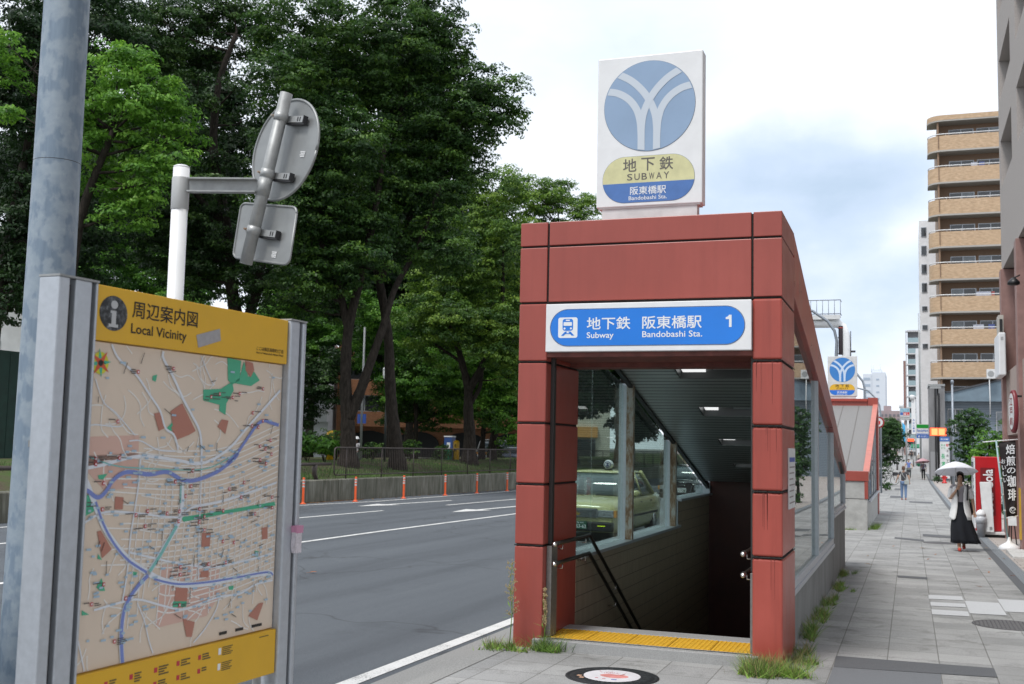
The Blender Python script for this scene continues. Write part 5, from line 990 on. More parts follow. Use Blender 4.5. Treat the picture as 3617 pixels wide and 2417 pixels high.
def make_tree(name, label, cat, paths, lobes, m, seed, group=None, parts=None, limb_r=.07, **kw):
    global NLEAF
    base = paths[0][0][0]; r = thing(name, label, cat, (base[0], base[1], base[2]), group); rg = random.Random(seed)
    mb = MB(); allp = []
    for pts, r0, r1 in paths:
        q = [Vector(p) for p in pts]; s = []
        for i in range(len(q)-1):
            p0, p1, p2, p3 = q[max(0, i-1)], q[i], q[i+1], q[min(len(q)-1, i+2)]
            for k in range(5):
                t = k/5; s.append(.5*((2*p1)+(p2-p0)*t+(2*p0-5*p1+4*p2-p3)*t*t+(3*p1-p0-3*p2+p3)*t**3))
        s.append(q[-1]); n = len(s); rs = [(r0+(r1-r0)*(i/(n-1))**.8)*(1+.05*math.sin(i*1.9+seed)) for i in range(n)]
        if pts is paths[0][0]: rs[0] *= 1.45; rs[1] *= 1.18; s[0] = s[0]-Vector((0, 0, .5))
        mb.tube(s, rs, 12); allp += [(p, rr) for p, rr in zip(s, rs)]
    for (x, y, z, R) in lobes:      # a limb from the nearest stem into every lobe
        c = Vector((x, y, z)); cand = [(p, rr) for p, rr in allp if p.z < c.z-.2*R] or allp
        p, rr = min(cand, key=lambda e: (e[0]-c).length); mid = (p+c)/2 + Vector((rg.uniform(-.15, .15), rg.uniform(-.15, .15), -.12))*(c-p).length*.6
        lr = min(rr*.55, limb_r*(.6+.4*R)); pts = [p, p*.55+mid*.45+Vector((0, 0, .02)), mid*.6+c*.4, c+Vector((0, 0, .3*R))]
        mb.tube(pts, [lr, lr*.8, lr*.6, lr*.25], 7)
        for k in range(5):
            d = Vector((rg.uniform(-1, 1), rg.uniform(-1, 1), rg.uniform(-.2, 1))).normalized(); a = mid*.45+c*.55
            mb.tube([a, a+d*R*.45+Vector((0, 0, -.05)), a+d*R*.9], [lr*.4, lr*.28, lr*.1], 5)
    mb.build('trunk', BARK, r)
    me = crown_mesh('crown', lobes, base, m, seed, **kw); NLEAF += len(me.polygons)
    o = bpy.data.objects.new('crown', me); COL.objects.link(o); o.parent = r
    return r
TL = {'T1': ('camphor_tree', 'big camphor tree whose trunk forks low into two dark limbs behind the railing', LEAF_A, {}),
      'T2': ('camphor_tree', 'tall camphor tree with a single straight dark trunk, second from the left behind the fence', LEAF_A, {}),
      'T3': ('camphor_tree', 'camphor tree with a thick trunk and Y-shaped fork, nearest the red entrance', LEAF_A, {'tone': (.2, .75)}),
      'T4': ('camphor_tree', 'lower light green tree showing above the left shoulder of the red entrance', LEAF_A, {'tone': (.35, .75)}),
      'T5': ('broadleaf_tree', 'bright light green tree between the utility pole and the round road sign', LEAF_B, {'tone': (.25, .7)}),
      'T6': ('camphor_tree', 'dark camphor tree with gaps of sky, behind the white sign post', LEAF_C, {'dens': .9, 'tone': (.2, .8)}),
      'T7': ('camphor_tree', 'very dark tree filling the upper left corner behind the utility pole', LEAF_C, {'dens': .9}),
      'B1': ('park_tree', 'small light green tree low between the forked trunk and the map board', LEAF_B, {'tone': (.1, .55)}),
      'B2': ('park_tree', 'small light green tree low between the two dark leaning trunks', LEAF_B, {'tone': (.1, .5)}),
      'B3': ('park_tree', 'small light green tree low behind the Y-shaped trunk', LEAF_B, {'tone': (.15, .6)}),
      'B4': ('park_tree', 'small pale green tree low behind the top of the map board', LEAF_B, {'tone': (.05, .45)}),
      'B5': ('park_tree', 'small deep green tree low between the straight trunk and the Y-shaped trunk', LEAF_A, {'tone': (.1, .5)}),
      'B6': ('park_tree', 'small deep green tree low against the red entrance edge', LEAF_A, {'tone': (.2, .6)}),
      'B7': ('park_tree', 'small dark tree low right of the map board', LEAF_C, {'tone': (.1, .6)}),
      'T8': ('camphor_tree', 'tree with a dark forked trunk seen through the left glass of the front entrance', LEAF_A, {'tone': (.1, .6)}),
      'T9': ('camphor_tree', 'dark slender tree seen through the second left pane of the front entrance', LEAF_C, {}),
      'C6': ('background_tree', 'deep green tree far back seen only through the entrance glass', LEAF_C, {'size': .26, 'clump': .8, 'dens': 1.1}),
      'C1': ('background_tree', 'deep green tree far back at the left edge', LEAF_C, {'size': .26, 'clump': .8, 'dens': 1.0}),
      'C2': ('background_tree', 'deep green tree far back behind the white sign post', LEAF_C, {'size': .26, 'clump': .8, 'dens': .7}),
      'C3': ('background_tree', 'deep green tree far back behind the low forked trunk', LEAF_C, {'size': .26, 'clump': .8, 'dens': .8}),
      'C4': ('background_tree', 'deep green tree far back behind the tall straight trunk', LEAF_C, {'size': .26, 'clump': .8, 'dens': 1.0}),
      'C5': ('background_tree', 'deep green tree far back directly left of the red entrance', LEAF_A, {'size': .26, 'clump': .8, 'dens': 1.2})}
for i, (k, paths, lobes) in enumerate(TREES):
    nm, lb, m, kw = TL[k]; make_tree(nm, lb, 'tree', paths, lobes, m, 100+i, 'trees in the park across the road', **kw)
# thin young stems among the big trunks
def D_(x, y, d):
    v = _ray((x*1.5418-1808.5)/LENS_F, -(y*1.5418-1208.5)/LENS_F); return tuple(EYE + v*d/v.dot(_f))
# ------------------------------------------------------------------ low plants behind the fence
def bush(name, label, cat, c, R, m, seed, group=None, n_st=7, **kw):
    r = thing(name, label, cat, c, group); rg = random.Random(seed); mb = MB()
    for k in range(n_st):
        a = rg.uniform(0, 6.28); mb.tube([Vector(c)-EZ*.1, Vector(c)+Vector((math.cos(a)*R*.3, math.sin(a)*R*.3, R*.7)), Vector(c)+Vector((math.cos(a)*R*.6, math.sin(a)*R*.6, R*1.3))], [.018, .012, .005], 5)
    mb.build('stem', BARK, r); lob = [(c[0]+rg.uniform(-.4, .4)*R, c[1]+rg.uniform(-.4, .4)*R, c[2]+R*rg.uniform(.55, 1.1), R*rg.uniform(.45, .65)) for _ in range(5)]
    me = crown_mesh('foliage', lob, c, m, seed, **kw); o = bpy.data.objects.new('foliage', me); COL.objects.link(o); o.parent = r; return r
for i, (x, y, d, R, s, lb) in enumerate([(705, 1010, 44, .75, .2, 'broad-leaved bright shrub beside the right post of the map board'), (745, 1020, 43.5, .6, .22, 'low bright shrub with big leaves at the left end of the railing'), (690, 960, 47, .9, .14, 'dark loose shrub behind the right post of the map board'),
                            (770, 985, 49, .9, .15, 'dark shrub wrapped round the low forked trunk'), (855, 1000, 50, .55, .13, 'small rounded shrub between the two dark trunks'), (940, 990, 52, .6, .13, 'small shrub just right of the straight trunk'),
                            (1010, 1000, 58, .6, .13, 'small shrub left of the Y-shaped trunk'), (1140, 1000, 62, .6, .13, 'small shrub by the red entrance in the park')]):
    p = D_(x, y, d); bush('shrub', lb, 'shrub', (p[0], p[1], parkz(p[0], p[1])), R, LEAF_B if i < 2 else LEAF_A, 300+i, 'shrubs in the park', dens=1.5, size=s, clump=.32)

# ------------------------------------------------------------------ railing on the wall, curved barrier, lane posts
BRN = mat('brown_railing_paint', (.055, .042, .038), .5, .1, 12, .25)
rl = thing('park_railing', 'brown metal railing of thin upright bars along the top of the retaining wall', 'railing', (WX(33.5)-.2, 33.5, ZT))
def RP(y, z): return (WX(y)-.18, y, ZT+z)
y0, y1 = 33.0, 89.0
mb = MB(); nb = 20
mb.tube([RP(y0+.12, .13), RP(y0+.03, .16), RP(y0, .24), RP(y0, .94), RP(y0+.03, 1.02), RP(y0+.12, 1.05)] + [RP(y0+.2+(y1-y0-.2)*i/nb, 1.05) for i in range(nb+1)], .026, 10); mb.tube([RP(y0+.12+(y1-y0-.1)*i/nb, .13) for i in range(nb+1)], .022, 8); mb.build('rail', BRN, rl)
ys_p = [33.75+2.42*i for i in range(23)]
for y in ys_p:
    mb = MB(); mb.tube([RP(y, -.03), RP(y, 1.04)], .024, 8); mb.build('post', BRN, rl)
mb = MB()
y = y0+.18
while y < y1:
    mb.tube([RP(y, .14), RP(y, 1.04)], .0085, 5, caps=False); y += .135
mb.build('bars', BRN, rl)
cb = thing('tube_barrier', 'low brown tube barrier on a curved leg, left of the park railing', 'barrier', (WX(31)-.25, 31.5, ZT))
mb = MB(); mb.tube([(WX(y)-.25, y, ZT+.50) for y in (14, 18, 22, 26, 29, 31, 32.9)], .052, 14); mb.build('tube', BRN, cb)
for yb in (31.9, 28.4, 24.9):
    mb = MB(); xb = WX(yb)-.25; mb.tube([(xb, yb+.28, ZT-.1), (xb, yb+.12, ZT+.02), (xb, yb, ZT+.2), (xb, yb-.02, ZT+.36), (xb, yb+.10, ZT+.5)], [.06, .07, .075, .08, .06], 12); mb.build('leg', BRN, cb)
ORG = mat('orange_plastic', (.72, .10, .02), .45, 0, 6, .08); RFL = mat('silver_band', (.55, .55, .55), .4)
def delineator(p):
    r = thing('lane_post', 'orange flexible lane post with three silver bands in front of the retaining wall', 'lane post', p, 'orange lane posts along the wall')
    mb = MB(); mb.lathe([(.10, 0), (.10, .018), (.06, .03), (.045, .06), (.0385, .08), (.0385, .80), (.034, .815), (.01, .82)], p, 16); mb.build('post', ORG, r)
    for h in (.52, .61, .70): mb = MB(); mb.lathe([(.0392, h), (.0398, h+.002), (.0398, h+.048), (.0392, h+.05)], p, 16); mb.build('band', RFL, r)
    return r
pp = [(-17.72, 30.35), (-17.22, 32.85), (-17.0, 36.1), (-16.85, 39.5), (-16.72, 42.5), (-16.6, 45.8), (-16.45, 49.2), (-16.3, 52.6), (-16.2, 56.2)]
dl = ['leftmost orange lane post, right beside the map board', 'second orange lane post from the left, below the left end of the railing', 'third orange lane post from the left', 'fourth orange lane post from the left, midway along the wall', 'fifth orange lane post from the left, by the dark wall joint', 'sixth orange lane post, just left of the red entrance', 'orange lane post nearest the camera of those seen through the entrance glass', 'middle one of the orange lane posts seen through the entrance glass', 'farthest of the orange lane posts seen through the entrance glass']
d0 = delineator((pp[0][0], pp[0][1], G(*pp[0])-.12)); d0['label'] = dl[0]
for (x, y), lb in zip(pp[1:], dl[1:]):
    c = copy_tree(d0); c.location = (x, y, G(x, y)-.12); c['label'] = lb
# dry leaves gathered along the foot of the wall
LITTER = leaf_mat('dry_leaf', [(.10, .045, .02), (.22, .10, .03), (.34, .20, .07)], .1)
def litter(n, fn, seed, sz):
    rg = np.random.RandomState(seed); V, Fc, T = [], [], []
    for i in range(n):
        x, y, z = fn(rg); a = rg.uniform(0, 6.28); s = sz*rg.uniform(.6, 1.4); c_, s_ = math.cos(a)*s, math.sin(a)*s
        V += [(x-c_, y-s_, z+.004), (x+s_*.5, y-c_*.5, z+.004+rg.uniform(0, s*.5)), (x+c_, y+s_, z+.006), (x-s_*.5, y+c_*.5, z+.004+rg.uniform(0, s*.5))]; Fc.append((4*i, 4*i+1, 4*i+2, 4*i+3)); T.append(rg.rand())
    o = link_mesh('leaf_litter', V, Fc, LITTER, None, None, False, V[0]); at = o.data.attributes.new('tone', 'FLOAT', 'FACE'); at.data.foreach_set('value', T); return o
def _foot(rg): y = rg.choice([rg.uniform(29, 34.5), rg.uniform(29, 58)]); x = WX(y)+.03+abs(rg.normal())*.13; return x, y, G(x, y)-.12
tag(litter(420, _foot, 5, .045), 'brown dry leaves gathered along the foot of the retaining wall', 'leaf litter', kind='stuff')
def _lawnl(rg): y = rg.uniform(28, 60); x = WX(y)-.5-rg.rand()*8; return x, y, parkz(x, y)+.01
tag(litter(500, _lawnl, 6, .05), 'brown dry leaves scattered over the park lawn', 'leaf litter', kind='stuff')

# ------------------------------------------------------------------ park furniture and what shows beyond the trees
IRON = mat('dark_iron', (.03, .035, .033), .5, .3); GLOBE = mat('milky_lamp_glass', (.66, .68, .68), .3)
def park_lamp(label, p, h, nm='globe'):
    r = thing('park_lamp', label, 'park lamp', p, 'lamps in the park'); mb = MB(); mb.tube([Vector(p), Vector(p)+EZ*h], [.06, .045], 10); mb.lathe([(.12, 0), (.12, .04), (.07, .25), (.06, .3)], p, 12); mb.build('pole', IRON, r)
    mb = MB(); mb.lathe([(.06, 0), (.16, .06), (.20, .2), (.20, .42), (.17, .46)], Vector(p)+EZ*h, 8, sm=False); mb.build('lamp_shade', GLOBE, r); mb = MB(); mb.lathe([(.22, .46), (.14, .56), (.02, .62)], Vector(p)+EZ*h, 8, sm=False); mb.build('lamp_cap', GLOBE, r); return r
p = D_(881, 1050, 48); park_lamp('thin park lamp with a white globe beside the straight trunk', (p[0], p[1], .5), 4.0)
p = D_(796-147+0, 1050, 47); park_lamp('white lantern style park lamp behind the map board post', (D_(790-0, 1050, 47)[0]-3.1, p[1], .5), 2.9)
lp = thing('steel_lamp_pole', 'slim pale steel pole rising in front of the orange brick building', 'pole', D_(826, 1040, 52)); q = Vector(lp.location); mb = MB(); mb.tube([q-EZ*.6, q+EZ*6], [.06, .05], 12); mb.build('shaft', GALV, lp)
mb = MB(); mb.obox(q+EZ*1.65, (1, 0, 0), (0, 1, 0), EZ, .22, .02, .22); mb.build('blue_plate', mat('plate_blue_dark', (.03, .10, .45), .4), lp)
def yellow_post(label, p, txt_):
    r = thing('yellow_post', label, 'marker post', p, 'yellow posts in the park'); mb = MB(); mb.lathe([(.17, 0), (.17, 1.55), (.14, 1.62), (.04, 1.66)], p, 12); mb.build('post', MYEL, r)
    for k, ch in enumerate(txt_): txt('lettering', ch, INK, r, Vector(p)+Vector((.0, -.175, 0)), EX, EZ, (-.10, .10, 1.28-.24*k, 1.46-.24*k), .004)
    mb = MB(); mb.lathe([(.175, .0), (.175, .1)], p, 12); mb.build('foot', BLACK, r); return r
p = D_(755, 1060, 50); yellow_post('yellow marker post with dark writing among the shrubs left of the forked trunk', (p[0], p[1], .62), '駐輪禁止')
p = D_(1045, 1040, 60); yellow_post('yellow marker post in the distance left of the Y-shaped trunk', (p[0], p[1], .33), '注意')
# orange-brown office block
def windows_row(parent, O, ex, n, w, gap, z0, z1, nrm, m=DGLASS, frame=ALU):
    """each window its own part: pane plus frame"""
    for k in range(n):
        u = k*(w+gap); c = Vector(O)+Vector(ex)*(u+w/2)+EZ*((z0+z1)/2); ex_ = Vector(ex).normalized(); n_ = Vector(nrm)
        f = MB(); f.obox(c+n_*.02, ex_, n_, EZ, w/2, .03, (z1-z0)/2); o = f.build('window', frame, parent)
        g = MB(); hw = w/4-.05
        for s in (-1, 1): g.obox(c+n_*.053+ex_*s*(w/4-.01), ex_, n_, EZ, hw, .006, (z1-z0)/2-.06)
        g.build('pane', m, o)
t = NT('orange_brick'); v = t.map(); br = t.n('ShaderNodeTexBrick'); cx_ = t.n('ShaderNodeSeparateXYZ'); t.t.links.new(t.tc.outputs['Object'], cx_.inputs[0]); cb_ = t.n('ShaderNodeCombineXYZ'); t.t.links.new(t.math('ADD', cx_.outputs[0], cx_.outputs[1]), cb_.inputs[0]); t.t.links.new(cx_.outputs[2], cb_.inputs[1]); t.put(br.inputs['Vector'], cb_.outputs[0])
br.inputs['Scale'].default_value = 1; br.inputs['Brick Width'].default_value = .24; br.inputs['Row Height'].default_value = .09; br.inputs['Mortar Size'].default_value = .008
br.inputs['Color1'].default_value = (.36, .15, .07, 1); br.inputs['Color2'].default_value = (.44, .20, .10, 1); br.inputs['Mortar'].default_value = (.2, .12, .08, 1); t.set(Base_Color=br.outputs[0], Roughness=.8); OBRICK = t.m
ob_ = thing('orange_office_block', 'orange brick office block showing between the dark trunks behind the park', 'building', (-38, 79, 0))
fd = Vector((.94, .34, 0)).normalized(); fn = Vector((fd.y, -fd.x, 0)); oc = Vector((-41.5, 75.6, 0))
def wallbox(mb, u0, u1, z0, z1, d0, d1): mb.obox(oc+fd*(u0+u1)/2+EZ*(z0+z1)/2-fn*(d0+d1)/2, fd, fn, EZ, (u1-u0)/2, (d1-d0)/2, (z1-z0)/2)
mb = MB()
for (a, b) in ((3.0, 4.15), (5.4, 6.6), (8.0, 9.3), (10.6, 12)): wallbox(mb, 0, 16, a, b, 0, .4)
for u in (0, 3.6, 7.2, 10.8, 15.4): 
    for (a, b) in ((4.15, 5.4), (6.6, 8.0), (9.3, 10.6)): wallbox(mb, u, u+.6, a, b, .02, .4)
wallbox(mb, 0, 16, -.3, 12, .9, 6); wallbox(mb, 0, .6, -.3, 3, .02, .8); wallbox(mb, 15.4, 16, -.3, 3, .02, .8); mb.build('wall', OBRICK, ob_)
for (a, b) in ((4.15, 5.4), (6.6, 8.0), (9.3, 10.6)): windows_row(ob_, oc+fd*.6-fn*.35, fd, 4, 3.0, .6, a, b, fn)
mb = MB()
for k in range(4):
    u = .8+3.7*k; pts = [(u, 0)]+[(u+1.7-1.7*math.cos(a), 1.7+1.0*math.sin(a)) for a in np.linspace(0, math.pi, 12)]+[(u+3.4, 0)]
    mb.prism([oc+fd*x+EZ*z-fn*.7 for x, z in pts], -fn*.1)
mb.build('arch_opening', DARKIN, ob_)
# white apartment house far left, white block behind it
def simple_block(name, label, c, ex, w, d, h, m, rows, cols, ww, wh, z_first, pitch, band=None):
    r = thing(name, label, 'building', (c[0], c[1], 0)); ex = Vector(ex).normalized(); n = Vector((ex.y, -ex.x, 0)); c = Vector((c[0], c[1], 0)); mb = MB()
    mb.obox(c+EZ*(h/2-.5)-n*d/2, ex, n, EZ, w/2, d/2, h/2+.5); mb.build('wall', m, r)
    mb = MB(); mb.obox(c+EZ*(h+.12)-n*d/2, ex, n, EZ, w/2+.08, d/2+.08, .12); mb.build('roof_parapet', WHITE_D, r)
    gap = (w-cols*ww)/(cols+1)
    for k in range(rows): windows_row(r, c-ex*(w/2-gap), ex, cols, ww, gap, z_first+pitch*k, z_first+pitch*k+wh, n)
    if band is not None:
        for k in range(rows):
            mb = MB(); mb.obox(c+n*.55+EZ*(z_first+pitch*k-.3), ex, n, EZ, w/2, .55, .5); mb.build('balcony', band, r)
    return r
WALLW = mat('white_render', (.66, .67, .69), .75, 0, 1.5, .08); 
simple_block('white_apartment_house', 'white apartment house with balconies seen between the trunks right of the map board', (-44.5, 70.5), (.92, .4, 0), 9, 8, 9, WALLW, 3, 3, 1.8, 1.3, 1.2, 2.8, WALLW)
simple_block('white_block', 'white block glimpsed at the left edge behind the utility pole', (-67, 60), (.85, .5, 0), 14, 8, 12.5, WALLW, 4, 4, 1.6, 1.3, 1.5, 2.9)
lb = thing('laundry', 'pale laundry hanging on the balcony of the white apartment house', 'laundry', (-42.2, 71, 4.2)); mb = MB()
for k, w_ in enumerate((.5, .6, .5, .7)): mb.box(-43.4+.7*k, -43.4+.7*k+w_, 69.9, 69.93, 4.55, 5.45)
mb.build('cloth', mat('laundry_white', (.6, .62, .7), .8, 0, 6, .2), lb)
# dark hoarding and blue post at the far left
hd = thing('dark_green_hoarding', 'dark green hoarding behind the utility pole at the left edge', 'fence', (-24, 22, 0)); mb = MB()
a, b = Vector(D_(-60, 900, 38)), Vector(D_(48, 895, 40)); ax_ = (b-a); ax_.z = 0; L_ = ax_.length; ax_.normalize(); nn = Vector((ax_.y, -ax_.x, 0)); 
for k in range(int(L_/.5)+1): mb.obox(a+ax_*(k*.5+.25)+EZ*(2.2-a.z), ax_, nn, EZ, .24, .03+.012*(k % 2), 2.55)
mb.build('panel', mat('hoarding_green', (.015, .045, .035), .6, 0, 3, .3), hd); mb = MB(); mb.obox(a+ax_*(L_-.06)+EZ*(-a.z+1.4)+nn*.06, ax_, nn, EZ, .05, .04, 1.6); mb.build('post', mat('blue_paint', (.03, .08, .28), .5), hd)
# ------------------------------------------------------------------ second subway entrance further along (seen from behind)
e2 = thing('subway_entrance', 'second subway entrance further along the pavement, its grey roof sloping towards the camera', 'subway entrance', (-2.0, 30.2, -.22))
EXR, EXL, EY0, EY1 = -1.04, -3.4, 30.15, 40.3
rz = lambda y: 1.24 + (y-31.0)*(3.36-1.24)/(39.9-31.0)
BLOTC = mat('blotchy_concrete', (.40, .40, .385), .85, 0, 4, .18, .4, 18)
mb = MB(); mb.box(EXL, EXR, EY0+.02, EY0+.42, -.6, .56); mb.box(EXL, EXR-.04, EY0+.02, EY0+.42, .575, 1.02); mb.box(EXR-.3, EXR, EY0+.43, EY1-.2, -.7, .50); pieces(mb, 'base_wall', BLOTC, e2, bevel=.008)
mb = MB(); mb.box(EXL, EXR+.03, EY0-.01, EY0+.5, 1.03, 1.285); mb.box(EXR-.07, EXR+.02, EY0+.0, EY0+.12, .57, 1.025); mb.build('fascia', REDP, e2, bevel=.008)
mb = MB(); slopebox(mb, EXL, EXR-.13, EY0+.5, 39.9, lambda y: rz(y)-.10, lambda y: rz(y)+.02); mb.build('roof', ROOFM, e2)
SEAMG = mat('roof_seam', (.13, .12, .11), .8); mb = MB()
for x in (-1.62, -2.14, -2.66): slopebox(mb, x-.008, x+.008, EY0+.5, 39.88, lambda y: rz(y)+.018, lambda y: rz(y)+.03)
pieces(mb, 'roof_seam', SEAMG, e2)
PINKED = mat('sun_bleached_red_edge', (.52, .17, .13), .5, 0, 3, .12); mb = MB()
ysg = [EY0+.45, 33.2, 36.4, 39.9]
for a, b in zip(ysg[:-1], ysg[1:]): slopebox(mb, EXR-.125, EXR+.03, a+.006, b-.006, lambda y: rz(y)-.02, lambda y: rz(y)+.07); slopebox(mb, EXL, EXL+.13, a+.006, b-.006, lambda y: rz(y)-.02, lambda y: rz(y)+.07)
pieces(mb, 'roof_edge_board', PINKED, e2)
mb = MB(); mb.box(EXL+.3, EXR-.31, 39.91, 41.0, 2.6, 3.52); mb.box(EXR-.30, EXR+.03, 39.905, 41.05, -.3, 3.66); mb.box(EXL, EXL+.29, 39.905, 41.05, -.3, 3.66); pieces(mb, 'portal', REDP, e2, bevel=.01)
mb = MB(); mb.box(EXL+.3, EXR-.31, 39.86, 41.02, 3.525, 3.62); mb.build('portal_coping', REDF, e2)
mb = MB()
for y in (32.2, 34.3, 36.5, 38.6): mb.add([(x, yv, z) for x in (EXR-.06, EXR-.005) for yv, z in ((y, .5), (y+.06, .5), (y+.06, rz(y)-.03), (y, rz(y)-.03))], [(0, 1, 2, 3), (7, 6, 5, 4), (0, 4, 5, 1), (1, 5, 6, 2), (2, 6, 7, 3), (3, 7, 4, 0)])
pieces(mb, 'mullion', ALU, e2); gl = MB()
for a, b in ((30.9, 32.2), (32.26, 34.3), (34.36, 36.5), (36.56, 38.6), (38.66, 39.9)):
    gl.add([(x, yv, z) for x in (EXR-.04, EXR-.03) for yv, z in ((a, .5), (b, .5), (b, rz(b)-.03), (a, rz(a)-.03))], [(0, 1, 2, 3), (7, 6, 5, 4), (0, 4, 5, 1), (1, 5, 6, 2), (2, 6, 7, 3), (3, 7, 4, 0)])
pieces(gl, 'window_pane', GLASS, e2); mb = MB(); mb.box(EXR-.1, EXR+.06, 30.9, 39.9, .46, .5); mb.build('window_sill', ALU, e2)
mb = MB(); mb.box(EXL, EXL+.05, EY0+.5, 39.9, -.4, 1.2); mb.box(EXL+.05, EXR-.31, 36.0, 36.2, -.4, 2.3); pieces(mb, 'inner_wall', DARKIN, e2)
mb = MB(); mb.box(EXL-.0, EXR-.02, EY0+.44, EY1, -.62, -.58); mb.build('floor', STAIRM, e2)
pylon('subway_pylon_sign', 'clean white subway sign with bright blue emblem on top of the second entrance', (-2.66, -1.68, 3.71, 5.10), 0, 0, .2, 4.625, .425, (-2.60, -1.76, 3.75, 4.125, 3.92), WHITE_D, (-2.2, 39.95, 3.62), 39.95, EMB_B2, EMB_W2, YEL_N, INK, .19)

# ------------------------------------------------------------------ gantry, street lamps, siren, round sign along the kerb
gt = thing('road_gantry', 'white road gantry with a railed walkway and a rounded corner, reaching over the road', 'gantry', (-3.1, 62, -.4)); mb = MB()
xg = -3.16
mb.tube([(xg, 62, -.5), (xg, 62, 7.6), (xg-.03, 62, 8.15), (xg-.17, 62, 8.55), (xg-.42, 62, 8.72), (xg-.75, 62, 8.76), (-14, 62, 8.86)], [.22, .22, .22, .225, .24, .26, .30], 20); mb.build('arm', WHITE, gt)
mb = MB(); mb.box(-14, -3.45, 61.55, 61.72, 8.92, 9.16); mb.box(-14, -3.45, 61.74, 62.5, 9.10, 9.15); mb.build('walkway', WHITE_D, gt)
mb = MB()
for zz in (9.22, 9.97): mb.tube([(-14, 61.6, zz), (-3.42, 61.6, zz)], .025, 6); mb.tube([(-3.42, 61.6, zz), (-3.42, 62.4, zz)], .025, 6)
for k in range(34): mb.tube([(-3.42-.31*k, 61.6, 9.15), (-3.42-.31*k, 61.6, 9.97)], .018, 6)
mb.build('railing', mat('railing_steel', (.22, .24, .27), .5, .4), gt)
mb = MB(); mb.box(xg+.22, xg+.26, 61.95, 62.05, 5, 8.3); mb.obox((xg+.36, 62, 7.2), (1, 0, 0), (0, 1, 0), EZ, .12, .06, .05); mb.build('cable_duct', ALU_D, gt)
LAMPG = mat('lamp_post_grey', (.27, .30, .34), .45, .4)
def street_lamp(label, base, pts, r=.07):
    s = thing('street_lamp', label, 'street lamp', base, 'curved street lamps along the kerb'); mb = MB(); mb.tube([base]+pts, [r*1.1]*2+[r*.95]*(len(pts)-1), 12); mb.build('pole', LAMPG, s)
    e = Vector(pts[-1]); d = (e-Vector(pts[-2])).normalized(); mb = MB(); mb.lathe([(.04, -.1), (.11, .1), (.14, .45), (.09, .72), (.02, .76)], e, 12, ax=d, sy=.6); mb.build('lamp_head', WHITE_D, s); return s
street_lamp('grey street lamp pole curving left over the road, carrying the dark siren', (-2.96, 50, -.45), [(-2.96, 50, 6.0), (-2.94, 50, 6.6), (-3.03, 50, 7.06), (-3.33, 50, 7.5), (-3.95, 50, 7.95), (-4.9, 50, 8.3)], .065)
street_lamp('grey curved street lamp just right of the second subway sign', (-2.68, 75, -.45), [(-2.68, 75, 5.2), (-2.68, 75, 5.9), (-2.80, 75, 6.39), (-3.2, 75, 6.93), (-4.0, 75, 7.3)], .075)
street_lamp('thin curved street lamp above the corner of the second entrance', (-1.5, 65, -.45), [(-1.5, 65, 4.0), (-1.54, 65, 4.42), (-1.74, 65, 4.82), (-2.15, 65, 5.25), (-2.8, 65, 5.42), (-3.6, 65, 5.5)], .045)
sr = thing('siren_cylinder', 'tall dark cylinder with a red band strapped to the street lamp pole', 'siren', (-2.76, 49.9, 6.0)); mb = MB(); mb.lathe([(.095, 0), (.098, .02), (.098, 1.24), (.09, 1.26)], (-2.765, 49.9, 6.0), 20); mb.build('body', mat('siren_dark', (.02, .012, .016), .4), sr)
mb = MB(); mb.lathe([(.0985, 0), (.0985, .04)], (-2.765, 49.9, 7.15), 20); mb.build('red_band', mat('siren_red', (.4, .04, .02), .4), sr); mb = MB()
for z in (6.05, 6.75): mb.tube([(-2.95, 50, z), (-2.765, 49.9, z), (-2.66, 49.88, z)], .02, 6)
mb.build('bracket', STEEL, sr)
ne = thing('round_road_sign', 'round road sign with a red rim facing the pavement beside the second entrance', 'road sign', (-1.5, 60, -.45)); mb = MB(); mb.tube([(-1.50, 60, -.5), (-1.50, 60, 3.75)], .04, 10); mb.build('post', GALV, ne)
mb = MB(); mb.lathe([(.30, 0), (.30, .02)], (-1.50, 59.93, 3.35), 32, ax=(0, -1, 0)); mb.build('rim', mat('sign_rim_red', (.28, .02, .02), .45), ne); mb = MB(); mb.lathe([(.225, 0), (.225, .01)], (-1.50, 59.908, 3.35), 32, ax=(0, -1, 0)); mb.build('face', WHITE_D, ne)
mb = MB(); mb.prism([(-1.60, 59.89, 3.42), (-1.40, 59.89, 3.42), (-1.40, 59.89, 3.30), (-1.46, 59.89, 3.22), (-1.54, 59.89, 3.22), (-1.60, 59.89, 3.30)], (0, -.006, 0)); mb.build('symbol', RED, ne)

# ------------------------------------------------------------------ right-hand side: near mauve building
MAUVE = mat('mauve_render', (.40, .32, .285), .8, 0, 6, .10, .15, 60); GREYR = mat('grey_render', (.40, .365, .345), .85, 0, 30, .12, .2, 90); PIER = mat('red_brown_pier', (.30, .175, .155), .6, 0, 5, .15)
nb = thing('near_building', 'brownish grey building with deep window slots cut off by the right edge of the picture', 'building', (2.3, 26, -.2)); FXN = 2.20; YN0, YN1 = -20.0, 29.55  # unseen near end drawn out behind the camera to shade the entrance side
mb = MB(); wy = [(26.1, 29.1), (21.3, 24.8), (16.5, 20.0), (11.7, 15.2)]; rows = [(8.3, 9.47), (10.5, 11.5), (12.6, 13.6)]
zs = [6.32] + [q for r_ in rows for q in r_] + [15.5]
for i in range(0, len(zs)-1, 2): mb.box(FXN, 9, YN0, YN1, zs[i], zs[i+1])
for (a, b) in rows:
    prev = YN1
    for (ya, yb) in wy: mb.box(FXN, FXN+.6, yb, prev, a, b); prev = ya
    mb.box(FXN, FXN+.6, YN0, prev, a, b); mb.box(FXN+.6, 9, YN0, YN1-.01, a+.001, b-.001)
mb.build('wall', GREYR, nb)
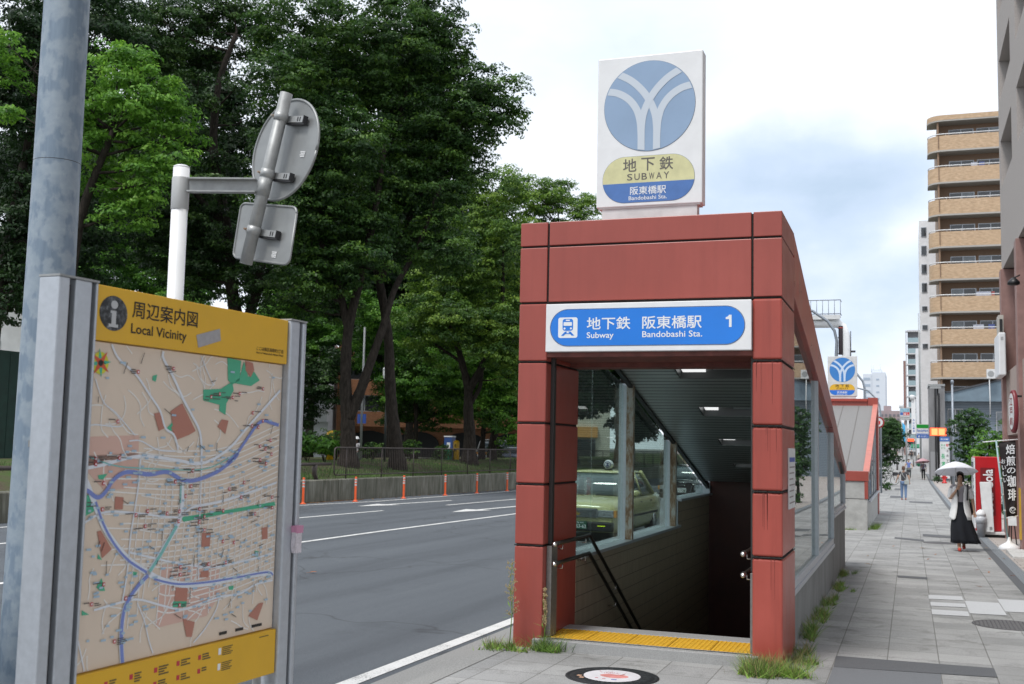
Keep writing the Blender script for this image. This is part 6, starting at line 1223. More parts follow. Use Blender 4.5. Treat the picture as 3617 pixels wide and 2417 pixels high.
for (a, b) in rows:
    for (ya, yb) in wy:
        w_ = MB(); w_.box(FXN+.30, FXN+.36, ya+.01, yb-.01, a+.01, b-.01); f = w_.build('window', mat('bronze_frame', (.05, .04, .035), .4, .4), nb)
        for k in range(2):
            g_ = MB(); L_ = (yb-ya)/2; g_.box(FXN+.285, FXN+.299, ya+.05+L_*k, ya+L_*(k+1)-.05, a+.06, b-.06); g_.build('pane', PGLASS, f)
mb = MB(); mb.box(FXN-.06, FXN+.55, 29.1, YN1+.02, -.4, 6.3); mb.box(FXN-.06, FXN+.5, 25.0, 25.46, -.4, 6.3); mb.box(FXN-.06, FXN+.5, 20.2, 20.7, -.4, 6.3); mb.box(FXN-.06, FXN+.5, 15.2, 15.7, -.4, 6.3); pieces(mb, 'pier', PIER, nb, bevel=.01)
mb = MB()
for (ya, yb) in ((25.46, 29.1), (20.7, 25.0), (15.7, 20.2)):
    mb.box(FXN+.02, FXN+.5, ya, yb, 2.25, 3.75); mb.box(FXN+1.1, 9, ya, yb, -.4, 2.25); mb.box(FXN+.75, 9, ya, yb, 3.75, 6.3)
pieces(mb, 'spandrel', MAUVE, nb)
for (ya, yb) in ((25.46, 29.1), (20.7, 25.0), (15.7, 20.2)):
    w_ = MB(); w_.box(FXN+.42, FXN+.48, ya+.02, yb-.02, 3.78, 6.27); f = w_.build('window', mat('bronze_frame', (.05, .04, .035), .4, .4), nb)
    for k in range(2): g_ = MB(); L_ = (yb-ya)/2; g_.box(FXN+.40, FXN+.419, ya+.07+L_*k, ya+L_*(k+1)-.05, 3.84, 6.2); g_.build('pane', DGLASS, f)
for (ya, yb) in ((25.46, 29.1), (20.7, 25.0)):
    w_ = MB(); w_.box(FXN+1.02, FXN+1.09, ya+.4, yb-.4, -.2, 2.2); f = w_.build('shop_door', mat('shop_door_brown', (.06, .03, .025), .4), nb); g_ = MB(); g_.box(FXN+1.0, FXN+1.018, ya+.6, yb-.6, .0, 2.05); g_.build('pane', DGLASS, f)
mb = MB(); mb.box(FXN-.075, FXN-.061, 25.06, 25.40, .05, 1.10); mb.build('yellow_guard', mat('guard_yellow', (.72, .42, .01), .5), nb)
wb = thing('white_wall_box', 'white rounded box sign fixed to the pier of the near building', 'box', (1.95, 29.3, 3.6)); mb = MB(); mb.box(1.98, 2.135, 27.9, 29.3, 3.62, 4.62); mb.build('casing', WHITE, wb, bevel=.03, seg=3)
mb = MB()
for k in range(3): mb.box(2.03+.02*k, 2.042+.02*k, 27.895, 27.899, 4.44, 4.52)
mb.build('vent_slot', GALV, wb)
lv = thing('louvre_panel', 'narrow pale louvre panel above the white wall box', 'vent', (2.05, 29.2, 4.7)); mb = MB(); mb.box(2.03, 2.138, 28.5, 29.1, 4.66, 5.1); mb.build('frame', mat('pale_stone_panel', (.5, .47, .42), .6), lv); mb = MB(); mb.box(2.05, 2.115, 28.48, 28.499, 4.70, 5.0); mb.build('slats', DARKIN, lv)
rsg = thing('hanging_shop_sign', 'upright oval shop sign with dark red rim hanging from the near building', 'sign', (2.0, 24.6, 2.2)); mb = MB()
cS_ = Vector((2.0, 24.6, 2.66))
mb.lathe([(.36, -.04), (.38, -.03), (.38, .03), (.36, .04)], cS_, 36, ax=(-.975, -.22, 0), sx=.52, sy=1.15); mb.build('rim', mat('dark_red_rim', (.20, .03, .04), .4), rsg)
axs = Vector((-.975, -.22, 0)).normalized(); sx_ = EZ.cross(axs); mb = MB(); mb.lathe([(.32, 0), (.32, .008)], cS_+axs*.041, 36, ax=axs, sx=.5, sy=1.15); mb.build('face', WHITE_D, rsg)
for k, ch in enumerate('江戸前'): txt('lettering', ch, mat('dark_red_letters', (.25, .03, .03), .5), rsg, cS_+axs*.05, sx_, EZ, (-.09, .09, .12-.2*k, .28-.2*k), .001, .02)
mb = MB(); mb.box(2.0, 2.16, 24.58, 24.62, 2.95, 2.99); mb.build('bracket', BLACK, rsg)
wlp = thing('wall_lamp', 'small dark wall lamp high on the near building', 'lamp', (2.1, 24.2, 5.2)); mb = MB(); mb.lathe([(.03, .1), (.11, .02), (.12, -.04), (.06, -.06)], (2.02, 24.2, 5.25), 14); mb.tube([(2.02, 24.2, 5.34), (2.14, 24.2, 5.4)], .015, 6); mb.build('shade', BLACK, wlp)

# ------------------------------------------------------------------ tan apartment tower with rounded balconies
t = NT('tan_tile'); v = t.map(); cx_ = t.n('ShaderNodeSeparateXYZ'); t.t.links.new(t.tc.outputs['Object'], cx_.inputs[0]); cb_ = t.n('ShaderNodeCombineXYZ'); t.t.links.new(t.math('ADD', cx_.outputs[0], cx_.outputs[1]), cb_.inputs[0]); t.t.links.new(cx_.outputs[2], cb_.inputs[1])
br = t.n('ShaderNodeTexBrick', offset=.5); t.put(br.inputs['Vector'], cb_.outputs[0]); br.inputs['Scale'].default_value = 1; br.inputs['Brick Width'].default_value = .24; br.inputs['Row Height'].default_value = .075; br.inputs['Mortar Size'].default_value = .006
br.inputs['Color1'].default_value = (.46, .315, .195, 1); br.inputs['Color2'].default_value = (.55, .395, .26, 1); br.inputs['Mortar'].default_value = (.46, .33, .21, 1)
t.set(Base_Color=t.mix(1, br.outputs[0], t.ramp(t.noise(t.map((1, 1, 2.5)), 2.6, 5), [(.35, (.86, .85, .83)), (.65, (1.1, 1.1, 1.1))]), 'MULTIPLY'), Roughness=.7); TAN = t.m
BROWNT = mat('brown_tile', (.24, .155, .10), .7, 0, 20, .15); SOFF = mat('pale_soffit', (.40, .38, .35), .8); RAILW = mat('white_rail', (.70, .71, .72), .4, .2)
ap = thing('apartment_tower', 'tan tiled apartment tower with rounded balcony corners and white rails on the right', 'building', (6, 102, -.5)); XA, YA, pit = 1.80, 102.0, 2.857
def bal_outline(x0, yf, R=1.25, dep=2.6, xe=16):
    pts = [(x0, yf+dep)] + [(x0+R-R*math.cos(a), yf+R-R*math.sin(a)) for a in np.linspace(0, math.pi/2, 9)] + [(xe, yf)]
    return pts
def wall_strip(mb, pts, z0, z1, th=.14):
    for (a, b) in zip(pts[:-1], pts[1:]):
        d = Vector((b[0]-a[0], b[1]-a[1], 0)); n = Vector((-d.y, d.x, 0)).normalized()*th
        if n.y < 0 and abs(d.x) > abs(d.y): n = -n
        a3, b3 = Vector((a[0], a[1], z0)), Vector((b[0], b[1], z0)); mb.prism([a3, b3, b3+n, a3+n], (0, 0, z1-z0))
zt_rail = 29.88
mb = MB(); mb.box(2.62, 16, YA+1.62, YA+12, -.6, 31.0); mb.build('wall', BROWNT, ap)
mb = MB(); mb.box(2.60, 2.75, YA+.25, YA+1.60, -.6, 31.0); mb.build('divider', BROWNT, ap)
slab = MB(); roofw = MB(); o_ = bal_outline(XA, YA); wall_strip(roofw, o_, 31.1, 31.55); roofw.build('roof_parapet', TAN, ap); slab.prism([(x, y, 31.0) for x, y in o_]+[(16, YA+2.6, 31.0)], (0, 0, .12))
nfl = 11
for k in range(nfl):
    zr = zt_rail-pit*k
    bw = MB(); wall_strip(bw, bal_outline(XA+.03, YA+.03), zr-1.45, zr-.16); b_ = bw.build('balcony', TAN, ap)
    rl_ = MB(); rl_.tube([(x+.05 if i == 0 else x, y+.06, zr) for i, (x, y) in enumerate(bal_outline(XA+.05, YA+.05))], .045, 6)
    for x in np.arange(3.3, 16, 1.15): rl_.tube([(x, YA+.12, zr-.16), (x, YA+.12, zr)], .022, 5)
    rl_.build('rail', RAILW, b_); slab.prism([(x, y, zr-1.60) for x, y in bal_outline(XA, YA)]+[(16, YA+2.6, zr-1.60)], (0, 0, .14))
    dp = MB(); dp.box(2.68, 2.74, YA-.02, YA+.03, zr-1.3, zr-.05); dp.build('drain_pipe', mat('drain_pipe_brown', (.18, .11, .07), .6), b_)
    for j in range(5):
        x0_ = 3.35+2.55*j if j else 3.6
        w_ = MB(); w_.box(x0_, x0_+2.05, YA+1.56, YA+1.618, zr-1.2, zr+.72); f = w_.build('window', ALU, ap)
        rgp = random.Random(k*7+j)
        for q in range(2):
            g_ = MB(); g_.box(x0_+.05+q, x0_+.98+q, YA+1.53, YA+1.559, zr-1.15, zr+.66); g_.build('pane', rgp.choice([DGLASS, DGLASS, PGLASS]), f)
pieces(slab, 'floor_slab', SOFF, ap)
for (x, zr, w_, c) in ((5.35, zt_rail-pit, .5, 'white'), (6.0, zt_rail-pit, .45, 'blue'), (5.6, zt_rail-pit*5, 1.2, 'white'), (6.75, zt_rail-pit*5, .3, 'red'), (5.3, zt_rail-pit*6, .85, 'white'), (6.5, zt_rail-pit*6, .5, 'blue')):
    l_ = thing('laundry', c+' laundry hung out on '+{zt_rail-pit: 'a high balcony of the tan tower', zt_rail-pit*5: 'the fourth visible balcony from the bottom of the tan tower', zt_rail-pit*6: 'a lower balcony of the tan tower'}[zr], 'laundry', (x, YA+.6, zr-.4)); mb = MB(); mb.box(x, x+w_, YA+.6, YA+.63, zr-.75, zr+.28); mb.build('cloth', mat('laundry_'+c, {'white': (.68, .68, .78), 'blue': (.12, .16, .4), 'red': (.5, .15, .14)}[c], .8), l_)
# slim white tower behind its left corner, with side windows
wt = thing('slim_white_tower', 'slim white tower with a column of windows just left of the tan apartment tower', 'building', (1.6, 118, 0)); mb = MB(); mb.box(1.17, 4.5, 118, 128, -.6, 25.4); mb.build('wall', mat('off_white_render', (.76, .77, .79), .7, 0, 2, .08), wt)
for k in range(7):
    z = 24.7-1.9*k-.95; w_ = MB(); w_.box(1.34, 1.86, 117.93, 117.999, z, z+.98 if k < 4 else z+.5); f = w_.build('window', ALU, wt); g_ = MB(); g_.box(1.38, 1.82, 117.9, 117.929, z+.05, z+.9 if k < 4 else z+.45); g_.build('pane', DGLASS, f)
mb = MB(); mb.tube([(1.1, 118.3, 0), (1.1, 118.3, 14)], .05, 6); mb.tube([(1.0, 118.5, 0), (1.0, 118.5, 16)], .04, 6); pieces(mb, 'pipe', GALV, wt)
# glass-balcony apartments further on
ga = thing('glass_balcony_apartments', 'distant apartment block with pale glass balconies left of the slim white tower', 'building', (1.5, 220, 0)); mb = MB(); mb.box(-.1, 6, 221.6, 235, -1, 25.2); mb.build('wall', mat('grey_apartment', (.30, .30, .31), .7), ga); mb = MB(); sl2 = MB(); b2 = MB()
for k in range(11):
    z = 22.6-2.02*k; sl2.box(-.5, 3, 220, 221.6, z-.12, z+.12); b2.box(-.05, 3, 220.02, 220.1, z+.13, z+1.0)
sl2.box(-.5, 3, 220, 221.6, 24.75, 24.97); sl2.box(-.5, -.3, 220.1, 221.6, -1, 25); pieces(sl2, 'floor_slab', mat('pale_slab', (.55, .55, .56), .7), ga); pieces(b2, 'balcony', mat('pale_blue_glass', (.30, .40, .43), .2), ga)
mb = MB(); mb.box(-.95, -.5, 223, 233, -1, 19.5); mb.build('stair_tower', mat('red_brown_tower', (.33, .2, .18), .7), ga)
mb = MB(); mb.box(1.2, 2.6, 205, 215, -1, 20.2); wc = mb.build('white_annex', WALLW, None); tag(wc, 'plain white annex wall standing against the glass balcony apartments', 'building')
# grey concrete house and blue-grey corrugated house
gh = thing('grey_concrete_house', 'dark grey concrete house front behind the red display and the green store sign', 'building', (2.2, 97.5, -.4)); mb = MB(); mb.box(1.56, 2.78, 97.5, 101.9, -.6, 7.4); mb.build('wall', mat('stained_grey_concrete', (.20, .20, .205), .85, 0, 2.2, .25, .2, 30, stretch=(1, 1, .3)), gh)
mb = MB(); mb.box(1.50, 2.80, 97.4, 101.95, 7.4, 7.56); mb.build('roof_parapet', GALV, gh); mb = MB(); mb.box(1.98, 2.10, 97.4, 97.49, -.4, 7.3); mb.box(2.3, 2.38, 97.42, 97.49, 1, 6.8); pieces(mb, 'down_pipe', BLACK, gh); mb = MB(); mb.box(1.62, 2.5, 97.44, 97.49, -.3, 2.0); mb.build('shutter', mat('grey_shutter', (.28, .28, .29), .6), gh)
g2 = thing('pale_grey_house', 'narrow pale grey house wall with small vents beyond the grey concrete house', 'building', (1.4, 126, 0)); mb = MB(); mb.box(1.12, 3, 127, 138, -.6, 15); mb.build('wall', mat('pale_grey_render', (.36, .36, .35), .8, 0, 2, .2), g2); mb = MB()
for z in (4, 6, 8.2, 10.4, 12.6): mb.box(1.3, 1.5, 126.9, 126.99, z, z+.25)
pieces(mb, 'vent', WHITE, g2)
bh = thing('blue_grey_house', 'blue-grey corrugated house with a sloping roof line behind the street trees', 'building', (5, 99, -.4)); SID = NT('blue_grey_siding'); v = SID.map(); w = SID.n('ShaderNodeTexWave', wave_type='BANDS', bands_direction='Z'); SID.put(w.inputs['Vector'], v); w.inputs['Scale'].default_value = 2.2
SID.set(Base_Color=SID.mix(w.outputs['Fac'], (.14, .18, .22), (.24, .29, .34)), Roughness=.6); SID.bump(w.outputs['Fac'], .4, .03); SIDM = SID.m
kB = 99/71.4
def HB(x, z): return (x*kB, 1.75+(z-1.75)*kB)
x0h, z5 = HB(2.0, 5.0); mb = MB(); mb.box(x0h, 17, 100, 101.9, -.6, z5); mb.build('wall', SIDM, bh)
BLUEF = mat('blue_grey_fascia', (.16, .22, .27), .6, 0, 2, .12); mb = MB(); mb.prism([(HB(x, z)[0], 99, HB(x, z)[1]) for x, z in ((1.98, 4.98), (11.2, 4.98), (11.2, 7.0), (5.2, 6.22), (2.35, 5.48), (1.98, 5.46))], (0, .98, 0)); mb.build('fascia', BLUEF, bh)
mb = MB(); mb.prism([(HB(x, z)[0], 98.9, HB(x, z)[1]) for x, z in ((1.95, 5.47), (2.35, 5.49), (5.2, 6.23), (11.3, 7.02), (11.3, 7.12), (5.2, 6.33), (2.3, 5.59), (1.95, 5.57))], (0, 2.9, 0)); mb.build('roof', mat('dark_roof_edge', (.06, .065, .075), .6), bh)
for (a_, b_, c_, d_) in ((2.2, 3.05, 3.0, 4.55), (4.9, 6.2, 2.4, 4.4)):
    (x0_, z0), (x1_, z1) = HB(a_, c_), HB(b_, d_)
    w_ = MB(); w_.box(x0_, x1_, 99.95, 99.999, z0, z1); f = w_.build('window', WHITE_D, bh); g_ = MB(); hx = (x1_-x0_)/2; [g_.box(x0_+.05+hx*q, x0_+hx*(q+1)-.03, 99.92, 99.949, z0+.06, z1-.06) for q in (0, 1)]; pieces(g_, 'pane', PGLASS, f)
(xa_, za_) = HB(4.35, 6.3)
ac = thing('air_conditioner', 'white air conditioner unit on the roof edge of the blue-grey house', 'air conditioner', (xa_, 98.5, za_)); mb = MB(); mb.box(xa_, xa_+.65, 98.3, 98.7, za_, za_+.78); mb.build('casing', WHITE_D, ac, bevel=.02); mb = MB(); mb.lathe([(.24, 0), (.24, .01)], (xa_+.32, 98.29, za_+.4), 20, ax=(0, -1, 0)); mb.build('fan_grille', GALV, ac); mb = MB(); mb.tube([(xa_+.2, 98.4, za_), (xa_+.22, 98.3, za_-1.7), (xa_+.2, 98.35, za_-3.2)], .04, 8); mb.build('pipe', WHITE_D, ac)
# distant tower, mauve block, buildings closing the view
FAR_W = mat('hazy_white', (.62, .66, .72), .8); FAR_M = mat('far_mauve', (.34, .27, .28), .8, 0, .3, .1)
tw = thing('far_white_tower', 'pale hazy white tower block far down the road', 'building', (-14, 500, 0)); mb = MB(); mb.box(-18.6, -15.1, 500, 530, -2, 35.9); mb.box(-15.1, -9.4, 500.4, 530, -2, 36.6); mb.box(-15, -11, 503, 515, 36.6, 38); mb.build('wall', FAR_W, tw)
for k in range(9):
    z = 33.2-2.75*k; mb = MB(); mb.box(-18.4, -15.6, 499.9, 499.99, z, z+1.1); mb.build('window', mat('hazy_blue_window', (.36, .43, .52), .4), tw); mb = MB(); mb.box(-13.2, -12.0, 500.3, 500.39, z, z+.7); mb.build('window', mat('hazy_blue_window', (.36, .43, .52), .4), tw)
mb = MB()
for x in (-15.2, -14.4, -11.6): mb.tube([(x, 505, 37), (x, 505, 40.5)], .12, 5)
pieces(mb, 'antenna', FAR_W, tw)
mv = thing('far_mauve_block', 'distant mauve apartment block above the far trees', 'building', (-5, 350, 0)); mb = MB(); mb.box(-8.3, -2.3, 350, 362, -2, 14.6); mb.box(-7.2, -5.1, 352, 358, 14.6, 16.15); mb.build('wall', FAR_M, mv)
for k in range(3):
    for j in range(5): mb = MB(); mb.box(-8+1.15*j, -7.3+1.15*j, 349.9, 349.99, 12.9-1.3*k, 13.6-1.3*k); mb.build('window', mat('far_window', (.16, .15, .17), .4), mv)
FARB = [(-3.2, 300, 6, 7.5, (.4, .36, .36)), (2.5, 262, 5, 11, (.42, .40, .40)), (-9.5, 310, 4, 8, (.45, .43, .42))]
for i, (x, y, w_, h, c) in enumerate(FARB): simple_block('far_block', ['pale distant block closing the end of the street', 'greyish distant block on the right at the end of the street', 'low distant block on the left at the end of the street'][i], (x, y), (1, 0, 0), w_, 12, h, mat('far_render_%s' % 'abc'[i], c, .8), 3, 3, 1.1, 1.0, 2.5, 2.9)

# ------------------------------------------------------------------ street signs on the right
LED = mat('red_display_glow', (.9, .1, .03), .4, 0, 0, emit=(1, .105, .03), estr=1.15); LEDH = mat('orange_display_glow', (1, .3, .1), .4, 0, 0, emit=(1, .25, .09), estr=1.5)
le = thing('led_display', 'glowing red and orange electronic display sign', 'display', (2.17, 95, 3.2)); mb = MB(); mb.box(1.54, 2.80, 95, 95.25, 3.25, 3.92); mb.build('casing', BLACK, le); mb = MB(); mb.box(1.56, 2.78, 94.97, 94.999, 3.27, 3.90); mb.build('screen', LED, le); mb = MB(); mb.box(1.68, 2.12, 94.95, 94.969, 3.33, 3.84); mb.box(2.22, 2.66, 94.95, 94.969, 3.33, 3.84); mb.build('lit_characters', LEDH, le)
mb = MB(); mb.tube([(2.17, 95.4, -.5), (2.17, 95.4, 7.1)], .08, 10); mb.obox((2.17, 95.33, 3.6), (1, 0, 0), (0, 1, 0), EZ, .1, .08, .05); mb.build('post', BLACK, le); mb = MB(); mb.obox((2.02, 95.2, 7.15), (1, 0, 0), (0, 1, 0), EZ, .42, .12, .09); mb.build('lamp_head', GALV, le)
LG = mat('sign_green_letters', (.02, .36, .14), .5); ns = thing('upright_company_sign', 'tall white upright sign with green and black vertical lettering under the red display', 'sign', (2.6, 95, -.4)); mb = MB(); mb.box(2.28, 2.97, 94.4, 94.5, -.1, 2.82); mb.build('board', WHITE_D, ns); mb = MB(); mb.box(2.26, 2.99, 94.38, 94.52, 2.825, 3.18); mb.build('blue_header', mat('header_blue', (.05, .14, .42), .5), ns); mb = MB(); mb.tube([(2.3, 94.45, -.5), (2.3, 94.45, 3.1)], .035, 8); mb.tube([(2.95, 94.45, -.5), (2.95, 94.45, 3.1)], .035, 8); pieces(mb, 'post', GALV, ns)
NS = Vector((0, 94.4, 0))
for k, ch in enumerate('長澤組'): txt('lettering', ch, LG, ns, NS, EX, EZ, (2.36, 2.64, 1.45-.62*k, 1.83-.62*k), .004, .02)
for k, ch in enumerate('株式'): txt('lettering', ch, LG, ns, NS, EX, EZ, (2.36+.15*0, 2.48, 2.45-.22*k, 2.60-.22*k), .004, .01)
for k, ch in enumerate('会社'): txt('lettering', ch, LG, ns, NS, EX, EZ, (2.54, 2.66, 2.45-.22*k, 2.60-.22*k), .004, .01)
txt('lettering', '総', RED, ns, NS, EX, EZ, (2.72, 2.92, 2.42, 2.64), .004, .02)
for k, ch in enumerate('土木工事'): txt('lettering', ch, INK, ns, NS, EX, EZ, (2.73, 2.92, 2.0-.42*k, 2.22-.42*k), .004, .015)
txt('lettering', '国土交通省', LETTER_W, ns, Vector((0, 94.38, 0)), EX, EZ, (2.35, 2.9, 2.93, 3.06), .004, .01)
ss = thing('store_sign', 'white store sign with a green band above blue lettering, fixed out over the pavement', 'sign', (1.2, 116.5, 3.3)); mb = MB(); mb.box(.66, 1.80, 116.5, 116.7, 3.35, 4.74); mb.build('sign_box', WHITE, ss)
def sflat(nm, x0, x1, z0, z1, c, y=116.485, p_=ss): mb = MB(); mb.box(x0, x1, y, y+.012, z0, z1); return mb.build(nm, c, p_)
sflat('green_band', .68, 1.78, 4.34, 4.70, mat('store_green', (.005, .30, .03), .4)); sflat('blue_line', .68, 1.78, 3.74, 3.80, mat('store_blue', (.02, .14, .55), .4)); sflat('blue_plate', .67, 1.79, 3.36, 3.70, mat('store_blue', (.02, .14, .55), .4))
txt('lettering', 'FamilyMart', mat('store_blue', (.02, .14, .55), .4), ss, Vector((0, 116.485, 0)), EX, EZ, (.72, 1.74, 3.93, 4.2), .004, .02); txt('lettering', '酒 たばこ', LETTER_W, ss, Vector((0, 116.485, 0)), EX, EZ, (.78, 1.7, 3.43, 3.62), .004, .02)
hs = thing('roadside_sign_board', 'boxy sign board with white letters on red, topped by a white drum', 'sign', (-.5, 160, 6)); mb = MB(); mb.box(-1.2, .08, 160, 160.6, 6.35, 8.0); mb.build('sign_box', WHITE_D, hs)
sflat('picture', -1.15, .04, 7.45, 7.96, mat('picture_blue', (.25, .42, .52), .5, 0, 2, .4), 159.98, hs); sflat('blue_square', -1.15, -.78, 7.05, 7.40, mat('header_blue', (.05, .14, .42), .5), 159.98, hs); rb_ = sflat('red_square', -.75, .04, 7.02, 7.42, RED, 159.98, hs); txt('lettering', 'はし', LETTER_W, hs, Vector((0, 159.98, 0)), EX, EZ, (-.68, -.05, 7.08, 7.36), .004, .03)
mb = MB()
for z in (6.5, 6.75): mb.box(-1.2, .08, 159.97, 159.999, z, z+.06)
mb.build('dark_line', DARKIN, hs); mb = MB(); mb.lathe([(.30, 0), (.30, .55), (.2, .62), (.02, .64)], (-.98, 160.3, 8.0), 16); mb.build('drum', WHITE, hs); mb = MB(); mb.tube([(-.4, 160.4, 0), (-.4, 160.4, 6.4)], .12, 8); mb.build('post', GALV, hs)
vs_ = thing('upright_shop_sign', 'slim white upright shop sign with blue vertical lettering, left of the green store sign', 'sign', (.6, 155, 4)); mb = MB(); mb.box(.28, .82, 155, 155.2, 4.4, 9.0); mb.build('sign_box', WHITE, vs_)
for k, ch in enumerate('みなと薬局'): txt('lettering', ch, mat('header_blue', (.05, .14, .42), .5), vs_, Vector((0, 155, 0)), EX, EZ, (.42, .70, 6.1-.36*k, 6.36-.36*k), .004, .02)
mb = MB(); mb.lathe([(.3, 0), (.32, .5), (.28, .62), (.02, .66)], (.4, 155.1, 8.9), 16); mb.build('drum', WHITE, vs_); mb = MB(); mb.tube([(.8, 155.3, 0), (.8, 155.3, 5)], .08, 8); mb.build('post', GALV, vs_)
bn = thing('blue_banner', 'bright blue vertical banner hanging by the far shops', 'banner', (-.9, 170, 3)); mb = MB(); P = [[(-.95+.09*i+.04*math.sin(j*.5), 170+.05*math.sin(i+j), 6.4-.35*j-.12*i) for i in range(6)] for j in range(8)]; mb.grid(P); o = mb.build('cloth', mat('banner_blue', (.06, .40, .72), .7), bn); sm_ = o.modifiers.new('cloth', 'SOLIDIFY'); sm_.thickness = .02; mb = MB(); mb.tube([(-1.0, 170, 1), (-1.0, 170, 6.6), (-.45, 170, 6.5)], .03, 6); mb.build('pole', WHITE, bn)
r2 = thing('small_red_sign', 'small glowing red sign beyond the green store sign', 'sign', (.2, 150, 3.2)); mb = MB(); mb.obox((.18, 150, 3.55), (1, 0, 0), (0, 1, 0), EZ, .38, .1, .17); mb.build('sign_box', LED, r2); mb = MB(); mb.tube([(.5, 150.2, 0), (.5, 150.2, 3.5)], .05, 6); mb.build('post', GALV, r2)
bb = thing('blue_notice_board', 'tilted pale blue notice board standing by the shops', 'notice board', (1.8, 148, 1)); mb = MB(); ux = Vector((.97, 0, -.12)).normalized(); uz = Vector((.12, 0, .97)).normalized(); mb.obox((1.78, 148, 1.80), ux, (0, 1, 0), uz, .42, .04, .42); mb.build('board', mat('notice_pale_blue', (.25, .42, .66), .5, 0, 4, .2), bb); mb = MB(); mb.tube([(1.6, 148.1, .0), (1.6, 148.1, 1.5)], .04, 6); mb.tube([(2.0, 148.1, .0), (2.0, 148.1, 1.5)], .04, 6); pieces(mb, 'leg', GALV, bb)
gs = thing('green_awning', 'small dark green awning over a far shop front', 'awning', (.7, 165, 2.6)); mb = MB(); mb.prism([(.2, 165, 3.2), (.2, 164.2, 2.75), (.2, 164.2, 2.6), (.2, 165, 2.6)], (1.1, 0, 0)); mb.build('cloth', mat('awning_green', (.02, .16, .08), .7), gs)
pl = thing('steel_street_pole', 'slim grey steel pole with a cap in front of the blue-grey house', 'pole', (2.4, 66, -.4)); mb = MB(); mb.tube([(2.27, 66, -.5), (2.27, 66, 5.75)], [.07, .055], 12); mb.lathe([(.08, 0), (.09, .15), (.05, .22)], (2.27, 66, 5.7), 12); mb.build('shaft', LAMPG, pl)
p2 = thing('steel_street_pole', 'short dark pole with a small cross arm beside the red display', 'pole', (3.0, 90, -.4)); mb = MB(); mb.tube([(2.95, 90, -.5), (2.95, 90, 4.6)], .05, 10); mb.box(2.55, 2.95, 89.97, 90.03, 3.4, 3.46); mb.build('shaft', mat('dark_pole', (.07, .075, .08), .5), p2)

# ------------------------------------------------------------------ street trees and bushes
def st_tree(name, label, base, h, lobes, m, seed, group, **kw):
    b = Vector(base); return make_tree(name, label, 'tree', [([tuple(b), tuple(b+Vector((.05, .02, h*.35))), tuple(b+Vector((-.03, .05, h*.6))), tuple(b+Vector((.02, 0, h*.85)))], .07, .03)], lobes, m, seed, group, limb_r=.025, **kw)
kw_ = dict(size=.12, clump=.30, dens=3.6)
st_tree('street_tree', 'slim dark green street tree behind the white umbrella', (2.28, 48, -.4), 4.1, [(2.25, 48, 3.35, .42), (2.0, 48.2, 2.8, .5), (2.5, 48, 2.7, .55), (2.05, 47.8, 2.1, .5), (2.55, 48.2, 2.0, .5), (2.2, 48, 1.5, .5), (1.95, 48, 1.2, .4), (2.4, 48, 3.0, .5), (2.3, 48, .8, .45), (2.6, 48, 1.3, .5)], LEAF_D, 501, 'street trees beside the forecourt', **kw_)
st_tree('street_tree', 'bright yellow-green street tree right behind the red vending machine', (2.75, 44, -.38), 3.2, [(2.65, 44, 2.35, .38), (2.4, 44.1, 1.8, .42), (2.9, 44, 1.9, .45), (2.6, 43.9, 1.35, .42), (3.1, 44, 1.4, .4), (2.2, 44, 1.25, .28), (3.2, 44.2, 2.2, .35), (2.5, 44, .9, .35), (2.95, 44, 1.0, .4)], LEAF_B, 502, 'street trees beside the forecourt', tone=(.1, .55), **kw_)
st_tree('street_tree', 'green street tree partly hidden by the near building', (3.6, 47, -.4), 3.6, [(3.4, 47, 2.2, .55), (3.8, 47, 2.6, .55), (3.3, 47.3, 1.4, .5), (4.1, 47, 1.6, .6)], LEAF_D, 503, 'street trees beside the forecourt', tone=(.3, .7), **kw_)
kw2 = dict(size=.17, clump=.40, dens=2.2)
st_tree('street_tree', 'dark round street tree on the kerb beyond the second entrance', (-1.9, 80, -.45), 3.6, [(-1.75, 80, 2.7, .6), (-1.2, 80, 2.2, .6), (-1.9, 80.5, 1.8, .65), (-1.15, 80, 1.4, .5), (-2.3, 80, 2.6, .6), (-1.6, 79.8, .9, .45)], LEAF_C, 504, 'street trees along the kerb', **kw2)
st_tree('street_tree', 'larger pale green street tree far along the kerb', (-2.3, 150, .2), 6, [(-2.5, 150, 5.4, .9), (-1.8, 150, 4.9, .9), (-1.3, 150, 4.1, .8), (-2.6, 150, 3.9, 1.0), (-3.3, 150, 4.8, .9), (-1.6, 150.5, 3.2, .8)], LEAF_D, 505, 'street trees along the kerb', **kw2)
st_tree('street_tree', 'dark street tree at the far end of the street by the blue banner', (-1.1, 190, .9), 5, [(-1.2, 190, 4.6, .9), (-.7, 190, 3.6, .8), (-1.6, 190, 3.6, .9)], LEAF_C, 506, 'street trees along the kerb', **kw2)
st_tree('street_tree', 'hazy green street tree far along the kerb behind the larger pale one', (-3.6, 210, 1.2), 7, [(-3.2, 210, 7.2, 1.2), (-2.2, 210, 6.6, 1.1), (-3.8, 210, 5.6, 1.2), (-2.6, 210, 5.0, 1.2), (-1.4, 210, 5.6, 1.0)], LEAF_D, 507, 'street trees along the kerb', tone=(.35, .7), **kw2)
bush('kerb_bush', 'leafy bush at the kerb beside the parked bicycle', 'shrub', (-2.0, 82, -.45), .75, LEAF_C, 511, None, dens=1.4, size=.13, clump=.3); bush('kerb_bush', 'small bush low against the second entrance', 'shrub', (-1.35, 70, -.45), .4, LEAF_D, 512, None, dens=1.6, size=.1, clump=.22)
bush('roadside_bush', 'low green weeds at the foot of the company sign', 'shrub', (2.0, 92, -.42), .35, LEAF_D, 513, None, dens=1.8, size=.09, clump=.2)
